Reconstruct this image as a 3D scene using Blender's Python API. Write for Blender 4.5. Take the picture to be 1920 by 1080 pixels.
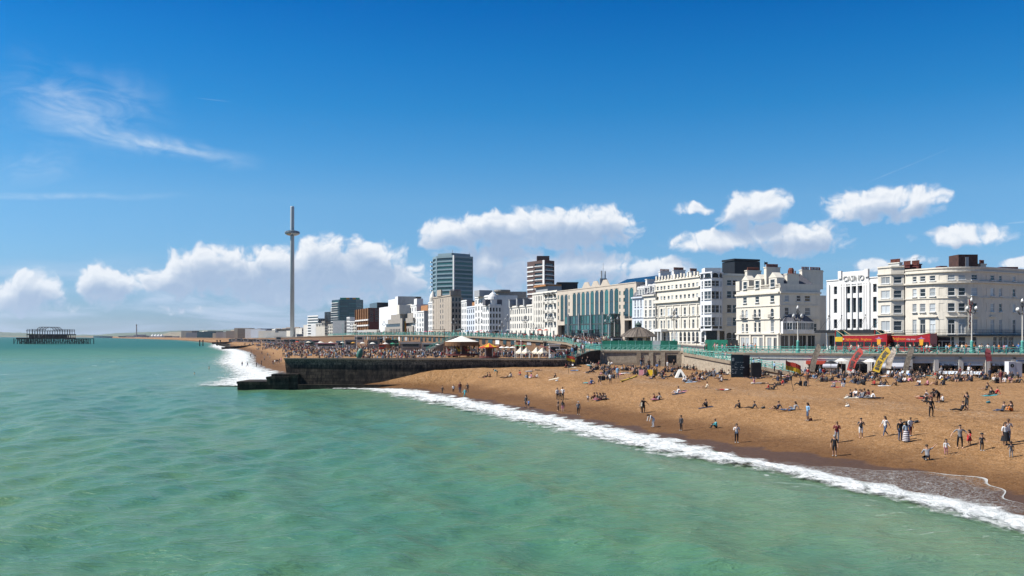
import bpy, bmesh, math, random
import numpy as np
from mathutils import Vector, Matrix
from math import radians as R, sin, cos, pi, atan2, hypot
for o in list(bpy.data.objects): bpy.data.objects.remove(o)
SC = bpy.context.scene; COL = SC.collection
random.seed(7); rng = np.random.default_rng(7)

# ------------------------------------------------------------------ camera, sky, sun, exposure
F = 1700.0; CX = 960.0; HY = 630.0; CZ = 10.0       # the photo's focal length and horizon, used to survey the place
cam = bpy.data.cameras.new('camera'); camo = bpy.data.objects.new('camera', cam); COL.objects.link(camo)
camo.location = (0, 0, CZ); camo.rotation_euler = (R(90), 0, 0)
cam.sensor_width = 36; cam.lens = 36 * F / 1920; cam.shift_y = (HY - 540) / 1920
cam.clip_start = 0.5; cam.clip_end = 120000; SC.camera = camo
SC.render.resolution_x = 1024; SC.render.resolution_y = 576
SUN_EL, SUN_AZ = R(50), R(-92)                      # azimuth measured from +Y (west, the view) towards +X
sd = (cos(SUN_EL) * sin(SUN_AZ), cos(SUN_EL) * cos(SUN_AZ), sin(SUN_EL))
sl = bpy.data.lights.new('sun', 'SUN'); sl.energy = 5.0; sl.angle = R(.5); sl.color = (1, .955, .88)
so = bpy.data.objects.new('sun', sl); COL.objects.link(so)
so.rotation_euler = (R(90) - SUN_EL, 0, atan2(sd[1], sd[0]) + pi / 2)
vs = SC.view_settings; vs.view_transform = 'Standard'; vs.look = 'None'; vs.gamma = 1; vs.exposure = 0.82
SC.cycles.use_adaptive_sampling = True; SC.cycles.adaptive_threshold = .012
vs.use_curve_mapping = False
SC.cycles.max_bounces = 6; SC.cycles.diffuse_bounces = 2; SC.cycles.glossy_bounces = 3
SC.cycles.transparent_max_bounces = 12; SC.cycles.caustics_reflective = False; SC.cycles.caustics_refractive = False
SC.cycles.use_denoising = True; SC.cycles.sample_clamp_direct = 1.3; SC.cycles.sample_clamp_indirect = 3; SC.cycles.volume_bounces = 0

class NT:                                           # short-hand for wiring node trees
    def __init__(s, tree): s.t = tree
    def n(s, typ, **kw):
        o = s.t.nodes.new(typ)
        for k, v in kw.items(): setattr(o, k, v)
        return o
    def put(s, sock, v):
        if v is None: return
        if hasattr(v, 'is_output'): s.t.links.new(v, sock)
        else: sock.default_value = v
    def m(s, op, a, b=None, c=None, clamp=False):
        o = s.n('ShaderNodeMath', operation=op, use_clamp=clamp)
        for i, v in enumerate((a, b, c)): s.put(o.inputs[i], v)
        return o.outputs[0]
    def v(s, op, a, b=None, c=None):
        o = s.n('ShaderNodeVectorMath', operation=op)
        s.put(o.inputs[0], a); s.put(o.inputs[1], b); s.put(o.inputs[2], c)
        return o.outputs['Value'] if op in ('DOT_PRODUCT', 'LENGTH', 'DISTANCE') else o.outputs[0]
    def xyz(s, x, y, z=0.0):
        o = s.n('ShaderNodeCombineXYZ')
        for i, v in enumerate((x, y, z)): s.put(o.inputs[i], v)
        return o.outputs[0]
    def sep(s, v):
        o = s.n('ShaderNodeSeparateXYZ'); s.put(o.inputs[0], v); return o.outputs
    def noise(s, vec, scale, detail=4, rough=.5, dist=0, dim='3D'):
        o = s.n('ShaderNodeTexNoise', noise_dimensions=dim)
        s.put(o.inputs['Vector'], vec); s.put(o.inputs['Scale'], scale); s.put(o.inputs['Detail'], detail)
        s.put(o.inputs['Roughness'], rough); s.put(o.inputs['Distortion'], dist)
        return o.outputs['Fac'], o.outputs['Color']
    def vor(s, vec, scale, feature='F1', detail=0, rough=.5, out='Distance', rand=1):
        o = s.n('ShaderNodeTexVoronoi', feature=feature); s.put(o.inputs['Vector'], vec); s.put(o.inputs['Scale'], scale)
        if 'Detail' in o.inputs: s.put(o.inputs['Detail'], detail); s.put(o.inputs['Roughness'], rough)
        s.put(o.inputs['Randomness'], rand)
        return o.outputs[out]
    def mr(s, val, a, b, c=0.0, d=1.0, smooth=True):
        o = s.n('ShaderNodeMapRange', interpolation_type='SMOOTHSTEP' if smooth else 'LINEAR')
        for i, x in enumerate((val, a, b, c, d)): s.put(o.inputs[i], x)
        return o.outputs[0]
    def mix(s, f, a, b, typ='MIX'):
        o = s.n('ShaderNodeMix', data_type='RGBA', blend_type=typ)
        s.put(o.inputs[0], f); s.put(o.inputs[6], a); s.put(o.inputs[7], b)
        return o.outputs[2]
    def ramp(s, f, stops, interp='LINEAR'):
        o = s.n('ShaderNodeValToRGB'); s.put(o.inputs[0], f); r = o.color_ramp; r.interpolation = interp
        while len(r.elements) < len(stops): r.elements.new(.5)
        for e, (p, c) in zip(r.elements, stops): e.position = p; e.color = (*c, 1)
        return o.outputs[0]

def ae(px, py):                                     # direction of a photo point as azimuth, elevation in degrees
    x, z = px - CX, HY - py
    return math.degrees(math.atan2(x, F)), math.degrees(math.atan2(z, hypot(F, x)))

W = bpy.data.worlds.new('World'); SC.world = W; W.use_nodes = True
W.node_tree.nodes.clear()
BLOBS = [  # cumulus, as photo px: centre x, y, half width, half height, strength
  (330,524,62,36,1.0),(400,508,85,44,1.1),(500,512,110,46,1.1),(600,500,95,54,1.1),(680,502,88,56,1.1),(742,522,52,40,1.0),(560,548,210,30,.9),
  (200,536,62,38,1.05),(240,562,60,18,.5),(58,546,62,38,1.05),(8,566,42,26,.8),(120,576,100,14,.35),(330,580,110,14,.4),
  (855,440,72,32,1.05),(945,432,110,38,1.1),(1050,428,115,38,1.15),(1120,428,72,38,1.1),(1165,444,42,14,.6),(930,492,120,44,.9),(1010,520,115,36,.9),
  (1090,502,85,36,.95),(1150,494,66,26,.85),(870,548,95,30,.75),
  (1245,504,60,26,1.05),(1210,522,56,20,.9),
  (1328,454,70,21,1.0),(1383,398,40,32,1.05),(1432,390,44,30,1.1),(1425,440,60,27,.95),(1522,447,60,31,1.1),(1482,464,50,16,.85),
  (1650,386,86,31,1.1),(1722,378,50,27,1.05),(1580,382,40,10,.6),(1812,442,76,20,.9),(1298,392,60,14,.6),(1905,492,30,12,.95),
  (1640,502,50,14,.75),(1720,490,60,14,.55),
]
def blob_group(name='cloud_mass'):
    g = bpy.data.node_groups.new(name, 'ShaderNodeTree')
    g.interface.new_socket('P', in_out='INPUT', socket_type='NodeSocketVector')
    g.interface.new_socket('D', in_out='OUTPUT', socket_type='NodeSocketFloat')
    n = NT(g); gi = n.n('NodeGroupInput'); go = n.n('NodeGroupOutput'); P = gi.outputs[0]; acc = -1.0
    for (x, y, rx, ry, s) in BLOBS:
        a, e = ae(x, y); k = math.degrees(1 / F)
        d = n.v('MULTIPLY_ADD', P, (1 / (rx * k * 1.12), 1 / (ry * k * 1.12), 0), (-a / (rx * k * 1.12), -e / (ry * k * 1.12), 0))
        acc = n.m('SMOOTH_MAX', acc, n.m('MULTIPLY_ADD', n.v('DOT_PRODUCT', d, d), -1.0, s), .25)
    g.links.new(n.m('MAXIMUM', acc, -1.2), go.inputs[0]); return g
def billow_group():
    g = bpy.data.node_groups.new('cloud_billows', 'ShaderNodeTree')
    g.interface.new_socket('P', in_out='INPUT', socket_type='NodeSocketVector')
    g.interface.new_socket('D', in_out='OUTPUT', socket_type='NodeSocketFloat')
    n = NT(g); gi = n.n('NodeGroupInput'); go = n.n('NodeGroupOutput'); P = gi.outputs[0]
    f1 = n.noise(P, .75, 7, .56, 0, '2D')[0]
    c1 = n.vor(P, .95, 'F1', 2.0, .5); c1.node.voronoi_dimensions = '2D'
    g.links.new(n.m('ADD', n.m('MULTIPLY', n.m('SUBTRACT', f1, .5), CL_F), n.m('MULTIPLY', n.m('SUBTRACT', .40, c1), CL_C)), go.inputs[0]); return g
CL_F, CL_C = 1.45, .48
def build_world():
    n = NT(W.node_tree); W.cycles.sampling_method = 'MANUAL'; W.cycles.sample_map_resolution = 256
    sky = n.n('ShaderNodeTexSky', sky_type='NISHITA', sun_disc=False, sun_elevation=SUN_EL, sun_rotation=SUN_AZ,
              altitude=10, air_density=1.0, dust_density=.35, ozone_density=2.2)
    tc = n.n('ShaderNodeTexCoord').outputs['Generated']
    x, y, z = n.sep(n.v('NORMALIZE', tc))
    az = n.m('MULTIPLY', n.m('ARCTAN2', x, y), 57.29578)
    hz = n.m('SQRT', n.m('ADD', n.m('MULTIPLY', x, x), n.m('MULTIPLY', y, y)))
    el = n.m('MULTIPLY', n.m('ARCTAN2', z, hz), 57.29578)
    base = n.mix(1.0, sky.outputs[0], n.v('MULTIPLY', n.ramp(n.m('DIVIDE', el, 40.0), SKY_TINT), (1.2, 1.2, 1.2)), 'MULTIPLY')
    P0 = n.xyz(az, el)
    def bg(c):
        o = n.n('ShaderNodeBackground'); n.put(o.inputs[0], c); o.inputs[1].default_value = .061; return o.outputs[0]
    def mixs(f, a, b):
        o = n.n('ShaderNodeMixShader'); n.put(o.inputs[0], f); n.put(o.inputs[1], a); n.put(o.inputs[2], b); return o.outputs[0]
    # --- cumulus
    gm = blob_group(); gb = billow_group()
    def grp(g, v):
        o = n.n('ShaderNodeGroup', node_tree=g); n.put(o.inputs[0], v); return o.outputs[0]
    w1 = n.noise(P0, .5, 2, .5, 0, '2D')[1]
    P = n.v('ADD', P0, n.v('MULTIPLY', n.v('SUBTRACT', w1, (.5, .5, .5)), (1.5, .8, 0)))
    m0 = grp(gm, P); m2 = grp(gm, n.v('ADD', P, (-.25, .95, 0)))
    b0 = grp(gb, P); b1 = grp(gb, n.v('ADD', P, (-.12, .24, 0)))
    b2 = grp(gb, n.v('ADD', P, (-.25, .95, 0)))
    d0 = n.m('MULTIPLY_ADD', m0, .95, b0)
    alpha = n.mr(d0, -.15, .50)
    deep = n.mr(n.m('MULTIPLY_ADD', m2, .95, n.m('MULTIPLY', b2, .45)), -.25, .85)
    lit = n.m('ADD', n.m('SUBTRACT', .95, n.m('MULTIPLY', deep, .90)), n.m('MULTIPLY', n.m('SUBTRACT', b0, b1), n.mr(deep, .1, .8, .62, .12)), clamp=True)
    lo = n.mr(el, 0, 6)                             # clouds lower down are seen through more air
    shade = n.mix(lo, (3.7, 4.9, 6.7, 1), (3.2, 4.4, 6.3, 1)); bright = n.mix(lo, (7.3, 8.0, 8.9, 1), (8.5, 8.8, 9.2, 1))
    ccol = n.mix(lit, shade, bright)
    sb = n.noise(n.v('MULTIPLY', P0, (.10, .75, 1)), 1.0, 5, .58, .3, '2D')[0]   # layered bank low on the horizon
    bank = n.m('MULTIPLY', n.mr(sb, .34, .68), n.m('MULTIPLY', n.mr(el, 5.2, 2.0), n.mr(az, 34, 6, .35, 1)))
    ccol = n.mix(alpha, n.mix(sb, (3.0, 4.5, 6.9, 1), (6.0, 7.0, 8.4, 1)), ccol)
    low = mixs(n.m('MAXIMUM', n.m('MULTIPLY', alpha, .97), n.m('MULTIPLY', bank, .75)), bg(base), bg(ccol))
    # --- high cirrus: stretched along streaks
    def streak(a, b, half, amp, sc):
        (ax, ay), (bx, by) = ae(*a), ae(*b); L = hypot(bx - ax, by - ay); ux, uy = (bx - ax) / L, (by - ay) / L
        q = n.v('SUBTRACT', P0, (ax, ay, 0))
        u = n.v('DOT_PRODUCT', q, (ux, uy, 0)); v_ = n.v('DOT_PRODUCT', q, (-uy, ux, 0))
        nz = n.noise(n.xyz(n.m('MULTIPLY', u, sc), n.m('MULTIPLY', v_, sc * 2.6)), 1.0, 5, .6, .5, '2D')[0]
        v2 = n.m('ADD', v_, n.m('MULTIPLY', n.m('SUBTRACT', n.noise(n.xyz(u, 0.0), .35, 2, dim='2D')[0], .5), half * 1.6))
        prof = n.m('MULTIPLY', n.mr(n.m('ABSOLUTE', v2), half, 0), n.m('MULTIPLY', n.mr(u, -L * .15, L * .3), n.mr(u, L * 1.1, L * .5)))
        return n.m('MULTIPLY', n.m('MULTIPLY', prof, n.mr(nz, .25, .75)), amp)
    ci = 0.0
    for s in [((0,185),(330,225),3.2,.27,.32), ((60,190),(210,215),1.3,.26,.4), ((90,235),(500,305),.8,.42,.34), ((230,262),(440,298),.3,.42,.4), ((-120,366),(345,367),.28,.30,.3),
              ((0,330),(160,300),1.6,.15,.5), ((1620,345),(1800,270),.05,.2,.3), ((1850,428),(1990,405),.12,.32,.3), ((370,184),(432,191),.045,.3,.2)]:
        ci = n.m('ADD', ci, streak(*s))
    high = mixs(n.m('MINIMUM', ci, .8), bg(base), bg((7.4, 8.2, 9.0, 1)))
    front = n.m('MULTIPLY', n.m('LESS_THAN', n.m('ABSOLUTE', az), 45.0), n.m('GREATER_THAN', el, -1.0))
    gl = n.m('MULTIPLY', front, n.m('LESS_THAN', el, 11.6))
    gh = n.m('MULTIPLY', front, n.m('MULTIPLY', n.m('LESS_THAN', el, 19.0), n.m('GREATER_THAN', el, 6.2)))
    pick = n.m('GREATER_THAN', ci, .004)
    sh = mixs(gl, mixs(gh, bg(base), high), mixs(n.m('MULTIPLY', gh, n.m('MULTIPLY', n.m('SUBTRACT', 1.0, n.m('GREATER_THAN', alpha, .02)), pick)), low, high))
    out = n.n('ShaderNodeOutputWorld'); W.node_tree.links.new(sh, out.inputs[0])
SKY_TINT = [(0, (.37, .55, .93)), (.05, (.36, .58, .95)), (.12, (.39, .66, .95)), (.208, (.388, .72, .962)), (.273, (.235, .676, .967)), (.35, (.096, .603, .952)), (.428, (.032, .53, .95)), (.495, (.002, .445, .925)), (.75, (.01, .36, .75)), (1.0, (.2, .45, .75))]
build_world()

# ------------------------------------------------------------------ surveying helpers
def P(px, D): return ((px - CX) / F * D, D)
def ZP(py, D): return CZ - (py - HY) / F * D
def LINE(px):                                       # distance of the sea-front facade line at a photo column
    k = (px - CX) / F; return 199 + (69 - 199 * k) / (k + .36)
SY = np.array([-100, 0, 30, 51.5, 65, 85, 106, 141, 170, 180, 227, 283, 340, 459, 567, 850, 1133, 1545, 2267, 3400, 6800, 13000, 30000.])
SX = np.array([82, 47, 36, 29.5, 24.8, 16.2, 8, -6.7, -20, -50, -60, -79, -98, -132, -166, -268, -363, -530, -840, -1420, -3200, -8200, -24000.])
def sst(x, a, b):
    t = np.clip((x - a) / (b - a), 0, 1); return t * t * (3 - 2 * t)
def shore_x(Y): return np.interp(Y, SY, SX) - 1.25 * (1 - sst(np.asarray(Y, float), 72, 90))
def shore_s(X, Y): return (X - shore_x(Y)) * .94
def land_h(X, Y):
    X = np.asarray(X, float); Y = np.asarray(Y, float); s = shore_s(X, Y)
    h = np.interp(s, [-60, -20, -4, 0, 3, 9, 14, 19, 26, 36, 60, 110, 9000], [-6, -2.6, -.5, 0, .28, .95, 1.9, 2.7, 3.0, 3.15, 3.3, 3.9, 4.2])
    f = 1 + .27 * sst(Y, 120, 172) * (1 - sst(X, 14, 36)) * (1 - sst(Y, 178, 215))
    h = np.where(h > 0, h * f, h)
    u = .07 * np.sin(X * .9 + 2 * np.sin(Y * .23)) * np.sin(Y * .37 + X * .2) + .05 * np.sin(X * 2.1 + Y * .8) * np.sin(Y * .9)
    return h + u * sst(s, 4, 14) * (1 - sst(Y, 200, 500))
def ground(px, py):                                 # where a line of sight meets the beach
    k = (px - CX) / F; m = (py - HY) / F
    D = np.linspace(35, 900, 8650); z = CZ - m * D; h = land_h(k * D, D)
    h = np.maximum(h, 0); i = int(np.argmax(z <= h)) if (z <= h).any() else len(D) - 1
    return (k * D[i], D[i], float(h[i]))

# ------------------------------------------------------------------ object helpers
def tag(o, label=None, cat=None, group=None, kind=None):
    if label: o['label'] = label
    if cat: o['category'] = cat
    if group: o['group'] = group
    if kind: o['kind'] = kind
    return o
def empty(name, loc=(0, 0, 0), label=None, cat=None, group=None, rz=0):
    o = bpy.data.objects.new(name, None); COL.objects.link(o); o.location = loc; o.rotation_euler = (0, 0, rz)
    o.empty_display_size = .2
    return tag(o, label, cat, group)
def link(name, me, parent=None, loc=(0, 0, 0), rz=0.0):
    o = bpy.data.objects.new(name, me); COL.objects.link(o); o.location = loc; o.rotation_euler = (0, 0, rz)
    if parent: o.parent = parent
    return o
class MB:
    def __init__(s): s.v = []; s.f = []; s.mi = []; s.cur = 0; s.T = None
    def add(s, vs, fs):
        b = len(s.v); s.v += [tuple(q) for q in vs]; s.f += [tuple(i + b for i in q) for q in fs]; s.mi += [s.cur] * len(fs); return s
    def box(s, x0, x1, y0, y1, z0, z1):
        return s.add([(x0,y0,z0),(x1,y0,z0),(x1,y1,z0),(x0,y1,z0),(x0,y0,z1),(x1,y0,z1),(x1,y1,z1),(x0,y1,z1)],
                     [(0,3,2,1),(4,5,6,7),(0,1,5,4),(1,2,6,5),(2,3,7,6),(3,0,4,7)])
    def obox(s, c, d, l, w, z0, z1):                # oriented box: centre xy, unit direction, length, width
        (x, y), (dx, dy) = c, d; q = []
        for a, b in ((-1,-1),(1,-1),(1,1),(-1,1)): q.append((x + a*l/2*dx - b*w/2*dy, y + a*l/2*dy + b*w/2*dx))
        return s.prism(q, z0, z1)
    def prism(s, poly, z0, z1, z2=None):
        n = len(poly); za = z1 if not callable(z1) else None
        v = [(x, y, z0 if not callable(z0) else z0(x, y)) for x, y in poly] + [(x, y, za if za is not None else z1(x, y)) for x, y in poly]
        return s.add(v, [tuple(range(n))[::-1], tuple(range(n, 2*n))] + [(i, (i+1) % n, n + (i+1) % n, n + i) for i in range(n)])
    def tube(s, p, q, r, r2=None, n=6, cap=True):
        p = np.array(p, float); q = np.array(q, float); d = q - p; L = np.linalg.norm(d)
        if L < 1e-6: return s
        d /= L; a = np.cross(d, (0, 0, 1) if abs(d[2]) < .9 else (1, 0, 0)); a /= np.linalg.norm(a); b = np.cross(d, a)
        r2 = r if r2 is None else r2; v = []
        for c, rr in ((p, r), (q, r2)):
            for i in range(n): t = 2*pi*i/n; v.append(c + rr * (cos(t) * a + sin(t) * b))
        f = [(i, n + i, n + (i+1) % n, (i+1) % n) for i in range(n)]
        if cap: f += [tuple(range(n)), tuple(range(n, 2*n))[::-1]]
        return s.add(v, f)
    def path(s, pts, r, n=6):
        for a, b in zip(pts, pts[1:]): s.tube(a, b, r, None, n)
        return s
    def lathe(s, c, prof, n=16, a0=0):              # prof: (radius, z) from bottom up
        x, y, z = c; v = []; f = []
        for r, h in prof:
            for i in range(n): t = a0 + 2*pi*i/n; v.append((x + r*cos(t), y + r*sin(t), z + h))
        for j in range(len(prof) - 1):
            for i in range(n): f.append((j*n + i, j*n + (i+1) % n, (j+1)*n + (i+1) % n, (j+1)*n + i))
        f += [tuple(range(n))[::-1], tuple(range((len(prof)-1)*n, len(prof)*n))]
        return s.add(v, f)
    def ell(s, c, rx, ry, rz, n=10, m=6):
        v = [(c[0], c[1], c[2] - rz)]; f = []
        for j in range(1, m):
            t = pi * j / m - pi/2
            for i in range(n): a = 2*pi*i/n; v.append((c[0] + rx*cos(t)*cos(a), c[1] + ry*cos(t)*sin(a), c[2] + rz*sin(t)))
        v.append((c[0], c[1], c[2] + rz)); k = len(v) - 1
        f += [(0, 1 + (i+1) % n, 1 + i) for i in range(n)]
        for j in range(m - 2):
            for i in range(n): f.append((1 + j*n + i, 1 + j*n + (i+1) % n, 1 + (j+1)*n + (i+1) % n, 1 + (j+1)*n + i))
        b = 1 + (m-2)*n; f += [(b + i, b + (i+1) % n, k) for i in range(n)]
        return s.add(v, f)
    def mesh(s, name, mats):
        me = bpy.data.meshes.new(name); me.from_pydata(s.v, [], s.f)
        for m in (mats if isinstance(mats, (list, tuple)) else [mats]): me.materials.append(m)
        if any(s.mi): me.polygons.foreach_set('material_index', s.mi)
        me.update(); return me
    def build(s, name, mats, parent=None, loc=(0, 0, 0), rz=0.0, smooth=False):
        me = s.mesh(name, mats)
        if smooth: me.polygons.foreach_set('use_smooth', [True] * len(me.polygons))
        return link(name, me, parent, loc, rz)

# ------------------------------------------------------------------ materials
MATS = {}; ALB = .86                               # base colours scaled down to balance strong sun and raised exposure
def M(name, col, rough=.75, var=.12, scale=1.2, bump=0.0, bscale=20, metal=0.0, streak=0.0, spec=.4, dirt=None):
    if name in MATS: return MATS[name]
    if metal < .3: col = tuple(x * ALB for x in col)
    m = bpy.data.materials.new(name); m.use_nodes = True; n = NT(m.node_tree); b = m.node_tree.nodes['Principled BSDF']
    pos = n.n('ShaderNodeNewGeometry').outputs['Position']
    f = n.noise(pos, scale, 6, .6)[0]
    c = n.mix(n.mr(f, .3, .7), tuple(x * (1 - var) for x in col) + (1,), tuple(min(1, x * (1 + var)) for x in col) + (1,))
    if streak:                                      # rain-washed grime running down a wall
        g = n.noise(n.v('MULTIPLY', pos, (1.3, 1.3, .12)), 1.6, 5, .65)[0]
        c = n.mix(n.m('MULTIPLY', n.mr(g, .48, .75), streak), c, tuple(x * .45 for x in (dirt or col)) + (1,))
    n.put(b.inputs['Base Color'], c); b.inputs['Roughness'].default_value = rough; b.inputs['Metallic'].default_value = metal
    b.inputs['Specular IOR Level'].default_value = spec
    if bump:
        bp = n.n('ShaderNodeBump'); bp.inputs['Strength'].default_value = bump; bp.inputs['Distance'].default_value = .05
        n.put(bp.inputs['Height'], n.noise(pos, bscale, 5, .6)[0]); m.node_tree.links.new(bp.outputs[0], b.inputs['Normal'])
    MATS[name] = m; return m
# ------------------------------------------------------------------ sea, beach, hills
def grid_mesh(name, X, Y, Z, mat, attrs=None, smooth=True):
    r, c = X.shape; co = np.stack([X, Y, Z], -1).reshape(-1, 3).astype(np.float32)
    i = np.arange(r * c).reshape(r, c); q = np.stack([i[:-1, :-1], i[:-1, 1:], i[1:, 1:], i[1:, :-1]], -1).reshape(-1, 4)
    me = bpy.data.meshes.new(name); me.vertices.add(len(co)); me.vertices.foreach_set('co', co.ravel())
    me.loops.add(q.size); me.loops.foreach_set('vertex_index', q.ravel().astype(np.int32))
    me.polygons.add(len(q)); me.polygons.foreach_set('loop_start', np.arange(0, q.size, 4, dtype=np.int32)); me.polygons.foreach_set('loop_total', np.full(len(q), 4, np.int32))
    me.update(calc_edges=True)
    if smooth: me.polygons.foreach_set('use_smooth', np.ones(len(q), bool))
    for k, v in (attrs or {}).items():
        a = me.attributes.new(k, 'FLOAT', 'POINT'); a.data.foreach_set('value', np.asarray(v, np.float32).ravel())
    me.materials.append(mat); o = link(name, me); return o
def attr(n, name):
    o = n.n('ShaderNodeAttribute', attribute_name=name); return o.outputs['Fac']

def sea_mat():
    m = bpy.data.materials.new('sea_water'); m.use_nodes = True; n = NT(m.node_tree); b = m.node_tree.nodes['Principled BSDF']
    pos = n.n('ShaderNodeNewGeometry').outputs['Position']; sh = attr(n, 'shore'); far = attr(n, 'dist')
    big = n.noise(n.v('MULTIPLY', pos, (1, .45, 1)), .022, 4, .5, .3)[0]
    mid = n.noise(n.v('MULTIPLY', pos, (1, .6, 1)), .16, 5, .55)[0]
    t = n.m('ADD', n.m('MULTIPLY', big, .6), n.m('MULTIPLY', mid, .4))
    c = n.mix(n.mr(t, .34, .68), (*SEA_A, 1), (*SEA_B, 1))     # suspended chalk: greener and bluer drifts
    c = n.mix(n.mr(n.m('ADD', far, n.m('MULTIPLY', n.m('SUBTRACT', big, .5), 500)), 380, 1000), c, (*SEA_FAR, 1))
    c = n.mix(n.m('MULTIPLY', n.mr(n.m('ADD', sh, n.m('MULTIPLY', n.m('SUBTRACT', mid, .5), 16)), -26, -3), .55), c, (*SEA_SHOAL, 1))
    # torn streaks of old foam and a few whitecaps
    s1 = n.noise(n.v('MULTIPLY', pos, (.42, 1.25, 1)), .55, 8, .72, 1.2)[0]
    s2 = n.noise(pos, .03, 3)[0]
    near = n.mr(n.m('ADD', sh, n.m('MULTIPLY', n.m('SUBTRACT', mid, .5), 10)), -17, -4)
    lace = n.m('MULTIPLY', n.mr(s1, n.m('SUBTRACT', .69, n.m('MULTIPLY', near, .12)), n.m('SUBTRACT', .80, n.m('MULTIPLY', near, .13))), n.m('ADD', .10, n.m('MULTIPLY', near, .65)))
    cap = n.m('MULTIPLY', n.mr(attr(n, 'crest'), .66, .9), n.mr(n.noise(n.v('MULTIPLY', pos, (.8, 1.6, 1)), .9, 6, .7)[0], .64, .70))
    wc = n.noise(n.v('MULTIPLY', pos, (.16, .42, 1)), .62, 5, .6)[0]
    cap = n.m('ADD', n.m('MULTIPLY', cap, n.mr(s2, .5, .62)), n.m('MULTIPLY', n.mr(wc, .70, .73), n.mr(far, 90, 190)))
    foam = n.m('MINIMUM', n.m('ADD', lace, n.m('MULTIPLY', cap, .8)), 1.0)
    c = n.mix(foam, c, (.55, .57, .55, 1))
    n.put(b.inputs['Base Color'], c); b.inputs['IOR'].default_value = 1.33
    n.put(b.inputs['Roughness'], n.m('ADD', n.mr(far, 60, 900, .16, .42), n.m('MULTIPLY', foam, .4)))
    n.put(b.inputs['Specular IOR Level'], n.mr(far, 60, 600, .36, .08))
    fade = n.mr(far, 30, 900, 1, .25)
    r1 = n.noise(n.v('MULTIPLY', pos, (.42, .95, 1)), .62, 6, .62, .5)[0]; r2 = n.noise(n.v('MULTIPLY', pos, (.5, 1.3, 1)), 1.7, 5, .65, .4)[0]
    rg = n.m('SUBTRACT', 1.0, n.m('ABSOLUTE', n.m('MULTIPLY_ADD', n.noise(n.v('MULTIPLY', pos, (.34, 1.0, 1)), .8, 4, .55, .8)[0], 2.6, -1.3)))   # ridged wavelets
    h = n.m('ADD', n.m('ADD', n.m('MULTIPLY', r1, .50), n.m('MULTIPLY', r2, .20)), n.m('MULTIPLY', n.m('POWER', n.m('MAXIMUM', rg, 0.0), 2.0), .13))
    bp = n.n('ShaderNodeBump'); bp.inputs['Distance'].default_value = .75; n.put(bp.inputs['Strength'], n.m('MULTIPLY', fade, .95)); n.put(bp.inputs['Height'], h)
    m.node_tree.links.new(bp.outputs[0], b.inputs['Normal']); return m
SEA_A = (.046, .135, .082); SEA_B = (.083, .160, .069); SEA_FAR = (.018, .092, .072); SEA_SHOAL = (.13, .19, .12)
def build_sea():
    th = np.radians(np.linspace(-72, 72, 820)); r = np.concatenate([np.linspace(3, 25, 60)[:-1], np.exp(np.linspace(math.log(25), math.log(320), 560))[:-1], np.exp(np.linspace(math.log(320), math.log(60000), 160))])
    RR, TT = np.meshgrid(r, th, indexing='ij'); X = RR * np.sin(TT); Y = RR * np.cos(TT); Z = np.zeros_like(X); s = shore_s(X, Y)
    g = np.random.default_rng(3); tot = 0
    for i in range(46):
        L = np.exp(g.uniform(math.log(1.6), math.log(26))); a = math.atan2(.36, 1) + g.normal(0, .62 if L < 8 else .34); k = 2*pi/L
        A = .0085 * L ** .75 * (1.0 if L < 12 else .8); ph = (X * cos(a) + Y * sin(a)) * k + g.uniform(0, 6.28)
        fade = 1 - sst(RR, L * 22, L * 55); Z += A * fade * (1 - np.abs(np.sin(ph / 2)) * 2 if L > 5 else np.sin(ph)) * (.75 if L > 5 else 1); tot += (A * .6) ** 2
    crest = np.clip(Z / (2.6 * math.sqrt(tot)) * .5 + .5, 0, 1)
    Z *= .28 + .72 * (1 - sst(s, -22, -4)); Z *= 1 - .9 * sst(s, -3, 0)
    # the breaker standing just outside the surf
    wob = 1.4 * np.sin(Y * .11) + .8 * np.sin(Y * .29 + 1); Z += (.12 + .08 * np.sin(Y * .083 + 1)) * np.exp(-((s + 7.5 + wob) / 1.5) ** 2) * (1 - sst(RR, 150, 320)) * (s < 5)
    o = grid_mesh('sea', X, Y, Z - .02, sea_mat(), dict(shore=s, dist=RR, crest=crest)); tag(o, 'green turquoise sea with low waves and white flecks', 'sea', kind='structure')
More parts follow.
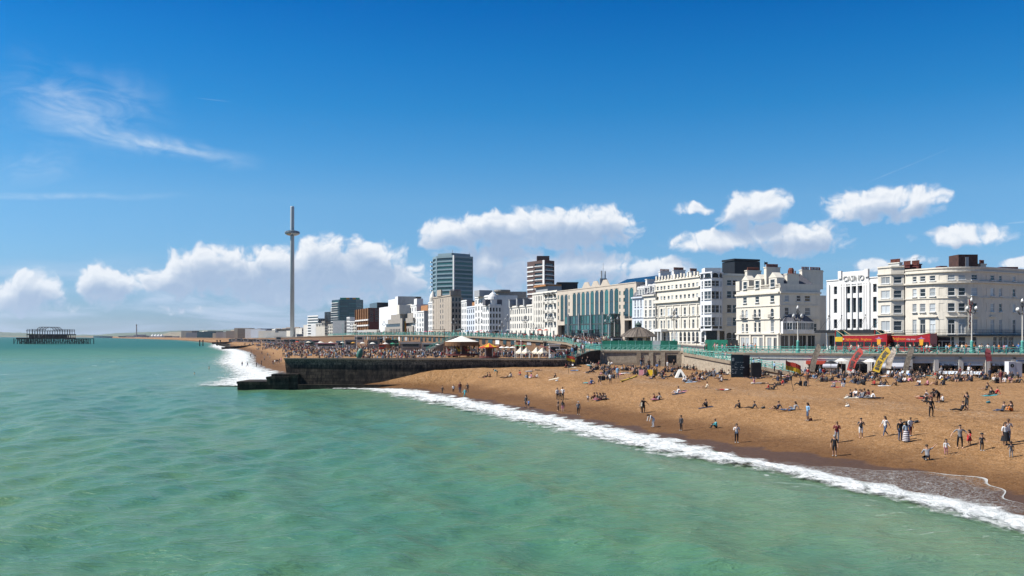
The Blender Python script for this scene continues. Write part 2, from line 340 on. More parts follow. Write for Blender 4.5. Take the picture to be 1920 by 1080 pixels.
def beach_mat():
    m = bpy.data.materials.new('shingle'); m.use_nodes = True; n = NT(m.node_tree); b = m.node_tree.nodes['Principled BSDF']
    pos = n.n('ShaderNodeNewGeometry').outputs['Position']; sh = attr(n, 'shore')
    a = n.noise(pos, .12, 5, .6)[0]; f = n.noise(pos, 9, 3, .7)[0]; mid = n.noise(pos, 1.1, 6, .65)[0]
    c = n.mix(n.mr(a, .35, .65), (*SAND_A, 1), (*SAND_B, 1))
    c = n.mix(n.mr(mid, .56, .72), c, tuple(x * .62 for x in SAND_A) + (1,))
    g3 = n.noise(pos, 2.6, 5, .75, .5)[0]; c = n.mix(n.m('MULTIPLY', n.mr(g3, .52, .64), .6), c, tuple(x * .50 for x in SAND_A) + (1,)); c = n.mix(n.m('MULTIPLY', n.mr(g3, .46, .36), .45), c, (.36, .24, .14, 1))
    c = n.mix(n.m('MULTIPLY', n.mr(f, .54, .66), .75), c, tuple(x * .35 for x in SAND_A) + (1,))
    c = n.mix(n.m('MULTIPLY', n.mr(f, .45, .33), .55), c, (.42, .31, .21, 1))
    # bands of paler flint left along the old tide lines
    tl = n.m('ADD', sh, n.m('MULTIPLY', n.m('SUBTRACT', a, .5), 11))
    band = n.m('MULTIPLY', n.mr(n.m('ABSOLUTE', n.m('SUBTRACT', tl, 24)), 3.0, .4), n.mr(n.noise(pos, 2.8, 6, .8)[0], .5, .66))
    c = n.mix(n.m('MULTIPLY', band, .6), c, (.30, .27, .23, 1))
    w = n.m('ADD', sh, n.m('MULTIPLY', n.m('SUBTRACT', n.noise(pos, .22, 4, .55)[0], .5), 5.5))
    damp = n.mr(w, 12.5, 5.0); wet = n.mr(n.m('ADD', w, n.mr(n.sep(pos)[1], 64, 92, 0, 2.7)), 4.9, 4.1)
    c = n.mix(damp, c, n.mix(1.0, c, (.46, .40, .33, 1), 'MULTIPLY'))
    c = n.mix(wet, c, n.mix(.35, n.mix(1.0, c, (.47, .43, .41, 1), 'MULTIPLY'), (.090, .060, .045, 1)))
    n.put(b.inputs['Base Color'], c); n.put(b.inputs['Roughness'], n.m('SUBTRACT', .9, n.m('MULTIPLY', wet, .30))); b.inputs['Specular IOR Level'].default_value = .2
    h = n.m('ADD', n.m('MULTIPLY', mid, .5), n.m('ADD', n.m('MULTIPLY', f, .12), n.m('MULTIPLY', n.noise(n.v('MULTIPLY', pos, (1, .7, 1)), .75, 4, .6, .6)[0], .9)))
    bp = n.n('ShaderNodeBump'); bp.inputs['Distance'].default_value = .55; n.put(bp.inputs['Strength'], n.m('ADD', .22, n.m('MULTIPLY', n.mr(w, 3, 14), .6))); n.put(bp.inputs['Height'], h)
    m.node_tree.links.new(bp.outputs[0], b.inputs['Normal']); return m
SAND_A = (.200, .104, .039); SAND_B = (.242, .131, .053)
def build_land():
    Ys = np.concatenate([np.linspace(-60, 200, 420), np.exp(np.linspace(math.log(200.8), math.log(30000), 200))])
    Ss = np.concatenate([[-55, -35, -20, -12], np.arange(-8, 64, .6), np.linspace(64, 160, 40), np.exp(np.linspace(math.log(165), math.log(9000), 40))])
    YY, SS = np.meshgrid(Ys, Ss, indexing='ij'); X = shore_x(YY) + SS / .94; Z = land_h(X, YY)
    o = grid_mesh('beach', X, YY, Z, beach_mat(), dict(shore=shore_s(X, YY))); tag(o, 'orange brown shingle beach, darker where it is wet', 'beach', kind='structure')
def surf_mat():
    m = bpy.data.materials.new('surf_foam'); m.use_nodes = True; n = NT(m.node_tree); b = m.node_tree.nodes['Principled BSDF']
    pos = n.n('ShaderNodeNewGeometry').outputs['Position']; v = attr(n, 'across'); w = attr(n, 'swash')
    n1 = n.noise(pos, .35, 6, .62, .4)[0]; n2 = n.noise(n.v('MULTIPLY', pos, (1, .6, 1)), 1.5, 7, .72, .9)[0]
    cell = n.vor(n.v('ADD', pos, n.v('MULTIPLY', n.noise(pos, .8, 3)[1], (1.6, 1.6, 0))), 3.6, 'DISTANCE_TO_EDGE')
    q = n.m('ADD', v, n.m('ADD', n.m('MULTIPLY', n.m('SUBTRACT', n1, .5), 1.2), n.m('MULTIPLY', n.m('SUBTRACT', n2, .5), .5)))                      # 0 at the sea side .. 1 at the land side
    body = n.m('MULTIPLY', n.mr(q, .04, .46), n.mr(q, 1.02, .80))
    holes = n.mr(n2, .24, .52)
    core = n.m('MULTIPLY', n.mr(q, .22, .42), n.mr(q, .94, .74))
    body = n.m('MULTIPLY', body, n.m('MAXIMUM', holes, n.m('MULTIPLY', core, .93)))
    n3 = n.noise(n.v('ADD', pos, n.v('MULTIPLY', n.noise(pos, .5, 3)[1], (2.5, 2.5, 0))), 2.4, 7, .72, 1.0)[0]
    lace = n.m('MULTIPLY', n.m('MAXIMUM', n.mr(n3, .50, .66), n.m('MULTIPLY', n.mr(n.m('ADD', cell, n.m('MULTIPLY', n.m('SUBTRACT', n3, .5), .5)), .10, .0), .55)), n.m('MULTIPLY', w, .66))
    edge = n.m('MULTIPLY', n.mr(n.m('ADD', attr(n, 'rim'), n.m('MULTIPLY', n.m('SUBTRACT', n1, .5), .12)), .95, .995), .7)
    alpha = n.m('MINIMUM', n.m('MAXIMUM', n.m('MAXIMUM', body, lace), edge), 1.0)
    n.put(b.inputs['Base Color'], n.mix(n.mr(n2, .35, .62), (.42, .45, .44, 1), (.62, .63, .62, 1))); b.inputs['Roughness'].default_value = .75; b.inputs['Specular IOR Level'].default_value = .15
    n.put(b.inputs['Alpha'], alpha)
    bp = n.n('ShaderNodeBump'); bp.inputs['Distance'].default_value = .4; bp.inputs['Strength'].default_value = .8; n.put(bp.inputs['Height'], n2)
    m.node_tree.links.new(bp.outputs[0], b.inputs['Normal']); return m
def build_surf(name, Ys, out, mid, inn, label):
    V = np.linspace(0, 1, 46); YY, VV = np.meshgrid(Ys, V, indexing='ij')
    so_ = np.interp(YY, *out); sm = np.interp(YY, *mid); si = sum(np.interp(YY + d_, *inn) for d_ in (-1.5, -.8, 0, .8, 1.5))/5 + .25*np.sin(YY*1.7)*(YY < 72); si = np.maximum(si, sm + .05); s = so_ + (si - so_) * VV; AC = (s - so_)/(sm - so_); SWS = np.clip((s - sm)/(si - sm), 0, 1); LOBE = sst(si - sm, .3, 1.2); X = shore_x(YY) + s / .94
    g = np.random.default_rng(5); Z = np.maximum(land_h(X, YY), 0) + .035
    lump = np.zeros_like(Z)
    for i in range(30):
        L = np.exp(g.uniform(math.log(.8), math.log(5))); a = g.uniform(0, pi); lump += .035 * L ** .6 * np.sin((X * cos(a) + YY * sin(a)) * 2*pi/L + g.uniform(0, 6.28))
    env = np.sin(np.clip((AC - .05) / .9, 0, 1) * pi)
    Z += env * (.02 + np.abs(lump) * .28) + .05 * np.exp(-((AC - .35) / .15) ** 2) * (.6 + .4 * np.sin(YY * .21 + 2 * np.sin(YY * .05)))
    o = grid_mesh(name, X, YY, Z, surf_mat(), dict(across=AC, swash=LOBE * sst(AC, .85, 1.05) * (1 - .55*SWS), rim=LOBE*SWS)); tag(o, label, 'surf', kind='stuff')
def build_hills():
    m = M('downland', (.075, .105, .055), .95, .35, .004)
    for name, D, pts, lab in (('hills', 9500, [(-400,618),(-150,617),(0,622),(60,625),(110,628),(180,627.5),(230,624),(280,622.5),(335,620),(400,618.5),(470,617),(560,616),(620,617)], 'low blue grey downs behind the far coast'),
                         ('far_downs', 5200, [(285,634),(300,627),(320,622.8),(345,621.8),(420,622),(520,618),(600,618)], 'pale bare downland slope above the far harbour')):
        px = np.linspace(pts[0][0], pts[-1][0], 160); py = np.interp(px, *zip(*pts)) + .35 * np.sin(px * .11) + .25 * np.sin(px * .31)
        rows = [(0, 0), (.25, .05), (.6, .2), (.85, .4), (1, .6), (.9, .9)]
        X = np.array([(px - CX) / F * D * (1 + d * .4) for h, d in rows]); Y = np.array([np.full_like(px, D * (1 + d * .4)) for h, d in rows])
        top = (CZ + (HY - py) / F * D * 1.24); Z = np.array([np.maximum(top * h, 0) - 1 for h, d in rows])
        if D < 6000: m = M('stubble_down', (.20, .17, .11), .95, .3, .01)
        tag(grid_mesh(name, X, Y, Z, m), lab, 'hills', kind='structure')
build_sea(); build_land(); build_hills()
YE = np.concatenate([np.linspace(30, 110, 700), np.linspace(110.2, 173, 240)])
build_surf('surf', YE, ([30, 51.5, 56, 60, 66, 70, 76, 87, 110, 130, 152, 173], [-5.4, -4.3, -4.0, -4.0, -4.2, -5.0, -6.6, -8.0, -8.6, -8.8, -9.2, -9.6]),
           ([30, 50, 60, 70, 80, 120, 173], [.4, .2, .2, .2, .6, 1.0, 1.2]),
           ([30, 48, 50, 53, 56, 59, 61, 63, 65, 68, 74, 173], [1, .5, .8, 1.6, 3.4, 5.2, 5.8, 4.8, 3.4, 1.4, .2, .2]), 'white breaking surf along the near shingle beach')
YW = np.exp(np.linspace(math.log(181), math.log(1100), 420))
build_surf('surf', YW, ([181, 230, 283, 340, 459, 567, 850, 1100], [-14, -12, -12, -15, -17, -15, -18, -14]), ([181, 227, 283, 1100], [4, 4, 1.8, 1.8]), ([181, 227, 283, 1100], [5, 5, 2, 2]), 'white breaking surf beyond the dark groyne')
# haze: even, thin air out to the downs
# ------------------------------------------------------------------ building kit
CREAM = M('cream_stucco', (.66, .61, .52), .8, .05, .5, streak=.30, bump=.1, bscale=5); WHITE = M('white_stucco', (.68, .675, .655), .8, .04, .5, streak=.25, bump=.1, bscale=5)
OFFW = M('off_white_stucco', (.64, .61, .545), .8, .05, .5, streak=.35); BISC = M('biscuit_stone', (.52, .45, .345), .85, .06, .8, streak=.25)
BLUEW = M('pale_blue_stucco', (.55, .59, .65), .8, .04, .5, streak=.25); TAN = M('grey_tan_stone', (.36, .31, .255), .9, .12, 1.2, streak=.3)
GREYR = M('grey_render', (.30, .315, .33), .9, .08, .5, streak=.3); SLATE = M('roof_slate', (.10, .10, .115), .7, .25, 2.5); TILE = M('clay_tile', (.36, .17, .07), .85, .25, 2)
LEAD = M('flat_roof_felt', (.20, .20, .20), .9, .2, .6); BLACKM = M('black_cladding', (.016, .016, .018), .45, .3, 1); BRICK = M('brown_brick', (.17, .095, .05), .9, .25, 1.5, streak=.3)
REDB = M('dark_red_brick', (.115, .03, .028), .9, .2, 1.5); BROWNM = M('brown_metal_panel', (.25, .12, .05), .5, .2, 1.5); POT = M('chimney_pot_clay', (.15, .05, .035), .9, .3, 2)
FRAME = M('white_window_frame', (.66, .66, .645), .5, .03, 3); FRAMED = M('dark_window_frame', (.05, .055, .06), .5, .1, 3)
IRON = M('black_ironwork', (.02, .022, .024), .5, .2, 4); TURQ = M('turquoise_paint', (.10, .37, .31), .45, .18, 2.5); CONC = M('grey_concrete', (.29, .265, .235), .9, .15, .8, streak=.4)
CONCD = M('brown_concrete', (.24, .20, .16), .9, .2, .8, streak=.4); NAVY = M('dark_blue_glass_cladding', (.012, .035, .05), .18, .2, .5, spec=.6)
def glass(name, col, rough=.06, spec=.6):
    m = bpy.data.materials.new(name); m.use_nodes = True; n = NT(m.node_tree); b = m.node_tree.nodes['Principled BSDF']
    ri = n.n('ShaderNodeObjectInfo').outputs['Random']
    c = n.mix(ri, tuple(x * .5 for x in col) + (1,), tuple(min(1, x * 1.7) for x in col) + (1,))
    n.put(b.inputs['Base Color'], c); b.inputs['Roughness'].default_value = rough; b.inputs['Specular IOR Level'].default_value = spec; return m
GL = glass('window_glass', (.022, .028, .034)); GLC = glass('window_glass_with_curtain', (.28, .30, .31), .2); GLT = glass('teal_tinted_glass', (.018, .075, .075)); GLB = glass('dim_interior_glass', (.010, .011, .013), .15)
GLN = glass('night_blue_glass', (.02, .045, .06))
PANES = {'d': [GL, GL, GL, GLC], 'c': [GL, GLC, GLC], 't': [GLT, GLT, GLN], 'b': [GLB], 'n': [GLN, GL], 'k': [GL]}
WM = {}
def win_mesh(w, h, style, fm):
    key = (round(w, 2), round(h, 2), style, fm.name)
    if key in WM: return WM[key]
    m = MB(); t = min(.09, w * .1) if style != 'plain' else min(.05, w*.05); hw = w / 2; e = .004
    m.box(-hw+e, -hw+t, -.05, .05, e, h-e).box(hw-t, hw-e, -.05, .05, e, h-e).box(-hw+t, hw-t, -.05, .05, h-t, h-e).box(-hw+t, hw-t, -.05, .05, e, t)
    if style in ('sash', 'arch'): m.box(-hw+t, hw-t, -.06, .04, h*.5-t*.4, h*.5+t*.4)
    if style == 'tall': m.box(-hw+t, hw-t, -.06, .04, h*.68-t*.4, h*.68+t*.4).box(-t*.4, t*.4, -.055, .03, t, h*.68-t*.4)
    if style == 'wide': m.box(-t*.4, t*.4, -.055, .03, t, h-t)
    if style == 'strip':
        k = max(2, int(w / 1.6))
        for i in range(1, k): x = -hw + w*i/k; m.box(x-.05, x+.05, -.055, .03, t, h-t)
    if style == 'ladder':
        k = max(2, int(h / 1.5))
        for i in range(1, k): z = h*i/k; m.box(-hw+t, hw-t, -.055, .03, z-.06, z+.06)
    if style in ('sash', 'tall', 'arch', 'wide') and w > .5: m.box(-hw-.1, hw+.1, -.42, -.051, -.14, -.004)
    p = MB(); p.add([(-hw+t*.6, .02, t*.6), (hw-t*.6, .02, t*.6), (hw-t*.6, .02, h-t*.6), (-hw+t*.6, .02, h-t*.6)], [(0, 1, 2, 3)])
    WM[key] = (m.mesh('window', fm), {g.name: p.mesh('pane', g) for g in (GL, GLC, GLT, GLB, GLN)}); return WM[key]
class Bld:
    def __init__(s, name, label, cat, xy, z, group=None):
        s.o = np.array((xy[0], xy[1], z)); s.root = empty(name, tuple(s.o), label, cat, group)
    def part(s, mb, name, mats, smooth=False):      # mb is in world coordinates
        mb.v = [tuple(np.array(v) - s.o) for v in mb.v]; return mb.build(name, mats, s.root, smooth=smooth)
    def shell(s, pts, z0, z1, mat, name='rear_wall'):
        m = MB()
        for a, b in zip(pts, pts[1:]): m.add([(*a, z0), (*b, z0), (*b, z1), (*a, z1)], [(0, 1, 2, 3)])
        return s.part(m, name, mat)
    def flat(s, poly, z, mat, name='roof'):
        m = MB(); m.add([(*p, z) for p in poly], [tuple(range(len(poly)))]); return s.part(m, name, mat)
    def block(s, poly, z0, z1, mat, name): m = MB(); m.prism(poly, z0, z1); return s.part(m, name, mat)
    def chimney(s, c, d, l, w, z0, z1, pots, mat, pm=None):
        m = MB(); m.obox(c, d, l, w, z0, z1); m.obox(c, d, l+.25, w+.25, z1, z1+.22); k = s.part(m, 'chimney', mat)
        for i in range(pots):
            t = (i - (pots-1)/2) * (l * .86 / max(pots, 1)); q = MB(); q.lathe((c[0]+d[0]*t-s.o[0], c[1]+d[1]*t-s.o[1], z1+.22-s.o[2]), [(.17, 0), (.15, .6), (.19, .65), (.19, .75)], 8); q.build('chimney_pot', pm or POT, k)
class Fac:
    def __init__(s, b, pts, z0, z1, mat, name='wall', frame=None, pane='d'):
        s.b = b; s.p = [np.array(q, float) for q in pts]; s.z0 = z0; s.z1 = z1; s.mat = mat; s.name = name; s.fm = frame or FRAME; s.pane = pane
        s.cum = [0]
        for a, c in zip(s.p, s.p[1:]): s.cum.append(s.cum[-1] + float(np.linalg.norm(c - a)))
        s.L = s.cum[-1]; s.h = []
    def seg(s, u):
        i = int(np.searchsorted(s.cum, u, 'right')) - 1; return min(max(i, 0), len(s.p) - 2)
    def dir(s, u): i = s.seg(u); d = s.p[i+1] - s.p[i]; return d / np.linalg.norm(d)
    def at(s, u, out=0.0):
        i = s.seg(u); d = s.dir(u); q = s.p[i] + d * (u - s.cum[i]); return q + out * np.array((d[1], -d[0]))
    def px(s, px):                                  # distance along the wall at a photo column
        k = (px - CX) / F
        for i in range(len(s.p) - 1):
            a, c = s.p[i], s.p[i+1]; fa = a[0] - k*a[1]; fc = c[0] - k*c[1]
            if fa <= 1e-9 <= fc + 2e-9 or (i == len(s.p) - 2): return s.cum[i] + (s.cum[i+1] - s.cum[i]) * (-fa) / (fc - fa)
    def z(s, py, ref): return ZP(py, s.at(min(max(s.px(ref), 0), s.L))[1])
    def hole(s, u, w, z0, z1, style='sash', pane=None, fm=None, depth=.11, name='window', glass=True):
        u0, u1 = max(u - w/2, .02), min(u + w/2, s.L - .02); s.h.append((round(u0, 2), round(u1, 2), round(max(z0, s.z0), 2), round(min(z1, s.z1 - .02), 2), style, pane or s.pane, fm or s.fm, depth, name, glass)); return s
    def row(s, pxs, py0, py1, ref, wpx, style='sash', wscale=1.0, **k):
        z0, z1 = s.z(py1, ref), s.z(py0, ref)
        for x in pxs:
            w = wpx if not isinstance(x, tuple) else x[1]; x = x[0] if isinstance(x, tuple) else x
            a, c = s.px(x - w/2), s.px(x + w/2); s.hole((a + c)/2, round((c - a) * wscale, 1), z0, z1, style, **k)
        return s
    def grid(s, cols, rows, w, h, zlo, zhi, style='sash', u0=None, u1=None, **k):
        u0 = 0 if u0 is None else u0; u1 = s.L if u1 is None else u1
        for j in range(rows):
            zc = zlo + (zhi - zlo) * (j + .5) / rows
            for i in range(cols): s.hole(u0 + (u1 - u0) * (i + .5) / cols, w, zc - h/2, zc + h/2, style, **k)
        return s
    def band(s, z, h, proj, mat=None, name='cornice', u0=0, u1=None):
        u1 = s.L if u1 is None else u1; us = [u0] + [c for c in s.cum if u0 + .01 < c < u1 - .01] + [u1]; m = MB(); ring = []
        for k, u in enumerate(us):
            q0 = s.at(u - 1e-4 if k == len(us) - 1 else u, -.05); q = s.at(u - 1e-4 if k == len(us)-1 else u, proj); ring += [(*q0, z), (*q, z), (*q, z+h), (*q0, z+h)]
        f = []
        for k in range(len(us) - 1): b = 4*k; f += [(b, b+4, b+5, b+1), (b+1, b+5, b+6, b+2), (b+2, b+6, b+7, b+3)]
        b = 4*(len(us)-1); f += [(0, 1, 2, 3), (b+3, b+2, b+1, b)]
        m.add(ring, f); return s.b.part(m, name, mat or s.mat)
    def pilaster(s, u, w, z0, z1, proj, mat=None, name='pilaster'):
        m = MB(); c = s.at(u, proj/2 - .01); m.obox(c, s.dir(u), w, proj, z0, z1); return s.b.part(m, name, mat or s.mat)
    def text(s, body, u, z, size, mat, out=.12, name='lettering', ext=.05): 
        d = s.dir(u); q = s.at(u, out); return text(body, size, mat, s.b.root, tuple(np.array((*q, z)) - s.b.o), atan2(d[1], d[0]), ext, name)
    def build(s, parts=True):
        us = sorted({0.0, round(s.L, 4), *[round(c, 4) for c in s.cum], *[x for h in s.h for x in h[:2]]}); zs = sorted({s.z0, s.z1, *[x for h in s.h for x in h[2:4]]})
        m = MB(); idx = {}
        def vid(i, j):
            if (i, j) not in idx: q = s.at(us[i] - (1e-5 if i == len(us)-1 else 0)); idx[i, j] = len(m.v); m.v.append((q[0], q[1], zs[j]))
            return idx[i, j]
        H = np.array([h[:4] for h in s.h]) if s.h else np.zeros((0, 4))
        for i in range(len(us) - 1):
            um = (us[i] + us[i+1]) / 2; Hi = H[(H[:, 0] < um) & (H[:, 1] > um)]
            for j in range(len(zs) - 1):
                zm = (zs[j] + zs[j+1]) / 2
                if len(Hi) and ((Hi[:, 2] < zm) & (Hi[:, 3] > zm)).any(): continue
                m.f.append((vid(i, j), vid(i+1, j), vid(i+1, j+1), vid(i, j+1))); m.mi.append(0)
        for (u0, u1, z0, z1, style, pane, fm, dep, nm, gl) in s.h:
            uc = (u0 + u1)/2; d = s.dir(uc); n = np.array((d[1], -d[0])); a, c = s.at(u0), s.at(u1); a2, c2 = a - n*(dep + .06), c - n*(dep + .06)
            m.add([(*a, z0), (*c, z0), (*c, z1), (*a, z1), (*a2, z0), (*c2, z0), (*c2, z1), (*a2, z1)], [(0, 1, 5, 4), (1, 2, 6, 5), (2, 3, 7, 6), (3, 0, 4, 7)])
            if style == 'arch':
                r = (u1 - u0)/2; N = 8; zc = z1 - min(r, (z1-z0)*.5); rz = z1 - zc
                for sgn in (-1, 1):
                    v = [(*(s.at(uc + sgn*r)), z1)]
                    for q in range(N + 1): t = pi/2*q/N; v.append((*s.at(uc + sgn*r*cos(t)), zc + rz*sin(t)))
                    ft = [(0, q+1, q+2) if sgn < 0 else (0, q+2, q+1) for q in range(N)]
                    m.add(v, ft); m.add([tuple(np.array(x) - np.array((n[0], n[1], 0))*dep) for x in v], [])
                    b0 = len(m.v) - 2*len(v); m.add([], []); 
                    for q in range(1, N + 1): m.f.append((b0+q, b0+q+1, b0+len(v)+q+1, b0+len(v)+q)); m.mi.append(0)
            if not gl: continue
            me, pm = win_mesh(round(u1-u0, 2), round(z1-z0, 2), style, fm); q = s.at(uc, -dep); rz_ = atan2(d[1], d[0]); loc = (q[0]-s.b.o[0], q[1]-s.b.o[1], z0-s.b.o[2])
            w = link(nm, me, s.b.root, loc, rz_); link('pane', pm[random.choice(PANES[pane]).name], w)
        return s.b.part(m, s.name, s.mat)
def text(body, size, mat, parent, loc, rz, ext=.05, name='lettering', rx=90, align='CENTER', spacing=1.0):
    c = bpy.data.curves.new(name, 'FONT'); c.body = body; c.size = size; c.extrude = ext; c.align_x = align; c.align_y = 'CENTER'; c.space_character = spacing; c.materials.append(mat); c.resolution_u = 3
    o = bpy.data.objects.new(name, c); COL.objects.link(o); o.parent = parent; o.location = loc; o.rotation_euler = (R(rx), 0, rz); return o
def back(pts, depth):                               # the two rear corners of a plot behind a facade
    a, b = np.array(pts[0]), np.array(pts[-1]); d = (b - a)/np.linalg.norm(b - a); n = np.array((-d[1], d[0])); return [tuple(b + n*depth), tuple(a + n*depth)]
def base_z(Y): return float(np.interp(Y, [150, 225, 271, 320, 370, 430, 620, 900, 1150, 1700, 3000], [6.9, 6.9, 8.2, 9.3, 10.0, 10.4, 10.8, 9.4, 7.6, 6.4, 6.0]))
def flank_pt(B, px):                                # walk inland from a facade corner until the photo column px
    k = (px - CX)/F; u = (k*B[1] - B[0])/(.94 - k*.34); return (B[0] + .94*u, B[1] + .34*u)
def simple(px0, px1, pyt, mat, label, rows, cols, ww=1.1, wh=1.7, flank=None, frows=None, fcols=2, style='sash', pane='d', depth=14, D=None, fm=None, roofm=None, cornice=True, name='seafront_building', cat='building', zb=None, ground=3.2, fmat=None, group=None, ref=None, arch=False):
    D0, D1 = (LINE(px0), LINE(px1)) if D is None else (D if isinstance(D, tuple) else (D, D))
    if style == 'sash' and min(D0, D1) > 330: style = 'plain'; pane = 'k' if pane == 'd' else pane; ww *= 1.12
    A, B = P(px0, D0), P(px1, D1); z0 = (base_z(D1) if zb is None else zb) - .5; z1 = ZP(pyt, D1 if ref is None else ref); b = Bld(name, label, cat, A, z0, group)
    f = Fac(b, [A, B], z0, z1, mat, frame=fm, pane=pane); top = z1 - (.9 if cornice else .5)
    if rows: f.grid(cols, rows, min(ww, f.L/cols*.7), min(wh, (top - z0 - ground)/rows*.66), z0 + .5 + ground*.8, top - .2, style)
    if rows and ground > 2 and f.L > 3: f.grid(max(2, cols//2), 1, min(1.7, f.L/max(2, cols//2)*.7), 2.0, z0 + .7, z0 + 3.1, 'wide', pane='b', name='shop_window')
    f.build()
    if cornice: f.band(z1 - .75, .28, .28)
    pts = [A, B]
    if flank:
        C = flank_pt(B, flank); g = Fac(b, [B, C], z0, z1, fmat or mat, 'side_wall', frame=fm, pane=pane)
        if fcols: g.grid(fcols, frows or rows, min(ww, g.L/fcols*.6), min(wh, (top - z0 - ground)/(frows or rows)*.66), z0 + .5 + ground*.8, top - .2, style)
        g.build(); pts.append(C); 
        if cornice: g.band(z1 - .75, .28, .22)
    bk = back([A, B], depth); bk = [tuple(np.array(pts[-1]) + np.array((-.34, .94))*depth*.9), bk[1]] if flank else bk
    b.shell([pts[-1], *bk, A], z0, z1, fmat or mat); b.flat(pts + bk, z1 - .45, roofm or LEAD); b.f = f; b.z1 = z1; b.pts = pts; b.z0 = z0; return b
def dormer(b, f, u, z, w, h, mat, roofm, out=-.3):
    d = f.dir(u); c = f.at(u, out - 1.0); n = np.array((d[1], -d[0])); m = MB(); m.obox(c, d, w, 2.0, z, z + h)
    a = [c + d*x + n*y for x, y in ((-w/2-.1, 1.1), (w/2+.1, 1.1), (w/2+.1, -1), (-w/2-.1, -1))]; r = [c + n*1.1, c - n*1.0]
    m.add([(*a[0], z+h), (*a[1], z+h), (*a[2], z+h), (*a[3], z+h), (*r[0], z+h+w*.42), (*r[1], z+h+w*.42)], [(0, 1, 4), (1, 2, 5, 4), (2, 3, 5), (3, 0, 4, 5)])
    k = b.part(m, 'dormer', mat); me, pm = win_mesh(round(w*.55, 2), round(h*.75, 2), 'sash', FRAME); q = c + n*1.06
    o = link('window', me, k, (q[0]-b.o[0], q[1]-b.o[1], z + h*.12 - b.o[2]), atan2(d[1], d[0])); 
    pl = link('pane', pm[GL.name], k, o.location, o.rotation_euler[2])
def rail_mesh(b, pts, zf, mat, hgt=1.15, step=2.2, rough=False, lattice=True, postw=.07, part=True):
    """iron railing along world points, zf(x, y) = deck height"""
    lat = MB(); top = MB(); 
    for a, c in zip(pts, pts[1:]):
        a = np.array(a, float); c = np.array(c, float); L = np.linalg.norm(c - a); k = max(1, int(round(L/step))); d = (c - a)/L
        za = lambda q: zf(q[0], q[1])
        qs = [a + (c - a)*i/k for i in range(k + 1)]
        for i, q in enumerate(qs):
            z = za(q)
            if i < k or c is pts[-1] or np.allclose(c, pts[-1]):
                pm = MB(); pm.tube((*q, z), (*q, z + hgt + .08), postw, None, 6); pm.lathe((*q, z + hgt + .08), [(postw*1.3, 0), (postw*1.5, .08), (.01, .17)], 6); b.part(pm, 'post', mat)
            if i == k: continue
            q2 = qs[i+1]; z2 = za(q2)
            top.tube((*q, z + hgt), (*q2, z2 + hgt), .055, None, 5, False); top.tube((*q, z + .18), (*q2, z2 + .18), .04, None, 5, False); top.tube((*q, z + hgt*.72), (*q2, z2 + hgt*.72), .04, None, 5, False)
            if lattice:
                for s0, s1 in ((0, .5), (.5, 1)):
                    A, B_ = q + (q2-q)*s0, q + (q2-q)*s1; zA, zB = z + (z2-z)*s0, z + (z2-z)*s1
                    lat.tube((*A, zA+.2), (*B_, zB+hgt*.7), .035, None, 4, False).tube((*A, zA+hgt*.7), (*B_, zB+.2), .035, None, 4, False)
                    mid = (A + B_)/2; zm = (zA + zB)/2 + .2 + (hgt*.7-.2)/2; ring = [(*(mid + d*.17*cos(t)), zm + .17*sin(t)) for t in np.linspace(0, 2*pi, 9)]; lat.path(ring, .03, 4)
    b.part(top, 'rails', mat)
    if lattice: b.part(lat, 'lattice', mat)
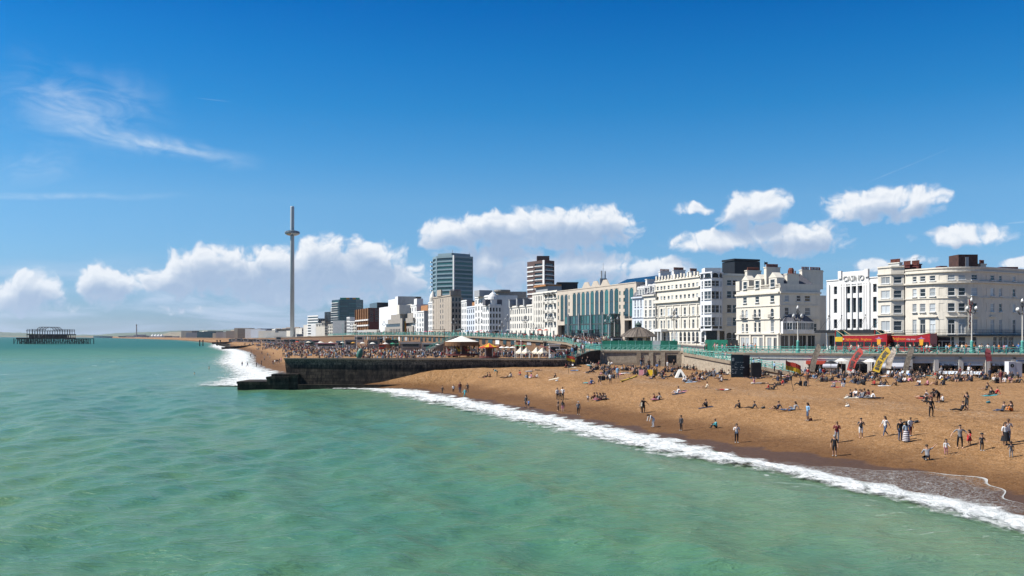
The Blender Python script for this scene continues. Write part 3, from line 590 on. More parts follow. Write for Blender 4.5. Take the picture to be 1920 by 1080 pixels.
# ------------------------------------------------------------------ the sea-front buildings, near to far
q7 = lambda zx: 1540 + zx/4.908
y7 = lambda zy: 470 + zy/4.908
q6 = lambda zx: 1360 + zx/4.911
q5 = lambda zx: 1120 + zx/4.911
q4 = lambda zx: 860 + zx/4.909
y4 = lambda zy: 460 + zy/4.909
q3 = lambda zx: 600 + zx/4.909
def hostel():
    A = np.array((75.5, 184.6)); e = np.array((.5, -.866)); f_ = np.array((.866, .5)); n = np.array((-.866, -.5))
    b = Bld('hostel', 'cream hostel building with a rounded corner and a dark iron balcony', 'building', A, 6.4)
    # canted bay tower at the left end
    t0 = A - e*.2; bay = [t0, t0 + n*1.5 + e*.15, t0 + n*1.5 + e*3.3, t0 + e*5.2]
    g = Fac(b, bay, 6.4, 23.95, CREAM, 'bay_tower', pane='c'); 
    for y0, y1 in ((243, 305), (368, 440), (503, 578), (648, 738)):
        z0, z1 = ZP(y7(y1), 182.5), ZP(y7(y0), 182.5); u1 = (g.cum[1] + g.cum[2])/2 + .25; u2 = (g.cum[2] + g.cum[3])/2
        g.hole(u1, 2.1, z0, z1, 'wide'); g.hole(u2, 1.5, z0, z1, 'sash'); g.hole(g.cum[1]*.5, .7, z0, z1, 'sash')
        g.band(z0 - .45, .22, .3, name='sill_course')
    g.build(); g.band(22.3, .25, .25, name='cornice'); g.band(23.7, .3, .2, name='coping'); 
    # main wall, rounded corner, return face
    p = [A + e*5.2, A + e*10.8]; c0 = p[-1] + np.array((.866, .5))*7
    for i in range(1, 15): t = i/14*pi/2; p.append(c0 + 7*(n*cos(t) + e*sin(t)))
    p.append(p[-1] + f_*13); f = Fac(b, p, 6.4, 23.15, CREAM, 'wall', pane='c'); H = [(345, 420), (485, 560), (630, 766)]
    # bow drawn from the photo columns
    cols = [(858, 22), (932, 36), (1022, 40), (1197, 32), (1293, 46), (1408, 38), (1575, 32), (1650, 30), (1775, 24)]
    for y0, y1, st in ((228, 276, 'sash'), (345, 418, 'sash'), (485, 562, 'sash'), (632, 766, 'tall')):
        z0, z1 = ZP(y7(y1), 174.5), ZP(y7(y0), 174.5)
        for zx, w in cols:
            u = f.px(q7(zx)); f.hole(u, 1.25 if w > 30 else .95, z0, z1, st)
        for zx in (1115, 1500, 1720):               # blocked windows: a sunk panel
            f.hole(f.px(q7(zx)), 1.3, z0, z1, 'blind', glass=False, depth=.05)
    zg = 6.4
    for zx, w, pn in ((870, 1.6, 'b'), (960, 1.6, 'b'), (1110, 3.2, 'b'), (1197, 1.1, 'b'), (1295, 1.3, 'b'), (1410, 1.0, 'b'), (1600, 1.2, 'b'), (1650, 1.3, 'b'), (1695, 1.2, 'b'), (1745, 1.6, 'b')):
        f.hole(f.px(q7(zx)), w, zg + .8, 9.9, 'tall', pane=pn, name='shop_window')
    f.build()
    for zx in (1115, 1500, 1720):
        u = f.px(q7(zx))
        for y0, y1 in ((228, 276), (345, 418), (485, 562), (632, 766)):
            z0, z1 = ZP(y7(y1), 174.5), ZP(y7(y0), 174.5); m = MB(); c = f.at(u, -.06); m.obox(c, f.dir(u), 1.3, .02, z0, z1); b.part(m, 'blocked_window', CREAM)
    for zz, h, pr in ((20.05, .32, .42), (22.2, .2, .30), (22.9, .26, .14), (17.2, .14, .16)): f.band(zz, h, pr, name='cornice')
    for zx, w in cols[1:7]:
        u = f.px(q7(zx)); c = f.at(u, .15); d = f.dir(u); m = MB(); z = ZP(y7(612), 174.5); m.obox(c, d, 2.1, .35, z, z + .16)
        if w > 34: a, q = c - d*1.05, c + d*1.05; nn = np.array((d[1], -d[0]))*.17; m.add([(*(a+nn), z+.16), (*(q+nn), z+.16), (*(c+nn), z+.6), (*(a-nn), z+.16), (*(q-nn), z+.16), (*(c-nn), z+.6)], [(0,1,2), (5,4,3), (0,3,4,1), (1,4,5,2), (2,5,3,0)])
        b.part(m, 'window_hood', CREAM)
    # iron balcony round the first floor
    zb = ZP(y7(778), 174.5); f.band(zb - .2, .2, 1.25, IRON, 'balcony_floor', .2, f.L - .2); m = MB(); us = np.arange(.3, f.L - .3, .28)
    for u in us: q = f.at(u, 1.15); m.tube((*q, zb), (*q, zb + 1.0), .016, None, 3, False)
    for zz in (zb + .12, zb + .55, zb + 1.0):
        for u, v in zip(us, us[1:]): m.tube((*f.at(u, 1.15), zz), (*f.at(v, 1.15), zz), .028, None, 4, False)
    b.part(m, 'balcony_railing', IRON)
    m = MB(); u0, u1 = f.px(q7(980)), f.px(q7(1056)); c = f.at((u0+u1)/2, .5); m.obox(c, f.dir(u0), 2.6, 1.0, 9.0, 10.15); b.part(m, 'red_awning', M('maroon_canvas', (.09, .012, .02), .8, .15))
    poly = bay[:1] + bay[1:3] + p + [tuple(p[-1] + np.array((-.5, .866))*16), (92, 206)]
    b.shell([p[-1], poly[-2], poly[-1], bay[0]], 6.4, 23.1, CREAM); b.flat([tuple(q) for q in poly], 22.6, LEAD)
    b.flat([tuple(q) for q in bay] + [tuple(A + e*5 - n*4), tuple(A - n*4)], 23.6, LEAD, 'bay_roof')
    for zx, l, z1, k in ((680, 2.6, 24.9, 7), (790, 1.8, 24.5, 5), (868, 2.0, 24.6, 5)):
        u = P(q7(zx), 187); b.chimney(u, (.5, -.866), l, .9, 22.5, z1, k, OFFW if zx < 700 else REDB)
    x = np.array(P(q7(1305), 181)); b.block([tuple(x + np.array(q)) for q in ((-1.9, -2), (1.9, -2), (1.9, 2), (-1.9, 2))], 22.4, 26.1, M('rusty_brown_cladding', (.06, .028, .022), .8, .3, 2), 'roof_plant_room')
    m = MB(); m.box(x[0]-.55, x[0]+.1, x[1]-2.06, x[1]-1.99, 23.3, 25.6); b.part(m, 'plant_room_panel', GREYR)
    for zx, w, h in ((1105, 1.4, .7), (1705, 3.5, .5)): c = P(q7(zx), 182); m = MB(); m.box(c[0]-w/2, c[0]+w/2, c[1]-1, c[1]+1, 22.5, 23.3 + h); b.part(m, 'roof_vent', M('maroon_canvas', (.09, .012, .02), .8, .15))
    b.chimney(P(q7(1475), 181), (.9, .4), 1.6, .8, 22.5, 24.2, 3, CREAM)
    m = MB(); c = P(q7(880), 186); m.tube((*c, 23), (*c, 26), .03); m.tube((c[0]-.9, c[1], 25.8), (c[0]+.9, c[1], 26.3), .02); b.part(m, 'aerial', IRON)
    # upright sign board with stacked letters
    u = f.px(q7(1358)); c = f.at(u, .75); d = f.dir(u); rz = atan2(d[1], d[0]); z1 = ZP(y7(448), 173); z0 = ZP(y7(735), 173); m = MB(); m.obox(c, d, .9, .12, z0, z1); sg = b.part(m, 'hanging_sign', M('sign_cream_panel', (.70, .64, .52), .6, .04))
    for k, ch in enumerate('HOSTEL POINT'):
        if ch != ' ': text(ch, .95, M('sign_red', (.42, .05, .03), .5, .05) if k < 6 else M('sign_dark_red', (.12, .03, .03), .5, .05), sg, tuple(np.array((*(c + np.array((d[1], -d[0]))*.08), z1 - .45 - k*(z1-z0-.6)/11.3)) - b.o), rz, .02)
    return b
hostel()
def casino():
    A, B = np.array(P(1550, 199)), np.array(P(1655.5, 184.7)); WC = M('casino_white_render', (.70, .69, .67), .75, .03, .5, streak=.12)
    b = Bld('casino_building', 'white art deco building with a stepped parapet and CASINO lettering', 'building', A, 6.4); f = Fac(b, [A, B], 6.4, 22.2, WC, frame=FRAMED, pane='n')
    for zx, w, rows in [(130, 1.0, None), (492, 1.0, None), (253, 1.25, 1), (308, 1.25, 1), (365, 1.25, 1)]:
        u = f.px(q7(zx)); 
        for (y0, y1) in ((318, 392), (434, 568), (628, 712)): f.hole(u, w, ZP(y7(y1), 192), ZP(y7(y0), 192), 'ladder', depth=.35)
    for zx in (126, 492): f.hole(f.px(q7(zx)), 2.3, ZP(y7(276 if zx < 300 else 255), 192 + (3 if zx < 300 else -4)), ZP(y7(254 if zx < 300 else 238), 192 + (3 if zx < 300 else -4)), 'plain', pane='b', depth=.5, name='parapet_slot')
    for k in range(6): f.hole(f.L*(k+.5)/6, f.L/6*.72, 6.9, 10.1, 'wide', pane='b', depth=.6, name='entrance_bay', fm=FRAMED)
    f.build(); U = lambda zx: f.px(q7(zx))
    for zx in (70, 180, 205, 228, 281, 336, 392, 415, 440, 545): f.pilaster(U(zx), .42 if 220 < zx < 400 else .6, 11.4, ZP(y7(300), 192), .28, WC, 'fluted_pilaster')
    f.pilaster((U(165) + U(440))/2, U(440) - U(165), 21.0, 23.7, .18, WC, 'raised_parapet')
    for zx in (182, 428): f.pilaster(U(zx), .9, 22.3, 23.95, .5, WC, 'stepped_finial')
    f.band(22.0, .22, .15, WC, 'coping'); f.band(20.55, .2, .25, WC, 'cornice', U(165), U(440))
    zc = ZP(y7(757), 192); f.band(zc, .62, 2.6, BLACKM, 'entrance_canopy', -.8, f.L); 
    for zx in (75, 198, 415, 548): u = U(zx); m = MB(); q0, q1 = f.at(u, .05), f.at(u - .5, 2.4); m.tube((*q0, 14.3), (*q1, zc + .6), .03); m.tube((*q0, 14.3), (*f.at(u + .5, 2.4), zc + .6), .03); m.ell((*f.at(u, .15), 14.35), .22, .22, .22, 8, 5); b.part(m, 'canopy_tie', IRON)
    dk = M('lettering_grey', (.50, .50, .48), .6, .03); f.text('CASINO', (U(205) + U(408))/2, ZP(y7(253), 191.5), 1.6, dk, .34, ext=.07)
    bk = back([A, B], 18); b.shell([tuple(B), *bk, tuple(A)], 6.4, 22.1, WC); b.flat([tuple(A), tuple(B)] + bk, 21.6, LEAD)
casino()
def mansard_hotel():
    A, B = np.array(P(1380.5, 231)), np.array(P(1462, 214.5)); C = np.array(flank_pt(B, 1538)); Y6 = lambda zy, D=222: ZP(470 + zy/4.911, D)
    z1 = Y6(352, 220); b = Bld('corner_hotel', 'cream corner hotel with a slate mansard, three dormers and tall chimneys', 'building', A, 6.4)
    f = Fac(b, [A, B], 6.4, z1, CREAM); U = lambda zx: f.px(q6(zx))
    for zx in (180, 293, 432): f.hole(U(zx), 1.55, Y6(476), Y6(420), 'sash')
    for zx, h0, h1, st in [(160,540,612,'arch'),(196,540,612,'arch'),(272,538,612,'arch'),(314,538,612,'arch'),(431,538,612,'arch'),(162,668,745,'arch'),(198,668,745,'arch'),(275,660,752,'sash'),(314,660,752,'sash'),(432,658,748,'sash')]: f.hole(U(zx), 1.25 if zx > 420 else 1.0, Y6(h1), Y6(h0), st)
    for zx in (160, 202, 272, 330, 405, 463): f.hole(U(zx), 1.7, 6.9, Y6(800), 'wide', pane='c', name='shop_window')
    f.build()
    g = Fac(b, [B, C], 6.4, z1, CREAM, 'side_wall')
    for zx, w in ((565, 1.2), (675, 1.2), (757, 1.6)): 
        g.hole(g.px(q6(zx)), w, Y6(470, 218), Y6(415, 218), 'sash')
        if zx != 675: g.hole(g.px(q6(zx)), w, Y6(595, 218), Y6(525, 218), 'sash')
    g.hole(g.px(q6(823)), 1.2, Y6(745, 219), Y6(670, 219), 'sash')
    for k in range(4): g.hole(g.L*(.12 + .22*k), 2.2, 6.9, 10.2, 'wide', pane='b', name='shop_window')
    g.build()
    for h in (f, g):
        for zy, hh, pr in ((405, .4, .45), (515, .18, .18), (635, .2, .25), (772, .35, .4)): h.band(Y6(zy, 222), hh, pr, name='cornice')
    for zx in (125, 235, 360, 490): f.pilaster(U(zx), .6, 6.4, Y6(775), .3, CREAM)
    for zx in (178, 293, 430):
        m = MB(); c = f.at(U(zx), .35); d = f.dir(1); zz = Y6(624); m.obox(c, d, 2.3 if zx < 400 else 1.5, .7, zz, zz + .12)
        for k in range(9): w = (k/8 - .5)*(2.2 if zx < 400 else 1.4); q = f.at(U(zx) + w, .65); m.tube((*q, zz), (*q, zz + .8), .025, None, 4)
        m.tube((*f.at(U(zx) - (1.1 if zx < 400 else .7), .65), zz + .8), (*f.at(U(zx) + (1.1 if zx < 400 else .7), .65), zz + .8), .04); b.part(m, 'iron_balcony', IRON)
    # balustraded parapet, dormers, mansard
    e = f.dir(1); n = np.array((e[1], -e[0])); ins = lambda q, a: np.array(q) + np.array((.94, .34))*a
    rid = Y6(212, 222); D_ = np.array(back([A, B], 15)[1]); Cb = C + np.array((-.34, .94))*13
    base = [A - n*.8, B - n*.8 + e*(-.3), C, Cb]; cen = (A + B)/2 - n*6
    r0, r1 = A - n*5.5 - (-e)*0 + e*3, B - n*5.5 - e*3; r2 = C + np.array((-.34, .94))*5 - np.array((.94, .34))*2
    m = MB(); m.add([(*base[0], z1 - .2), (*base[1], z1 - .2), (*base[2], z1 - .2), (*base[3], z1 - .2), (*r0, rid), (*r1, rid), (*r2, rid)], [(0, 1, 5, 4), (1, 2, 6, 5), (2, 3, 6), (3, 0, 4), (3, 4, 5, 6)]); b.part(m, 'mansard_roof', SLATE)
    for zx, w in ((180, 2.9), (292, 2.9), (432, 3.1)): dormer(b, f, U(zx), Y6(355), w, 2.5, CREAM, SLATE, -.15)
    f.pilaster(U(118), 1.6, z1, z1 + 2.4, .2, CREAM, 'corner_pier')
    m = MB()
    for a0, a1 in ((205, 262), (325, 400), (462, 505)):
        u0, u1 = U(a0), U(a1)
        for u in np.arange(u0, u1, .35): q = f.at(u, -.1); m.lathe((*q, z1), [(.09, 0), (.12, .25), (.06, .5), (.1, .8)], 6)
        m.obox(f.at((u0+u1)/2, -.1), e, u1-u0, .3, z1 + .8, z1 + 1.0)
    b.part(m, 'balustrade', CREAM); m = MB(); m.obox((B + C)/2 + np.array((-.34, .94))*.2, (.94, .34), g.L, .3, z1, z1 + 1.0); b.part(m, 'side_parapet', CREAM)
    for zx, D, l, zt, k in ((255, 232, 4.2, 190, 8), (430, 222, 4.0, 160, 9), (612, 218, 3.4, 222, 3), (735, 223, 2.6, 185, 5), (825, 226, 3.6, 188, 7), (870, 232, 1.2, 195, 1)):
        b.chimney(P(q6(zx), D), (.94, .34), l, 1.0, z1 + .5, ZP(470 + zt/4.911, D), k, CREAM)
    m = MB(); c = P(q6(360), 224); m.tube((*c, rid - 1), (*c, rid + 3.2), .05); b.part(m, 'flagpole', IRON); m = MB(); m.box(c[0], c[0] + .8, c[1] - .02, c[1] + .02, rid + 2.4, rid + 3.0); b.part(m, 'roof_flag', IRON)
    m = MB(); c = P(q6(605), 219); m.lathe((*c, ZP(470 + 222/4.911, 218)), [(.7, 0), (.7, 1.3), (.5, 1.7)], 8); b.part(m, 'terracotta_turret', POT)
    # glazed first-floor bay on the side
    u0, u1 = .15, g.px(q6(790)); z0, zt = Y6(765, 217), Y6(665, 217); pts = [g.at(u0 + .1)] + [g.at(u0 + (u1-u0)*t, .3 + 2.0*sin(pi*min(max(t, .12), .88))) for t in (.0, .12, .25, .38, .5, .62, .75, .88, 1)] + [g.at(u1)]
    h = Fac(b, pts, z0, zt + .3, WHITE, 'glazed_bay', pane='n')
    for k in range(1, len(pts) - 2): 
        for s_ in (.27, .73): h.hole(h.cum[k] + (h.cum[k+1] - h.cum[k])*s_, (h.cum[k+1] - h.cum[k])*.4, z0 + 1.0, zt, 'sash', depth=.1)
    h.build(); top = [(*q, zt + .3) for q in pts]; m = MB(); m.add(top + [(*(g.at((u0+u1)/2 + x, .05)), zt + 2.0) for x in (-2.6, 2.6)], [(i, i+1, len(pts) + (i >= len(pts)//2)) for i in range(len(pts)-1)] + [(len(pts)//2, len(pts)+1, len(pts))]); b.part(m, 'bay_roof', SLATE)
    m = MB(); m.add([(*q, z0) for q in pts], [tuple(range(len(pts)))[::-1]]); b.part(m, 'bay_floor', IRON)
    b.shell([tuple(C), tuple(Cb), tuple(D_), tuple(A)], 6.4, z1, CREAM)
    # darker rear wing
    E = np.array(flank_pt(np.array(C) + np.array((-.34, .94))*3, 1549)); w = C + np.array((-.34, .94))*3; b.block([tuple(w), tuple(E), tuple(E + np.array((-.34, .94))*12), tuple(w + np.array((-.34, .94))*12)], 6.4, z1 - 1.5, CREAM, 'rear_wing')
mansard_hotel()
def tower_hotel():
    A, B = np.array(P(1229, 271.5)), np.array(P(1313, 247)); Y5 = lambda zy, D: ZP(470 + zy/4.911, D); DA, DB = 271.5, 247
    CRE = M('ivory_stucco', (.67, .625, .535), .8, .04, .5, streak=.22); z1 = Y5(270, 270)
    b = Bld('promenade_hotel', 'ivory hotel with a white corner bay tower and battlement parapet', 'building', A, 7.0); f = Fac(b, [A, B], 7.0, z1, CRE, pane='d'); cols = [555, 590, 618, 656, 690, 728, 767, 805, 843, 883, 920]
    rows = [(333, 372, 278, 330), (425, 472, 378, 440), (538, 602, 505, 562), (645, 722, 612, 712)]
    for k, zx in enumerate(cols):
        u = f.px(q5(zx)); t = (zx - 555)/365; D = f.at(u)[1]
        for r, (a0, a1, c0, c1) in enumerate(rows):
            z_1, z_0 = Y5(a0 + (c0-a0)*t, D), Y5(a1 + (c1-a1)*t, D); f.hole(u, 1.25, round(Y5(rows[r][1], DA), 2), round(Y5(rows[r][0], DA), 2), 'sash' if r < 3 else 'tall')
        f.hole(u, 1.5, 8.4, 11.2, 'arch', pane='d', name='ground_floor_window')
    f.build(); 
    for zy, h, pr in ((378, .35, .45), (488, .9, .7), (515, .2, .2), (618, .2, .3), (735, .5, .35)): f.band(Y5(zy, DA), h, pr, name='cornice')
    f.band(z1 - .6, .25, .35, name='cornice')
    for k in range(14): f.pilaster(f.L*(k+.5)/14, .75, z1, z1 + (.9 if k % 2 else 1.1), .3, CRE, 'battlement')
    for k in range(6): f.pilaster(f.L*(k*2+.9)/11.6, .5, Y5(735, DA) + .5, Y5(515, DA), .2, CRE)
    m = MB(); c = f.at(f.px(q5(605)), 1.2); m.obox(c, f.dir(1), 6.5, 2.4, 11.3, 12.0); b.part(m, 'entrance_porch', WHITE)
    for dx in (-3, -1, 1, 3): m = MB(); q = f.at(f.px(q5(605)) + dx, 2.2); m.lathe((*q, 7.0), [(.3, 0), (.25, .2), (.22, 4.1), (.32, 4.3)], 8); b.part(m, 'porch_column', WHITE)
    # white corner tower with tall bay windows
    e = f.dir(1); n = np.array((e[1], -e[0])); T0 = B + n*.2; tp = [T0, T0 + n*1.4 + e*1.1, T0 + n*1.6 + e*5.0, T0 + n*.2 + np.array((.3, -7.6))]
    D = np.array(P(q5(950), 246)); tp = [np.array(P(q5(948), 246)), np.array(P(q5(982), 243.2)), np.array(P(q5(1053), 240.5)), np.array(P(q5(1120), 241)), np.array(P(q5(1152), 243.5))]
    zt = Y5(195, 241); zb = Y5(735, 241); WT = M('white_tower_panels', (.68, .69, .715), .55, .03, .6, streak=.12); g = Fac(b, tp, zb, zt, WT, 'bay_tower', pane='d')
    for i, xs in enumerate(([966], [1000, 1031], [1071, 1103], [1138])):
        for zx in xs:
            u = g.px(q5(zx)); w = 1.25 if len(xs) == 2 else 1.1
            for (y0, y1) in ((275, 328), (372, 445), (500, 572), (612, 690)): g.hole(u, w, Y5(y1, 241), Y5(y0, 241), 'sash', depth=.15, pane='d')
        um = (g.cum[i] + g.cum[i+1])/2; wd = (g.cum[i+1] - g.cum[i])*.8; g.hole(um, wd, Y5(243, 241), Y5(205, 241), 'arch', pane='b', fm=IRON, depth=.15, name='lunette_window'); g.hole(um, wd, Y5(718, 241), Y5(692, 241), 'plain', pane='b', fm=IRON, depth=.15, name='half_round_window')
    g.build(); g.band(zt - .3, .35, .25, name='coping'); g.band(Y5(250, 241), .2, .2, name='cornice'); m = MB(); m.add([(*q, zb) for q in tp] + [(*(tp[-1] + np.array((1, 4))), zb)], [tuple(range(len(tp)+1))[::-1]]); b.part(m, 'bay_floor', WT)
    b.flat([tuple(q) for q in tp] + [tuple(tp[-1] + np.array((1, 5))), tuple(tp[0] + np.array((2, 4)))], zt - .2, LEAD, 'bay_roof')
    m = MB(); c = P(q5(1050), 246); m.box(c[0]-2.2, c[0]+2.4, c[1]-2, c[1]+2, zt - .3, zt + 1.3); b.part(m, 'roof_hut', WHITE)
    # shaded side wing running inland
    S = np.array(P(q5(1122), 244)); E = np.array(flank_pt(S, q5(1292) + 14)); zw = Y5(212, 246); h = Fac(b, [S, E], 7.0, zw, CRE, 'side_wall')
    for zx in (1215, 1268):
        for y0, y1 in ((275, 325), (375, 440), (500, 575), (615, 692)): h.hole(h.px(q5(zx)), 1.5, Y5(y1, 248), Y5(y0, 248), 'sash', pane='d')
        h.hole(h.px(q5(zx)), 1.8, 7.6, 11.0, 'arch', pane='b', name='ground_floor_window')
    h.hole(h.px(q5(1150)), 1.6, 7.6, 11.4, 'plain', pane='b', name='doorway')
    h.build(); h.band(zw - .7, .25, .3)
    G = Fac(b, [tuple(B), tuple(P(q5(1012), 244.5)), tuple(S)], 7.0, zb + .3, WHITE, 'ground_floor'); G.hole(G.px(q5(1050)), 3.2, 7.2, 11.6, 'plain', pane='b', depth=1.2, name='hotel_entrance'); G.hole(G.px(q5(972)), 1.4, 8.2, 11.2, 'arch', pane='d', name='ground_floor_window'); G.build()
    bk = [tuple(E + np.array((-.34, .94))*16), tuple(A + np.array((.94, .34))*18)]
    b.shell([tuple(E), *bk, tuple(A)], 7.0, z1 - .2, CRE); b.flat([tuple(A), tuple(B), tuple(S), tuple(E), *bk], z1 - .6, LEAD)
    for zx, D, l, zy, k in ((620, 272, 3.6, 200, 7), (748, 262, 3.8, 185, 9), (884, 256, 2.6, 195, 6)): b.chimney(P(q5(zx), D), (.94, .34), l, 1.1, z1 - .5, Y5(zy, D), k, WHITE)
    x0, x1 = np.array(P(1354, 258)), np.array(P(1377.5, 252)); x2 = np.array(flank_pt(x1, 1425)); b.block([tuple(x0), tuple(x1), tuple(x2), tuple(x2 + (x0 - x1))], zw - .6, ZP(491.5, 256), BLACKM, 'roof_plant_room'); b.block([tuple(x0 - (.2, .3)), tuple(x1 - (.2, .3)), tuple(x2), tuple(x2 + (x0 - x1))], ZP(494, 256) + .5, ZP(491, 256) + .6, BLACKM, 'plant_room_cap')
tower_hotel()
def terrace_pair():
    Y5 = lambda zy, D: ZP(470 + zy/4.911, D)
    for x0, x1, mat, lab, cols, ds, ww in ((322, 425, BLUEW, 'narrow pale blue terrace house with three arched white dormers', (348, 375, 402), (362, 386, 411), .8), (425, 534, OFFW, 'narrow ivory terrace house with two arched white dormers', (446, 487, 530), (460, 503), 1.1)):
        A, B = P(q5(x0), LINE(q5(x0)) - 1), P(q5(x1), LINE(q5(x1)) - 1); z1 = Y5(432 if x0 < 400 else 412, A[1]); b = Bld('terrace_house', lab, 'building', A, 7.4); f = Fac(b, [A, B], 7.4, z1, mat)
        for zx in cols:
            u = min(max(f.px(q5(zx)), .8), f.L - .8)
            for y0, y1 in ((458, 515), (545, 612), (645, 715)): f.hole(u, 1.6 if zx == 487 else ww, Y5(y1, A[1]-2), Y5(y0, A[1]-2), 'sash')
        f.hole(f.L*.3, 1.6, 7.9, 10.9, 'wide', pane='b', name='shop_window').hole(f.L*.72, 1.6, 7.9, 10.9, 'wide', pane='b', name='shop_window'); f.build(); f.band(z1 - .35, .4, .5); f.band(Y5(620, A[1]), .18, .25)
        bk = back([A, B], 12); zr = Y5(318, A[1]); e = f.dir(1); n = np.array((e[1], -e[0])); A2, B2 = np.array(A) - n*2.2, np.array(B) - n*2.2
        m = MB(); m.add([(*A, z1), (*B, z1), (*B2, zr), (*A2, zr), (*bk[0], zr), (*bk[1], zr)], [(0, 1, 2, 3), (3, 2, 4, 5)]); m.add([(*B, z1), (*bk[0], z1), (*bk[0], zr), (*B2, zr)], [(0, 1, 2, 3)]); m.add([(*A, z1), (*bk[1], z1), (*bk[1], zr), (*A2, zr)], [(3, 2, 1, 0)]); b.part(m, 'mansard_roof', SLATE)
        for zx in ds: dormer(b, f, f.px(q5(zx)), z1 + .5, 1.5, 2.2, WHITE, SLATE, -.5)
        b.shell([B, *bk, A], 7.4, z1, mat)
        if x0 > 400: b.chimney(P(q5(490), A[1] + 3), (.94, .34), 3.0, 1.1, zr - 2, zr + 1.8, 0, WHITE)
terrace_pair()
def modern_hotel():
    A, B = np.array(P(1044.5, LINE(1044.5))), np.array(P(1193, LINE(1193) + 1)); BS = M('pinkish_cream_render', (.50, .435, .36), .85, .05, .6, streak=.2)
    b = Bld('modern_hotel', 'long beige modern hotel with tall teal arched windows and a glass porch', 'building', A, 7.5); Yq = lambda zy, D: ZP(y4(zy), D); z1 = Yq(415, 338)
    f = Fac(b, [A, B], 7.5, z1, BS, frame=FRAMED, pane='t'); U = lambda zx: f.px(q4(zx))
    for zx in (1065, 1105, 1146, 1187, 1229, 1272, 1316, 1361, 1406, 1452): f.hole(U(zx), 2.85, Yq(648, 322), Yq(430, 322), 'arch', pane='t', depth=.03, name='tall_arched_window')
    for zx in (952, 989): f.hole(U(zx), 2.75, Yq(686, 338), Yq(455, 338), 'arch', pane='t', depth=.03, name='tall_arched_window')
    for zx in (1546, 1590): f.hole(min(U(zx), f.L - 1.6), 2.7, Yq(655, 288), Yq(390, 288), 'arch', pane='t', depth=.03, name='tall_arched_window')
    for zx in (918, 1016, 1484, 1522):
        for k, y in enumerate((478, 540, 604, 668)): f.hole(U(zx), .9, Yq(y + 18 - (zx > 1300)*38, f.at(U(zx))[1]), Yq(y - 18 - (zx > 1300)*38, f.at(U(zx))[1]), 'plain', pane='t')
    f.hole(U(960), 9.5, 8.2, Yq(735, 338), 'plain', pane='b', depth=1.5, name='recessed_entrance'); f.hole(min(U(1560), f.L - 3), 5.0, 8.0, Yq(690, 290), 'plain', pane='b', depth=1.5, name='recessed_entrance')
    f.build(); f.band(z1 - .3, .3, .12, name='coping')
    for (x0, x1) in ((1135, 1215), (1218, 1300), (1305, 1390)):   # shaped gables on the parapet
        u0, u1 = U(x0), U(x1); m = MB(); ov = []
        for t, h in ((0, 0), (.12, .5), (.32, 1.9), (.68, 1.9), (.88, .5), (1, 0)): ov.append((u0 + (u1-u0)*t, h))
        v = [(*f.at(u, o), z1 + h) for o in (.13, -.3) for u, h in ov]; k = len(ov); m.add(v, [tuple(range(k)), tuple(range(k, 2*k))[::-1]] + [(i+1, i, k+i, k+i+1) for i in range(k-1)]); b.part(m, 'shaped_gable', BS)
    # glass atrium porch
    u0, u1 = U(1046), U(1483); z0, zt = 7.8, Yq(648, 322); pts = [f.at(u0, .05), f.at(u0 + .3, 3.2), f.at(u1 - .3, 3.2), f.at(u1, .05)]; g = Fac(b, pts, z0, zt, FRAMED, 'glass_porch', frame=M('teal_frame', (.05, .16, .15), .4, .1), pane='t')
    k = 16
    for i in range(k):
        for j in range(3): g.hole(g.cum[1] + (g.cum[2]-g.cum[1])*(i+.5)/k, (g.cum[2]-g.cum[1])/k*.9, z0 + (zt-z0)*(j+.06)/3, z0 + (zt-z0)*(j+.94)/3, 'plain', depth=.06, name='porch_pane')
    for i in range(2):
        for j in range(3): g.hole(g.cum[2] + (g.L-g.cum[2])*(i+.5)/2, (g.L-g.cum[2])/2*.88, z0 + (zt-z0)*(j+.06)/3, z0 + (zt-z0)*(j+.94)/3, 'plain', depth=.06, name='porch_pane')
    g.build(); b.flat([tuple(q) for q in pts], zt - .05, M('teal_frame', (.05, .16, .15), .4, .1), 'porch_roof')
    for t in (.12, .36, .62, .86): q = f.at(u0 + (u1-u0)*t, 3.6); m = MB(); m.tube((*q, z0), (*q, zt + .6), .22, None, 8); b.part(m, 'porch_column', GREYR)
    for t in (.2, .34, .48, .6, .72): m = MB(); q = f.at(u0 + (u1-u0)*t, 4.2); m.obox(q, f.dir(1), 3.6, 2.2, z0 + 4.2, z0 + 4.35); b.part(m, 'porch_awning', GLN)
    bk = back([A, B], 26); b.shell([tuple(B), *bk, tuple(A)], 7.5, z1, BS); b.flat([tuple(A), tuple(B)] + bk, z1 - .6, LEAD)
    e = f.dir(1); n = np.array((e[1], -e[0]))
    for t in (.66, .74, .82, .9, .97): c = A + (B - A)*t - n*6; m = MB(); d = e*2.4; w = n*3.2; m.add([(*(c - d + w), z1 - .5), (*(c + d + w), z1 - .5), (*(c + d - w), z1 + 2.4), (*(c - d - w), z1 + 2.4), (*(c - d - w), z1 - .5), (*(c + d - w), z1 - .5)], [(0, 1, 2, 3), (1, 5, 2), (0, 3, 4), (3, 2, 5, 4)]); b.part(m, 'roof_skylight', NAVY)
    m = MB(); c = np.array(P(q4(1330), 322)); m.box(c[0]-1.2, c[0]+1.2, c[1]-1, c[1]+1, z1 - .5, z1 + 3.4); m.tube((c[0]-.6, c[1], z1 + 3), (c[0]-.6, c[1], z1 + 6.2), .3); m.tube((c[0]+.7, c[1], z1 + 3), (c[0]+.7, c[1], z1 + 6), .25); m.tube((*c, z1 + 3), (*c, z1 + 9), .06); b.part(m, 'roof_mast', GREYR)
modern_hotel()
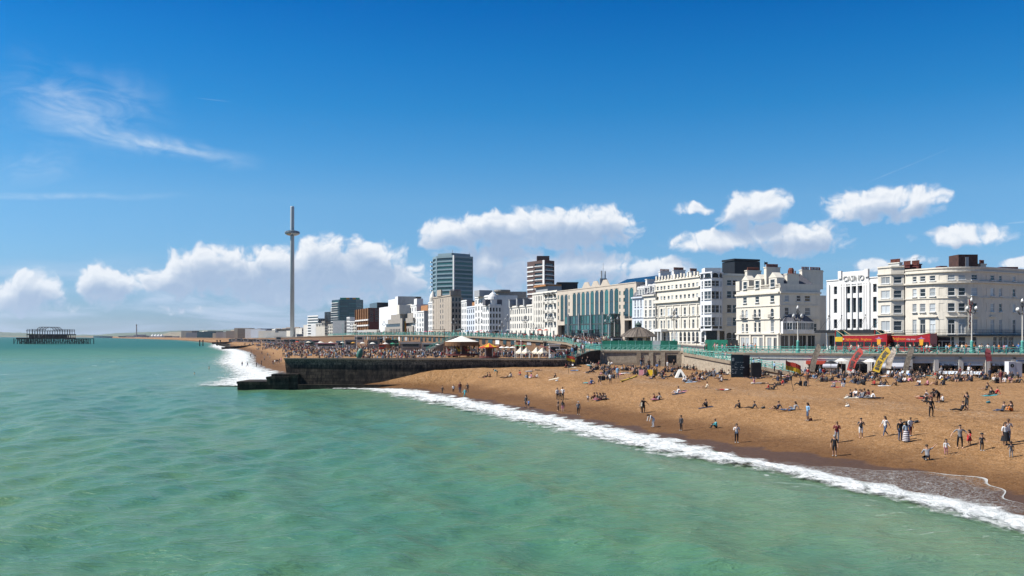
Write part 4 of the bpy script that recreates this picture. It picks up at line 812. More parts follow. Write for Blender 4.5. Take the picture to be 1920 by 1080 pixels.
# ---- terraces and towers further along: px edges and roof lines read off the photograph
b = simple(1020, 1044.3, y4(418), OFFW, 'tall ivory hotel with iron balconies and its name across the parapet', 4, 4, 1.3, 2.0, depth=16, ground=3.6, ref=LINE(1032), name='hotel_building'); b.f.text('OLD SHIP HOTEL', b.f.L*.5, b.z1 - 1.7, 1.55, M('lettering_dark', (.03, .03, .03), .6, .05), .3); b.f.band(b.z1 - 3.2, .25, .3)
for i in range(3):
    for j in range(4):
        u = b.f.L*(i*1.0 + .5)/3.0; zz = b.z0 + 6.2 + j*3.5; m = MB(); m.obox(b.f.at(u, .5), b.f.dir(1), 2.2, .9, zz, zz + .15)
        for k in range(7): m.tube((*b.f.at(u - 1 + k/3, .9), zz), (*b.f.at(u - 1 + k/3, .9), zz + .9), .03, None, 4)
        m.tube((*b.f.at(u - 1, .9), zz + .9), (*b.f.at(u + 1, .9), zz + .9), .05); b.part(m, 'iron_balcony', IRON)
b = simple(998, 1020, y4(432), OFFW, 'cream bow fronted hotel block with a brown mansard and terrace', 5, 6, 1.1, 1.9, depth=16, ground=3.2, ref=LINE(1009), name='hotel_building')
e = b.f.dir(1); n = np.array((e[1], -e[0])); a, c = np.array(b.pts[0]) - n*1.5, np.array(b.pts[1]) - n*1.5; m = MB(); m.prism([tuple(a), tuple(c), tuple(c - n*6), tuple(a - n*6)], b.z1 - .4, b.z1 + 2.2); b.part(m, 'mansard_storey', GREYR); m = MB(); m.prism([tuple(a + n*.9), tuple(c + n*.9), tuple(c - n*6), tuple(a - n*6)], b.z1 + 2.2, b.z1 + 2.9); b.part(m, 'mansard_roof', TILE)
for k in range(5): b.f.pilaster(b.f.L*(k+.5)/5, b.f.L/5*.5, b.z0 + 4, b.z1 - 1.2, .1, OFFW, 'bow')
b = simple(956, 998, y4(548), OFFW, 'lower cream terrace with a bay front and slate attic behind', 3, 10, 1.1, 2.0, flank=None, depth=14, ref=LINE(985), ground=3.4, name='terrace')
for zx, zy in ((520, 505), (590, 492), (655, 500)): b.chimney(P(q4(zx), LINE(q4(zx)) + 5), (.94, .34), 5.5, 1.3, b.z1 - .5, ZP(y4(zy), LINE(q4(zx)) + 5), 0, GREYR)
for t in (.2, .55, .85): m = MB(); c = b.f.at(b.f.L*t, -4.5); m.obox(c, b.f.dir(1), 7, 5, b.z1 - .5, b.z1 + 1.6); b.part(m, 'attic', SLATE)
b = simple(890, 917, y4(468), WHITE, 'tall white hotel with a flat fronted upper floor beside the domed corner', 5, 5, 1.5, 2.2, depth=14, ref=LINE(900), ground=2.6, name='hotel_building'); 
m = MB(); c = P(907, LINE(907) + 4); m.obox(c, (.94, .34), 7, 8, b.z1 - .4, b.z1 + 2.6); b.part(m, 'roof_hut', GREYR)
b = simple(917, 918.5 + 0, y4(470), WHITE, 'narrow white link house between two hotels', 0, 1, depth=10, D=(LINE(917), LINE(917)-2), ground=2)
b = simple(904, 917.3, y4(545), WHITE, 'white corner hotel with a small dome facing the side street', 4, 4, 1.2, 2.2, flank=940, fcols=4, frows=4, depth=14, ref=LINE(915), ground=2.6, D=(LINE(904) - 3, LINE(917) - 4), name='hotel_building')
q = np.array(b.pts[2]); m = MB(); m.lathe((q[0]-4, q[1]+1, b.z1 - 1), [(2.2, 0), (2.2, 3.0), (2.4, 3.2), (2.1, 4.6), (1.3, 5.8), (.3, 6.6), (.1, 7.6)], 14); b.part(m, 'domed_turret', WHITE); m = MB(); m.obox(tuple((np.array(b.pts[1]) + q)/2 + np.array((-.34, .94))*3), (.94, .34), 9, 4, b.z1 - .5, b.z1 + 2.2); b.part(m, 'slate_attic', SLATE)
b = simple(875, 890, y4(560), BLUEW, 'low pale blue terrace with stacked bay windows and a brown tiled roof', 4, 4, 1.5, 2.0, depth=12, ref=LINE(882), ground=2.4, name='terrace'); m = MB(); m.obox(b.f.at(b.f.L*.6, -4), b.f.dir(1), b.f.L*.8, 4, b.z1 - .5, b.z1 + 2.0); b.part(m, 'tiled_roof', TILE)
b = simple(865, 875, y4(505), WHITE, 'narrow white house with a tall grey party wall', 5, 3, 1.2, 2.2, flank=886, fcols=0, depth=12, ref=LINE(870), ground=2.4, fmat=GREYR, name='terrace_house')
b = simple(811, 846.5, y4(470) - 2.5, TAN, 'grey brown stone hotel with bay fronts and a gabled parapet', 6, 8, 1.2, 2.1, flank=865, frows=6, fcols=3, depth=18, ref=LINE(838), ground=3.0, name='hotel_building')
for k in (1, 2, 5, 6, 7): b.f.pilaster(b.f.L*(k+.5)/8, b.f.L/8*.62, b.z0 + 3.5, b.z1 - 1.5, .08, TAN, 'bay_strip')
m = MB(); u = b.f.L*.38; m.obox(b.f.at(u, -.1), b.f.dir(1), 8.5, .8, b.z1, b.z1 + 3.4); b.part(m, 'gable', TAN)
for k in range(3): c = flank_pt(np.array(b.pts[1]), 848 + k*6); b.chimney(c, (.94, .34), 2.5, 1.4, b.z1 - .5, b.z1 + 1.6, 4, TAN)
b = simple(803, 811, y4(520), WHITE, 'slim white hotel with stacked bays and a small turret', 5, 3, 1.4, 2.2, depth=14, ref=LINE(807), ground=2.6, name='hotel_building'); m = MB(); m.lathe((*b.f.at(b.f.L*.3, -2), b.z1 - .5), [(2, 0), (2, 3), (1.2, 5), (.2, 7)], 10); b.part(m, 'turret', OFFW)
b = simple(781, 795, 583, WHITE, 'white bow windowed house with a brown tiled roof', 4, 3, 3.2, 2.6, flank=802.5, fcols=0, depth=12, ref=LINE(790), ground=2.0, fmat=GREYR, style='strip', pane='c', name='terrace_house'); m = MB(); m.obox(b.f.at(b.f.L*.5, -5), b.f.dir(1), b.f.L*.9, 5, b.z1 - .5, b.z1 + 3.4); b.part(m, 'tiled_roof', TILE)
b = simple(771, 781, 571, WHITE, 'white gabled house with a Dutch parapet', 4, 2, 1.6, 2.4, depth=12, ref=LINE(776), ground=2.4, name='terrace_house'); m = MB(); m.obox(b.f.at(b.f.L*.5, -3), b.f.dir(1), 7, 4, b.z1 - .5, b.z1 + 3.6); b.part(m, 'gable', WHITE)
def conference():
    A, B = np.array(P(726, LINE(726))), np.array(P(774, LINE(774))); b = Bld('conference_hall', 'grey concrete conference hall with a dark strip window and a tall pylon', 'building', A, 9.8)
    for (x0, x1, o, ya, yb, nm, mt) in ((722, 774, 4, 612, 632, 'ground_storey', CONC), (727, 774, 6, 597, 606, 'upper_storey', CONC), (733, 774, 1, 588, 598, 'roof_storey', CONC)):
        p, q = np.array(P(x0, LINE(x0) - o)), np.array(P(x1, LINE(x1) - o)); D = LINE(760); f = Fac(b, [p, q], ZP(yb, D) if nm != 'ground_storey' else 9.8, ZP(ya, D), mt, nm, pane='b', frame=IRON)
        if nm == 'ground_storey':
            for k in range(12): f.hole(f.L*(k+3.5)/17, f.L/17*.55, 11.4, ZP(616, D), 'plain')
        f.build(); bk = back([p, q], 26); b.flat([tuple(p), tuple(q)] + bk, f.z1, mt, nm + '_roof'); b.shell([tuple(q), *bk, tuple(p)], f.z0, f.z1, mt, nm + '_back')
    p, q = np.array(P(724, LINE(724) - 2)), np.array(P(771, LINE(771) - 2)); D = LINE(755); b.block([tuple(p), tuple(q), *back([p, q], 20)], ZP(612, D) + .02, ZP(606, D) - .02, NAVY, 'strip_window')
    c = np.array(P(756.5, LINE(756) - 8)); w = 3.4; m = MB(); m.obox(c, (.94, .34), 3.0, 6, 9.8, ZP(589, c[1])); b.part(m, 'pylon', CONC); m = MB(); m.obox(c, (.94, .34), 7.2, 7.5, ZP(588, c[1]) - .4, ZP(572, c[1])); b.part(m, 'pylon_head', OFFW)
    for k, (col, nm) in enumerate((((.02, .03, .07), 'navy_banner'), ((.75, .55, .05), 'yellow_banner'), ((.55, .10, .02), 'red_banner'))): m = MB(); x = np.array(P(758 + k*1.4, c[1] - 5)); m.obox(x, (1, 0), .72, .1, 11.5, ZP(602, c[1])); b.part(m, 'long_banner', M(nm, col, .7, .05))
    p, q = np.array(P(745, LINE(745) + 16)), np.array(P(772, LINE(772) + 14)); b.block([tuple(p), tuple(q), *back([p, q], 16)], 15, ZP(570, q[1]), OFFW, 'fly_tower'); p2, q2 = np.array(P(741, LINE(745) + 12)), np.array(P(757, LINE(757) + 12)); b.block([tuple(p2), tuple(q2), *back([p2, q2], 4)], 15, ZP(576, q2[1]), TILE, 'tiled_roof'); 
    p, q = np.array(P(762, LINE(762) - 1)), np.array(P(774, LINE(774) - 1)); b.block([tuple(p), tuple(q), *back([p, q], 10)], 9.8, ZP(606, q[1]), CREAM, 'cream_annexe')
conference()
def stepped(px0, steps, label, mat, flankpx, fm, D0=None):
    b = None
    for k, (xa, xb, y) in enumerate(steps):
        A, B = np.array(P(xa, LINE(xa))), np.array(P(xb, LINE(xb)))
        if b is None: b = Bld('clad_building', label, 'building', A, 10.0)
        f = Fac(b, [A, B], 10.0, ZP(y, LINE((xa+xb)/2)), mat, 'scaffold_sheeting'); f.build(); bk = back([A, B], 16); b.flat([tuple(A), tuple(B)] + bk, f.z1 - .02, LEAD, 'roof'); b.shell([*bk, tuple(A)], 10, f.z1, mat)
        C = flank_pt(B, flankpx); b.shell([tuple(B), C], 10.0, f.z1, fm, 'side_wall')
    return b
SHEET = M('white_sheeting', (.70, .71, .725), .6, .05, .6, bump=.3, bscale=.8)
b = stepped(711, [(711, 728, 576), (728, 741, 561.5), (741, 746, 556)], 'white building wrapped in scaffold sheeting', SHEET, 779, GREYR)
b = simple(667.5, 692, 579, BROWNM, 'brown panelled office block with white balcony bands and a dark red flank', 3, 6, 2.2, 2.6, flank=711, fcols=2, frows=6, depth=20, ref=LINE(680), ground=13, fmat=REDB, name='office_block', cornice=False)
for k in range(3): b.f.band(b.z0 + 3.6 + k*4.2, 1.1, .9, WHITE, 'balcony_band')
for k in range(7): b.f.pilaster(max(.3, min(b.f.L - .3, b.f.L*k/6)), .55, b.z0, b.z1, 1.0, BROWNM, 'fin')
m = MB(); m.obox(b.f.at(b.f.L*.75, -12), b.f.dir(1), 30, 12, b.z1 - .5, b.z1 + 4.2); b.part(m, 'roof_pavilion', GLN)
def tower(name, label, pts, pyt, rows, mat, strips, zb=None, band=None, frame=None, pane='n', depth=20, top=None, hfrac=.55, ref=None):
    A = np.array(P(*pts[0])); D = pts[len(pts)//2][1]; b = Bld(name, label, 'tower block', A, 11); w = [np.array(P(*p)) for p in pts]; z1 = ZP(pyt, D); f = Fac(b, w, 11, z1, mat, frame=frame or FRAMED, pane=pane); h = (z1 - 14)/rows
    for j in range(rows):
        zc = 13 + h*(j + .5)
        for (u0, u1) in strips: f.hole((f.px(u0) + f.px(u1))/2, f.px(u1) - f.px(u0), zc - h*hfrac/2, zc + h*hfrac/2, 'strip', depth=.35, name='window_band')
        if band: f.band(zc - h*.5, h*.30, .35, band[0], 'floor_band', f.px(band[1]), f.px(band[2]))
    f.build(); bk = [tuple(w[-1]*(1 + depth/D) - np.array((1.5, 0))), tuple(w[0]*(1 + depth/D) + np.array((1.5, 0)))]; b.shell([tuple(w[-1]), *bk, tuple(w[0])], 11, z1, mat); b.flat([tuple(q) for q in w] + bk, z1 - .4, LEAD); b.f = f; b.z1 = z1; return b
TWB = M('pale_blue_cladding', (.20, .285, .325), .5, .06, .5); BRT = M('purple_brown_brick', (.10, .065, .06), .9, .15, 2)
b = tower('residential_tower', 'tall pale blue residential tower of eighteen glazed floors with roof masts', [(811, 660), (818, 648), (850, 640), (887, 652)], 478.5, 18, TWB, [(812, 817), (819.5, 848.5), (851.5, 886)], pane='t', hfrac=.62)
for j in range(18): z = 13 + (b.z1 - 14)/18*(j + .5); m = MB(); m.obox((b.f.at(.2, .3)), b.f.dir(.1), 1.8, 2.4, z - 1.4, z - .4); b.part(m, 'balcony', WHITE)
m = MB(); c = b.f.at(b.f.px(850), .5); m.obox(c, (.7, -.7), 1.0, 1.0, 11, b.z1); b.part(m, 'fin', WHITE); m = MB(); m.prism([tuple(b.f.at(b.f.px(x), -2)) for x in (818, 850, 885)] + [tuple(b.f.at(b.f.px(850), -18))], b.z1 - .3, b.z1 + 1.8); b.part(m, 'roof_plant_room', TWB)
for px_, h in ((848.5, 5.5), (870, 3), (880, 3.5)): m = MB(); c = P(px_, 658); m.tube((*c, b.z1), (*c, b.z1 + h), .16); b.part(m, 'mast', GREYR)
b = tower('residential_tower', 'brown brick tower block with white balcony bands on one edge', [(988.5, 500), (1001, 494), (1017, 488), (1022, 486), (1039.5, 492)], 488, 15, BRT, [(1002.5, 1016), (1024, 1038)], pane='n', band=(WHITE, 988.7, 1001), hfrac=.5)
m = MB(); m.obox(b.f.at(b.f.px(1020), .15), b.f.dir(b.f.px(1020)), 1.6, .5, 11, b.z1); b.part(m, 'fin', WHITE); m = MB(); c = P(1018, 498); m.obox(c, (1, 0), 6.8, 8, b.z1 - .5, ZP(481, 498)); b.part(m, 'roof_plant_room', BRT)
for j in range(15): z = 13 + (b.z1 - 14)/15*(j + .5); b.f.band(z - .55 - .35, .4, .06, WHITE, 'floor_band', b.f.px(1002), b.f.px(1039))
b = tower('glass_tower', 'dark teal glass tower with a bright coloured strip along its roof', [(622, 960), (636, 940), (668, 934), (681, 950)], 561, 14, NAVY, [(623, 635), (637, 652), (654, 667.5), (669, 680)], pane='t', hfrac=.55)
for j in range(14): z = 13 + (b.z1 - 14)/14*(j + .5); b.f.band(z - 1.3, .55, 1.2, WHITE if j % 2 else GREYR, 'balcony', .2, b.f.px(635))
for k, col in enumerate(((.02, .25, .22), (.02, .22, .12), (.45, .20, .02), (.03, .12, .25), (.5, .22, .03), (.02, .3, .2))): a_, c_ = P(637.5 + k*6, 944), P(643 + k*6, 944); m = MB(); m.box(a_[0], c_[0], a_[1], a_[1] + 6, b.z1 - .3, b.z1 + 2.0); b.part(m, 'roof_panel', M('roof_panel_%d' % k, col, .5, .1))
b = tower('glass_tower', 'narrow black glass tower left of the teal one', [(608.5, 985), (625, 960)], 584, 12, BLACKM, [(612, 616), (618, 623)], pane='n', hfrac=.4)
m = MB(); m.obox(b.f.at(b.f.L*.6, -6), b.f.dir(1), 7, 8, b.z1 - .5, b.z1 + 3.6); b.part(m, 'roof_plant_room', GREYR)
b = tower('dark_block', 'dark office block behind the white corner hotel', [(930, 470), (990, 455)], y4(478), 5, M('dark_grey_cladding', (.045, .05, .055), .6, .15), [(936, 944), (946, 988)], pane='b', hfrac=.4)
m = MB(); m.lathe((*P(941.5, 462), b.z1 - 3), [(3.0, 0), (3.2, 5.2), (4.2, 6.2), (4.2, 7.0)], 18); b.part(m, 'round_turret', CONC); m = MB(); c0, c1 = P(953, 470), P(988, 462); m.box(c0[0], c1[0], c0[1], c0[1] + 8, b.z1 - .4, b.z1 + 3.6); b.part(m, 'roof_plant_room', CONC)
m = MB(); c0, c1 = P(1043, 378), P(1083, 366); m.box(c0[0], c1[0], c1[1], c1[1] + 8, 20, ZP(532.5, 370)); x = Bld('black_roof_box', 'black boxy plant tower behind the beige hotel roof', 'building', c0, 20); x.part(m, 'cladding', BLACKM); m = MB(); m.box(c0[0] - .3, c1[0] + .3, c1[1] - .3, c1[1] + 8.3, ZP(532.5, 370) + .02, ZP(532, 370) + .4); x.part(m, 'capping', BLACKM)
b = simple(577, 597, 597, WHITE, 'curved white apartment block with stacked balcony bands', 0, 0, depth=16, D=(1010, 985), flank=608.5, fcols=3, frows=7, fmat=GREYR, cornice=False, name='apartment_block', ground=2, ww=2, wh=1.6)
for k in range(8): b.f.band(b.z0 + 2 + k*3.0, 1.3, 1.6 - .18*k, WHITE, 'balcony_band')
for k in range(7): u = b.f.L/2; m = MB(); m.obox(b.f.at(u, .04), b.f.dir(1), b.f.L*.94, .06, b.z0 + 3.4 + k*3.0, b.z0 + 4.9 + k*3.0); b.part(m, 'window_band', GLN)
for (x0, x1, y, mt, lab, r_, c_, fl) in ((615, 624, 608.5, CREAM, 'low cream bayed terrace below the black tower', 3, 4, 630), (627, 645, 601.5, OFFW, 'ivory terrace with a corner turret below the teal tower', 5, 5, 648), (650, 656, 594.5, WHITE, 'slim white tower house beside the brown block', 6, 2, 0), (656, 667, 602.5, WHITE, 'white bay fronted terrace beside the brown block', 5, 4, 0), (592, 607, 606, OFFW, 'pale terrace in front of the curved apartments', 5, 4, 0)):
    D_ = LINE((x0+x1)/2); simple(x0, x1, y, mt, lab, max(3, r_ - 1), 3, 1.3, 2.3, flank=fl or None, fcols=2, depth=14, ref=D_, ground=2, name='terrace', D=(D_, D_ - 4.5))
# ---- the far town: each block its own thing, a few pixels high
far = [(349,360,624.5,WHITE),(360,371,620,CONC),(371,379,624,GREYR),(379,389,620.5,OFFW),(389,403,622,NAVY),(403,416,621,NAVY),(417,424,624,WHITE),(424,432,624.5,BISC),(432,437,622.5,CREAM),(437,446,621,GREYR),(446,452,624,OFFW),(452,458,620.5,BISC),(458,467,620.5,TAN),(468,475,615,BISC),(475,482,616.5,CONCD),(482,489,616,M('dark_brick',(.06,.04,.035),.9,.2)),(489,498,616.5,WHITE),(498,510,618,BLUEW),(510,516,617,CREAM),(516,526,620,CREAM),(526,536,624,OFFW),(536,545,622,BISC),(551,560,623.5,CREAM),(560,569,621,OFFW),(569,578,616,BISC)]
kinds = {WHITE: 'white', CONC: 'grey concrete', GREYR: 'grey', OFFW: 'ivory', NAVY: 'dark glass', BISC: 'biscuit coloured', CREAM: 'cream', TAN: 'grey brown', CONCD: 'brown concrete', BLUEW: 'pale blue'}
seen = {}
for i, (x0, x1, y, mt) in enumerate(far):
    D = 1250 + (560 - x0)*5.2; k = kinds.get(mt, 'dark brick'); ref = 'left of' if x1 < 547 else 'right of'; seen[k] = seen.get(k, 0) + 1
    ordn = ['first', 'second', 'third', 'fourth', 'fifth', 'sixth'][seen[k]-1]
    simple(x0, x1, y, mt, 'distant %s block in the far town, %s %s block from its left end' % (k, ordn, 'such'), 4, 4, 3.2, 2.2, D=(D, D*.985) if i % 3 == 0 else (D, D*1.012), flank=x1 + 2.5, fcols=0, depth=30, ref=D, ground=2, cornice=False, name='distant_block', group='distant blocks of the far town', pane='n')
packed = [(548,553,620,CREAM),(556,561,618.5,BISC),(566,571,615.5,OFFW),(571,577,612,TAN),(580,586,609,OFFW),(586,591,613,GREYR),(597,602,608,WHITE),(603,609,602,CONC),(609,614,612,CREAM),(640,646,606,BISC),(646,650,601,GREYR),(662,668,608,CREAM),(693,698,619,WHITE),(699,706,621,TAN),(706,712,618,OFFW),(717,723,620,CREAM)]
for i, (x0, x1, y, mt) in enumerate(packed):
    D = LINE((x0 + x1)/2)*.985 if x0 > 600 else 930 + (612 - x0)*3; simple(x0, x1, y, mt, 'small %s house in the packed row behind the crowded beach, %s from the left' % (kinds.get(mt, 'stone'), 'first second third fourth fifth sixth seventh eighth ninth tenth eleventh twelfth thirteenth fourteenth fifteenth sixteenth'.split()[i]), 3, 2, 1.5, 2.3, D=(D, D - 3 if i % 2 else D + 3), flank=x1 + 2.2, fcols=1, frows=3, depth=12, ref=D, ground=2, cornice=i % 3 == 0, name='packed_house', group='packed houses behind the beach', roofm=[SLATE, TILE, LEAD][i % 3])
roofs = [(436,618.5),(447,618),(520,615.5),(532,615),(540,613.5),(556,613),(566,614),(574,613),(585,612.5)]
for i, (x, y) in enumerate(roofs):                  # houses on the rise behind the far town
    D = 2100; b = Bld('hillside_house', 'brown roofed house on the rise behind the far town, number %s' % 'one two three four five six seven eight nine'.split()[i], 'house', P(x, D), 5, 'houses on the rise'); b.root['label'] = ('brown roofed hillside house above the far town, ' + ['leftmost', 'second from the left', 'third from the left', 'fourth from the left', 'middle one', 'fourth from the right', 'third from the right', 'second from the right', 'rightmost'][i])
    x0, x1 = P(x - 4.5, D)[0], P(x + 4.5, D)[0]; zt = ZP(y + 2, D); m = MB(); m.box(x0, x1, D, D + 14, 4, zt); b.part(m, 'wall', BISC); m = MB(); m.add([(x0, D-.4, zt), (x1, D-.4, zt), (x1, D+14, zt), (x0, D+14, zt), (x0, D+7, ZP(y, D)), (x1, D+7, ZP(y, D))], [(0,1,5,4), (1,2,5), (2,3,4,5), (3,0,4)]); b.part(m, 'roof', CONCD)
# ------------------------------------------------------------------ promenade, sea walls, groyne
EDGE = [(115, 150), (64, 156), (43, 167), (38.5, 172), (35.5, 190), (19, 195), (17, 249), (16, 271), (-19.6, 370), (-83.5, 548), (-147, 725), (-210, 900), (-300, 1150), (-460, 1600)]
def edge_x(Y): return float(np.interp(Y, [p[1] for p in EDGE], [p[0] for p in EDGE]))
def face_x(Y): return 69 - .36*(Y - 199) if Y > 199 else 69 + .45*(199 - Y)
PAVE = M('promenade_paving', (.30, .265, .22), .9, .15, .4); ROADM = M('road_asphalt', (.05, .05, .052), .9, .15, .6)
def strip(name, ys, x0, x1, z, mat, label):
    m = MB(); v = []; f = []
    for Y in ys: v += [(x0(Y), Y, z(Y)), (x1(Y), Y, z(Y))]
    for i in range(len(ys) - 1): f.append((2*i, 2*i+1, 2*i+3, 2*i+2))
    m.add(v, f); tag(m.build(name, mat), label, name, kind='structure')
YS = sorted({*[p[1] for p in EDGE], *np.linspace(150, 400, 40), *np.linspace(410, 1600, 40)})
strip('promenade', YS, edge_x, lambda Y: edge_x(Y) + 260, base_z, PAVE, 'pale paved upper promenade behind the turquoise railings')
YR = [y for y in YS if y > 160]
strip('road', YR, lambda Y: face_x(Y) - 15, lambda Y: face_x(Y) - 5, lambda Y: base_z(Y) + .004, ROADM, 'asphalt sea-front road in front of the hotels')
STONE = M('pale_rubble_stone', (.34, .285, .215), .95, .22, 2.2, bump=.5, bscale=4, streak=.4); STONEC = M('stone_coping', (.25, .20, .145), .9, .15, 2, streak=.4)
# -- cream arcade of shop units below the promenade (right)
b = Bld('arcade_wall', 'long cream sea wall with open shop units under the promenade', 'wall', (64, 156), 2.5)
f = Fac(b, [(38.5, 172), (43, 167), (64, 156), (115, 150)], 2.5, 6.86, OFFW, frame=IRON, pane='b')
for x0, x1, y0, y1 in ((1516, 1547, 681, 706), (1570, 1589, 682, 706), (1592, 1629, 682, 706), (1634, 1648, 682, 706), (1668, 1704, 681, 706), (1708, 1749, 680, 706), (1760, 1796, 681, 707), (1806, 1844, 681, 707), (1858, 1889, 681, 707), (1908, 1935, 681, 707)):
    u0, u1 = f.px(x0), f.px(x1); D = f.at((u0+u1)/2)[1]; f.hole((u0+u1)/2, u1-u0, 2.9, ZP(y0, D), 'plain', depth=1.6, name='shop_unit')
f.build(); f.band(6.62, .24, .28, STONEC, 'coping'); f.band(5.95, .14, .14, name='string_course'); f.band(5.35, .12, .1, name='string_course', u0=f.px(1690))
for px in (1590.5, 1631, 1658, 1706, 1755, 1801, 1851, 1899): f.pilaster(f.px(px), .75, 2.8, 5.9, .3, OFFW, 'pier')
SIGNB = M('pale_blue_fascia', (.30, .36, .46), .5, .06); DKL = M('lettering_dark', (.03, .03, .03), .6, .05)
for x0, x1, t in ((1760, 1796, 'Bike Hire'), (1806, 1844, ''), (1858, 1889, 'Bike Hire')):
    u0, u1 = f.px(x0), f.px(x1); c = f.at((u0+u1)/2, .1); d = f.dir(u0); m = MB(); m.obox(c, d, u1-u0-.3, .2, 4.98, 5.3); k = b.part(m, 'fascia_sign', SIGNB)
    if t: text(t, .42, DKL, k, tuple(np.array((*f.at((u0+u1)/2, .215), 5.14)) - b.o), atan2(d[1], d[0]), .01)
for x0, x1 in ((1668, 1697), (1545, 1572), (1640, 1664)):
    u0, u1 = f.px(x0), f.px(x1); z = 5.45; m = MB(); a, c, a2, c2 = f.at(u0), f.at(u1), f.at(u0, 1.7), f.at(u1, 1.7); m.add([(*a, z), (*c, z), (*c2, z-.65), (*a2, z-.65), (*c2, z-.95), (*a2, z-.95)], [(0, 1, 2, 3), (3, 2, 4, 5)]); b.part(m, 'grey_awning', M('grey_canvas', (.40, .41, .45), .8, .06))
u0, u1 = f.px(1513), f.px(1549); m = MB(); c = f.at((u0+u1)/2, .5); d = f.dir(u0); m.obox(c, d, u1-u0, 1.0, 5.0, 5.6); b.part(m, 'red_fascia', M('red_canvas', (.42, .045, .02), .7, .08))
for px in (1640, 1712, 1800, 1901): m = MB(); q = f.at(f.px(px), .25); m.lathe((*q, 6.15), [(.05, 0), (.22, .08), (.22, .22), (.05, .3)], 8); b.part(m, 'wall_lamp', IRON)
b = Bld('promenade_railing', 'turquoise lattice railing along the promenade edge above the shop units', 'railing', (64, 156), 6.9)
rail_mesh(b, [(115, 150.3), (64, 156.4), (43, 167.4), (38.7, 172.3)], lambda x, y: 6.88, TURQ)
# -- stone platform jutting onto the beach
b = Bld('platform_wall', 'pale rubble stone wall of the platform jutting onto the beach', 'wall', (19, 195), 2.5)
f = Fac(b, [(17, 249), (19, 195), (35.5, 190), (36.2, 178)], 2.5, 6.86, STONE, frame=IRON, pane='b'); f.hole(f.px(1260), 1.9, 3.4, 6.0, 'plain', depth=.5, name='gate_recess'); f.build(); f.band(6.5, .4, .25, STONEC, 'coping'); f.band(2.6, 1.7, .12, STONEC, 'plinth', f.cum[1])
for px in (1129, 1198, 1221, 1243, 1276): f.pilaster(f.px(px), .9, 2.6, 6.5, .22, STONEC if px == 1198 else STONE, 'buttress')
b = Bld('platform_railing', 'turquoise railing round the stone platform', 'railing', (19, 195), 6.9); rail_mesh(b, [(17.2, 249), (19.2, 195.3), (35.3, 190.3)], lambda x, y: 6.88, TURQ)
GSC = M('green_tinted_screen', (.02, .16, .10), .15, .25, .8, spec=.5); b = Bld('green_screen', 'row of tall green tinted screens on the stone platform', 'screen', (19.5, 197), 6.9)
for i in range(9):
    a, c = np.array((19.6, 197)) + np.array((15.6, -4.6))*i/9, np.array((19.6, 197)) + np.array((15.6, -4.6))*(i+.96)/9; m = MB(); m.obox((a+c)/2, (c-a)/np.linalg.norm(c-a), np.linalg.norm(c-a), .06, 7.1, 9.0); b.part(m, 'panel', M('pale_panel', (.45, .48, .47), .5, .08) if i == 6 else GSC)
    m = MB(); m.tube((*a, 6.88), (*a, 9.1), .06); b.part(m, 'post', TURQ)
b = Bld('green_hoarding', 'green hoarding with a black end panel beside the corner hotel', 'hoarding', P(1340, 188), 6.9)
m = MB(); A_, B_ = P(1333, 190), P(1367, 184); m.obox(((A_[0]+B_[0])/2, 187), (.8, -.6), 6.5, .1, 6.9, 9.2); b.part(m, 'panel', GSC); m = MB(); m.obox(P(1374, 183), (.8, -.6), 2.2, .14, 6.9, 9.2); b.part(m, 'black_panel', BLACKM)
# -- ramp from the platform down to the beach
b = Bld('ramp_wall', 'sloping stone ramp wall leading from the platform down to the beach', 'wall', (38.8, 160.5), 2.5)
O = [((34.9, 184), 6.4), ((38.8, 160.5), 5.35), ((47.4, 152.5), 3.6)]; I = [((37.2, 181), 6.4), ((42.6, 166.2), 5.35), ((51, 160.5), 3.6)]; m = MB()
for k in range(2): (a, za), (c, zc) = O[k], O[k+1]; m.add([(*a, 2), (*c, 2), (*c, zc + .15), (*a, za + .15)], [(0, 1, 2, 3)])
b.part(m, 'wall', STONE); m = MB(); m.add([(*q, z) for q, z in O + I[::-1]], [(0, 1, 4, 5), (1, 2, 3, 4)]); b.part(m, 'ramp_floor', PAVE); m = MB()
for k in range(2):
    (a, za), (c, zc) = O[k], O[k+1]; a, c = np.array(a), np.array(c); d = (c-a)/np.linalg.norm(c-a); n = np.array((d[1], -d[0])); n = n if n[1] < 0 or n[0] < 0 else -n
    m.add([(*(q + n*s_*.25), z + h) for q, z in ((a, za), (c, zc)) for s_ in (-1, 1) for h in (-.3, .2)], [(0, 1, 3, 2), (4, 6, 7, 5), (0, 4, 5, 1), (1, 5, 7, 3), (3, 7, 6, 2), (2, 6, 4, 0)])
b.part(m, 'coping', STONEC)
b = Bld('ramp_railing', 'turquoise railing sloping down along the beach ramp', 'railing', (38.8, 160.5), 5)
zr = lambda x, y: float(np.interp(y, [152.5, 160.5, 184], [3.8, 5.55, 6.6])); rail_mesh(b, [(34.9, 184), (38.8, 160.5), (47.4, 152.5)], zr, TURQ, 1.1, 2.0)
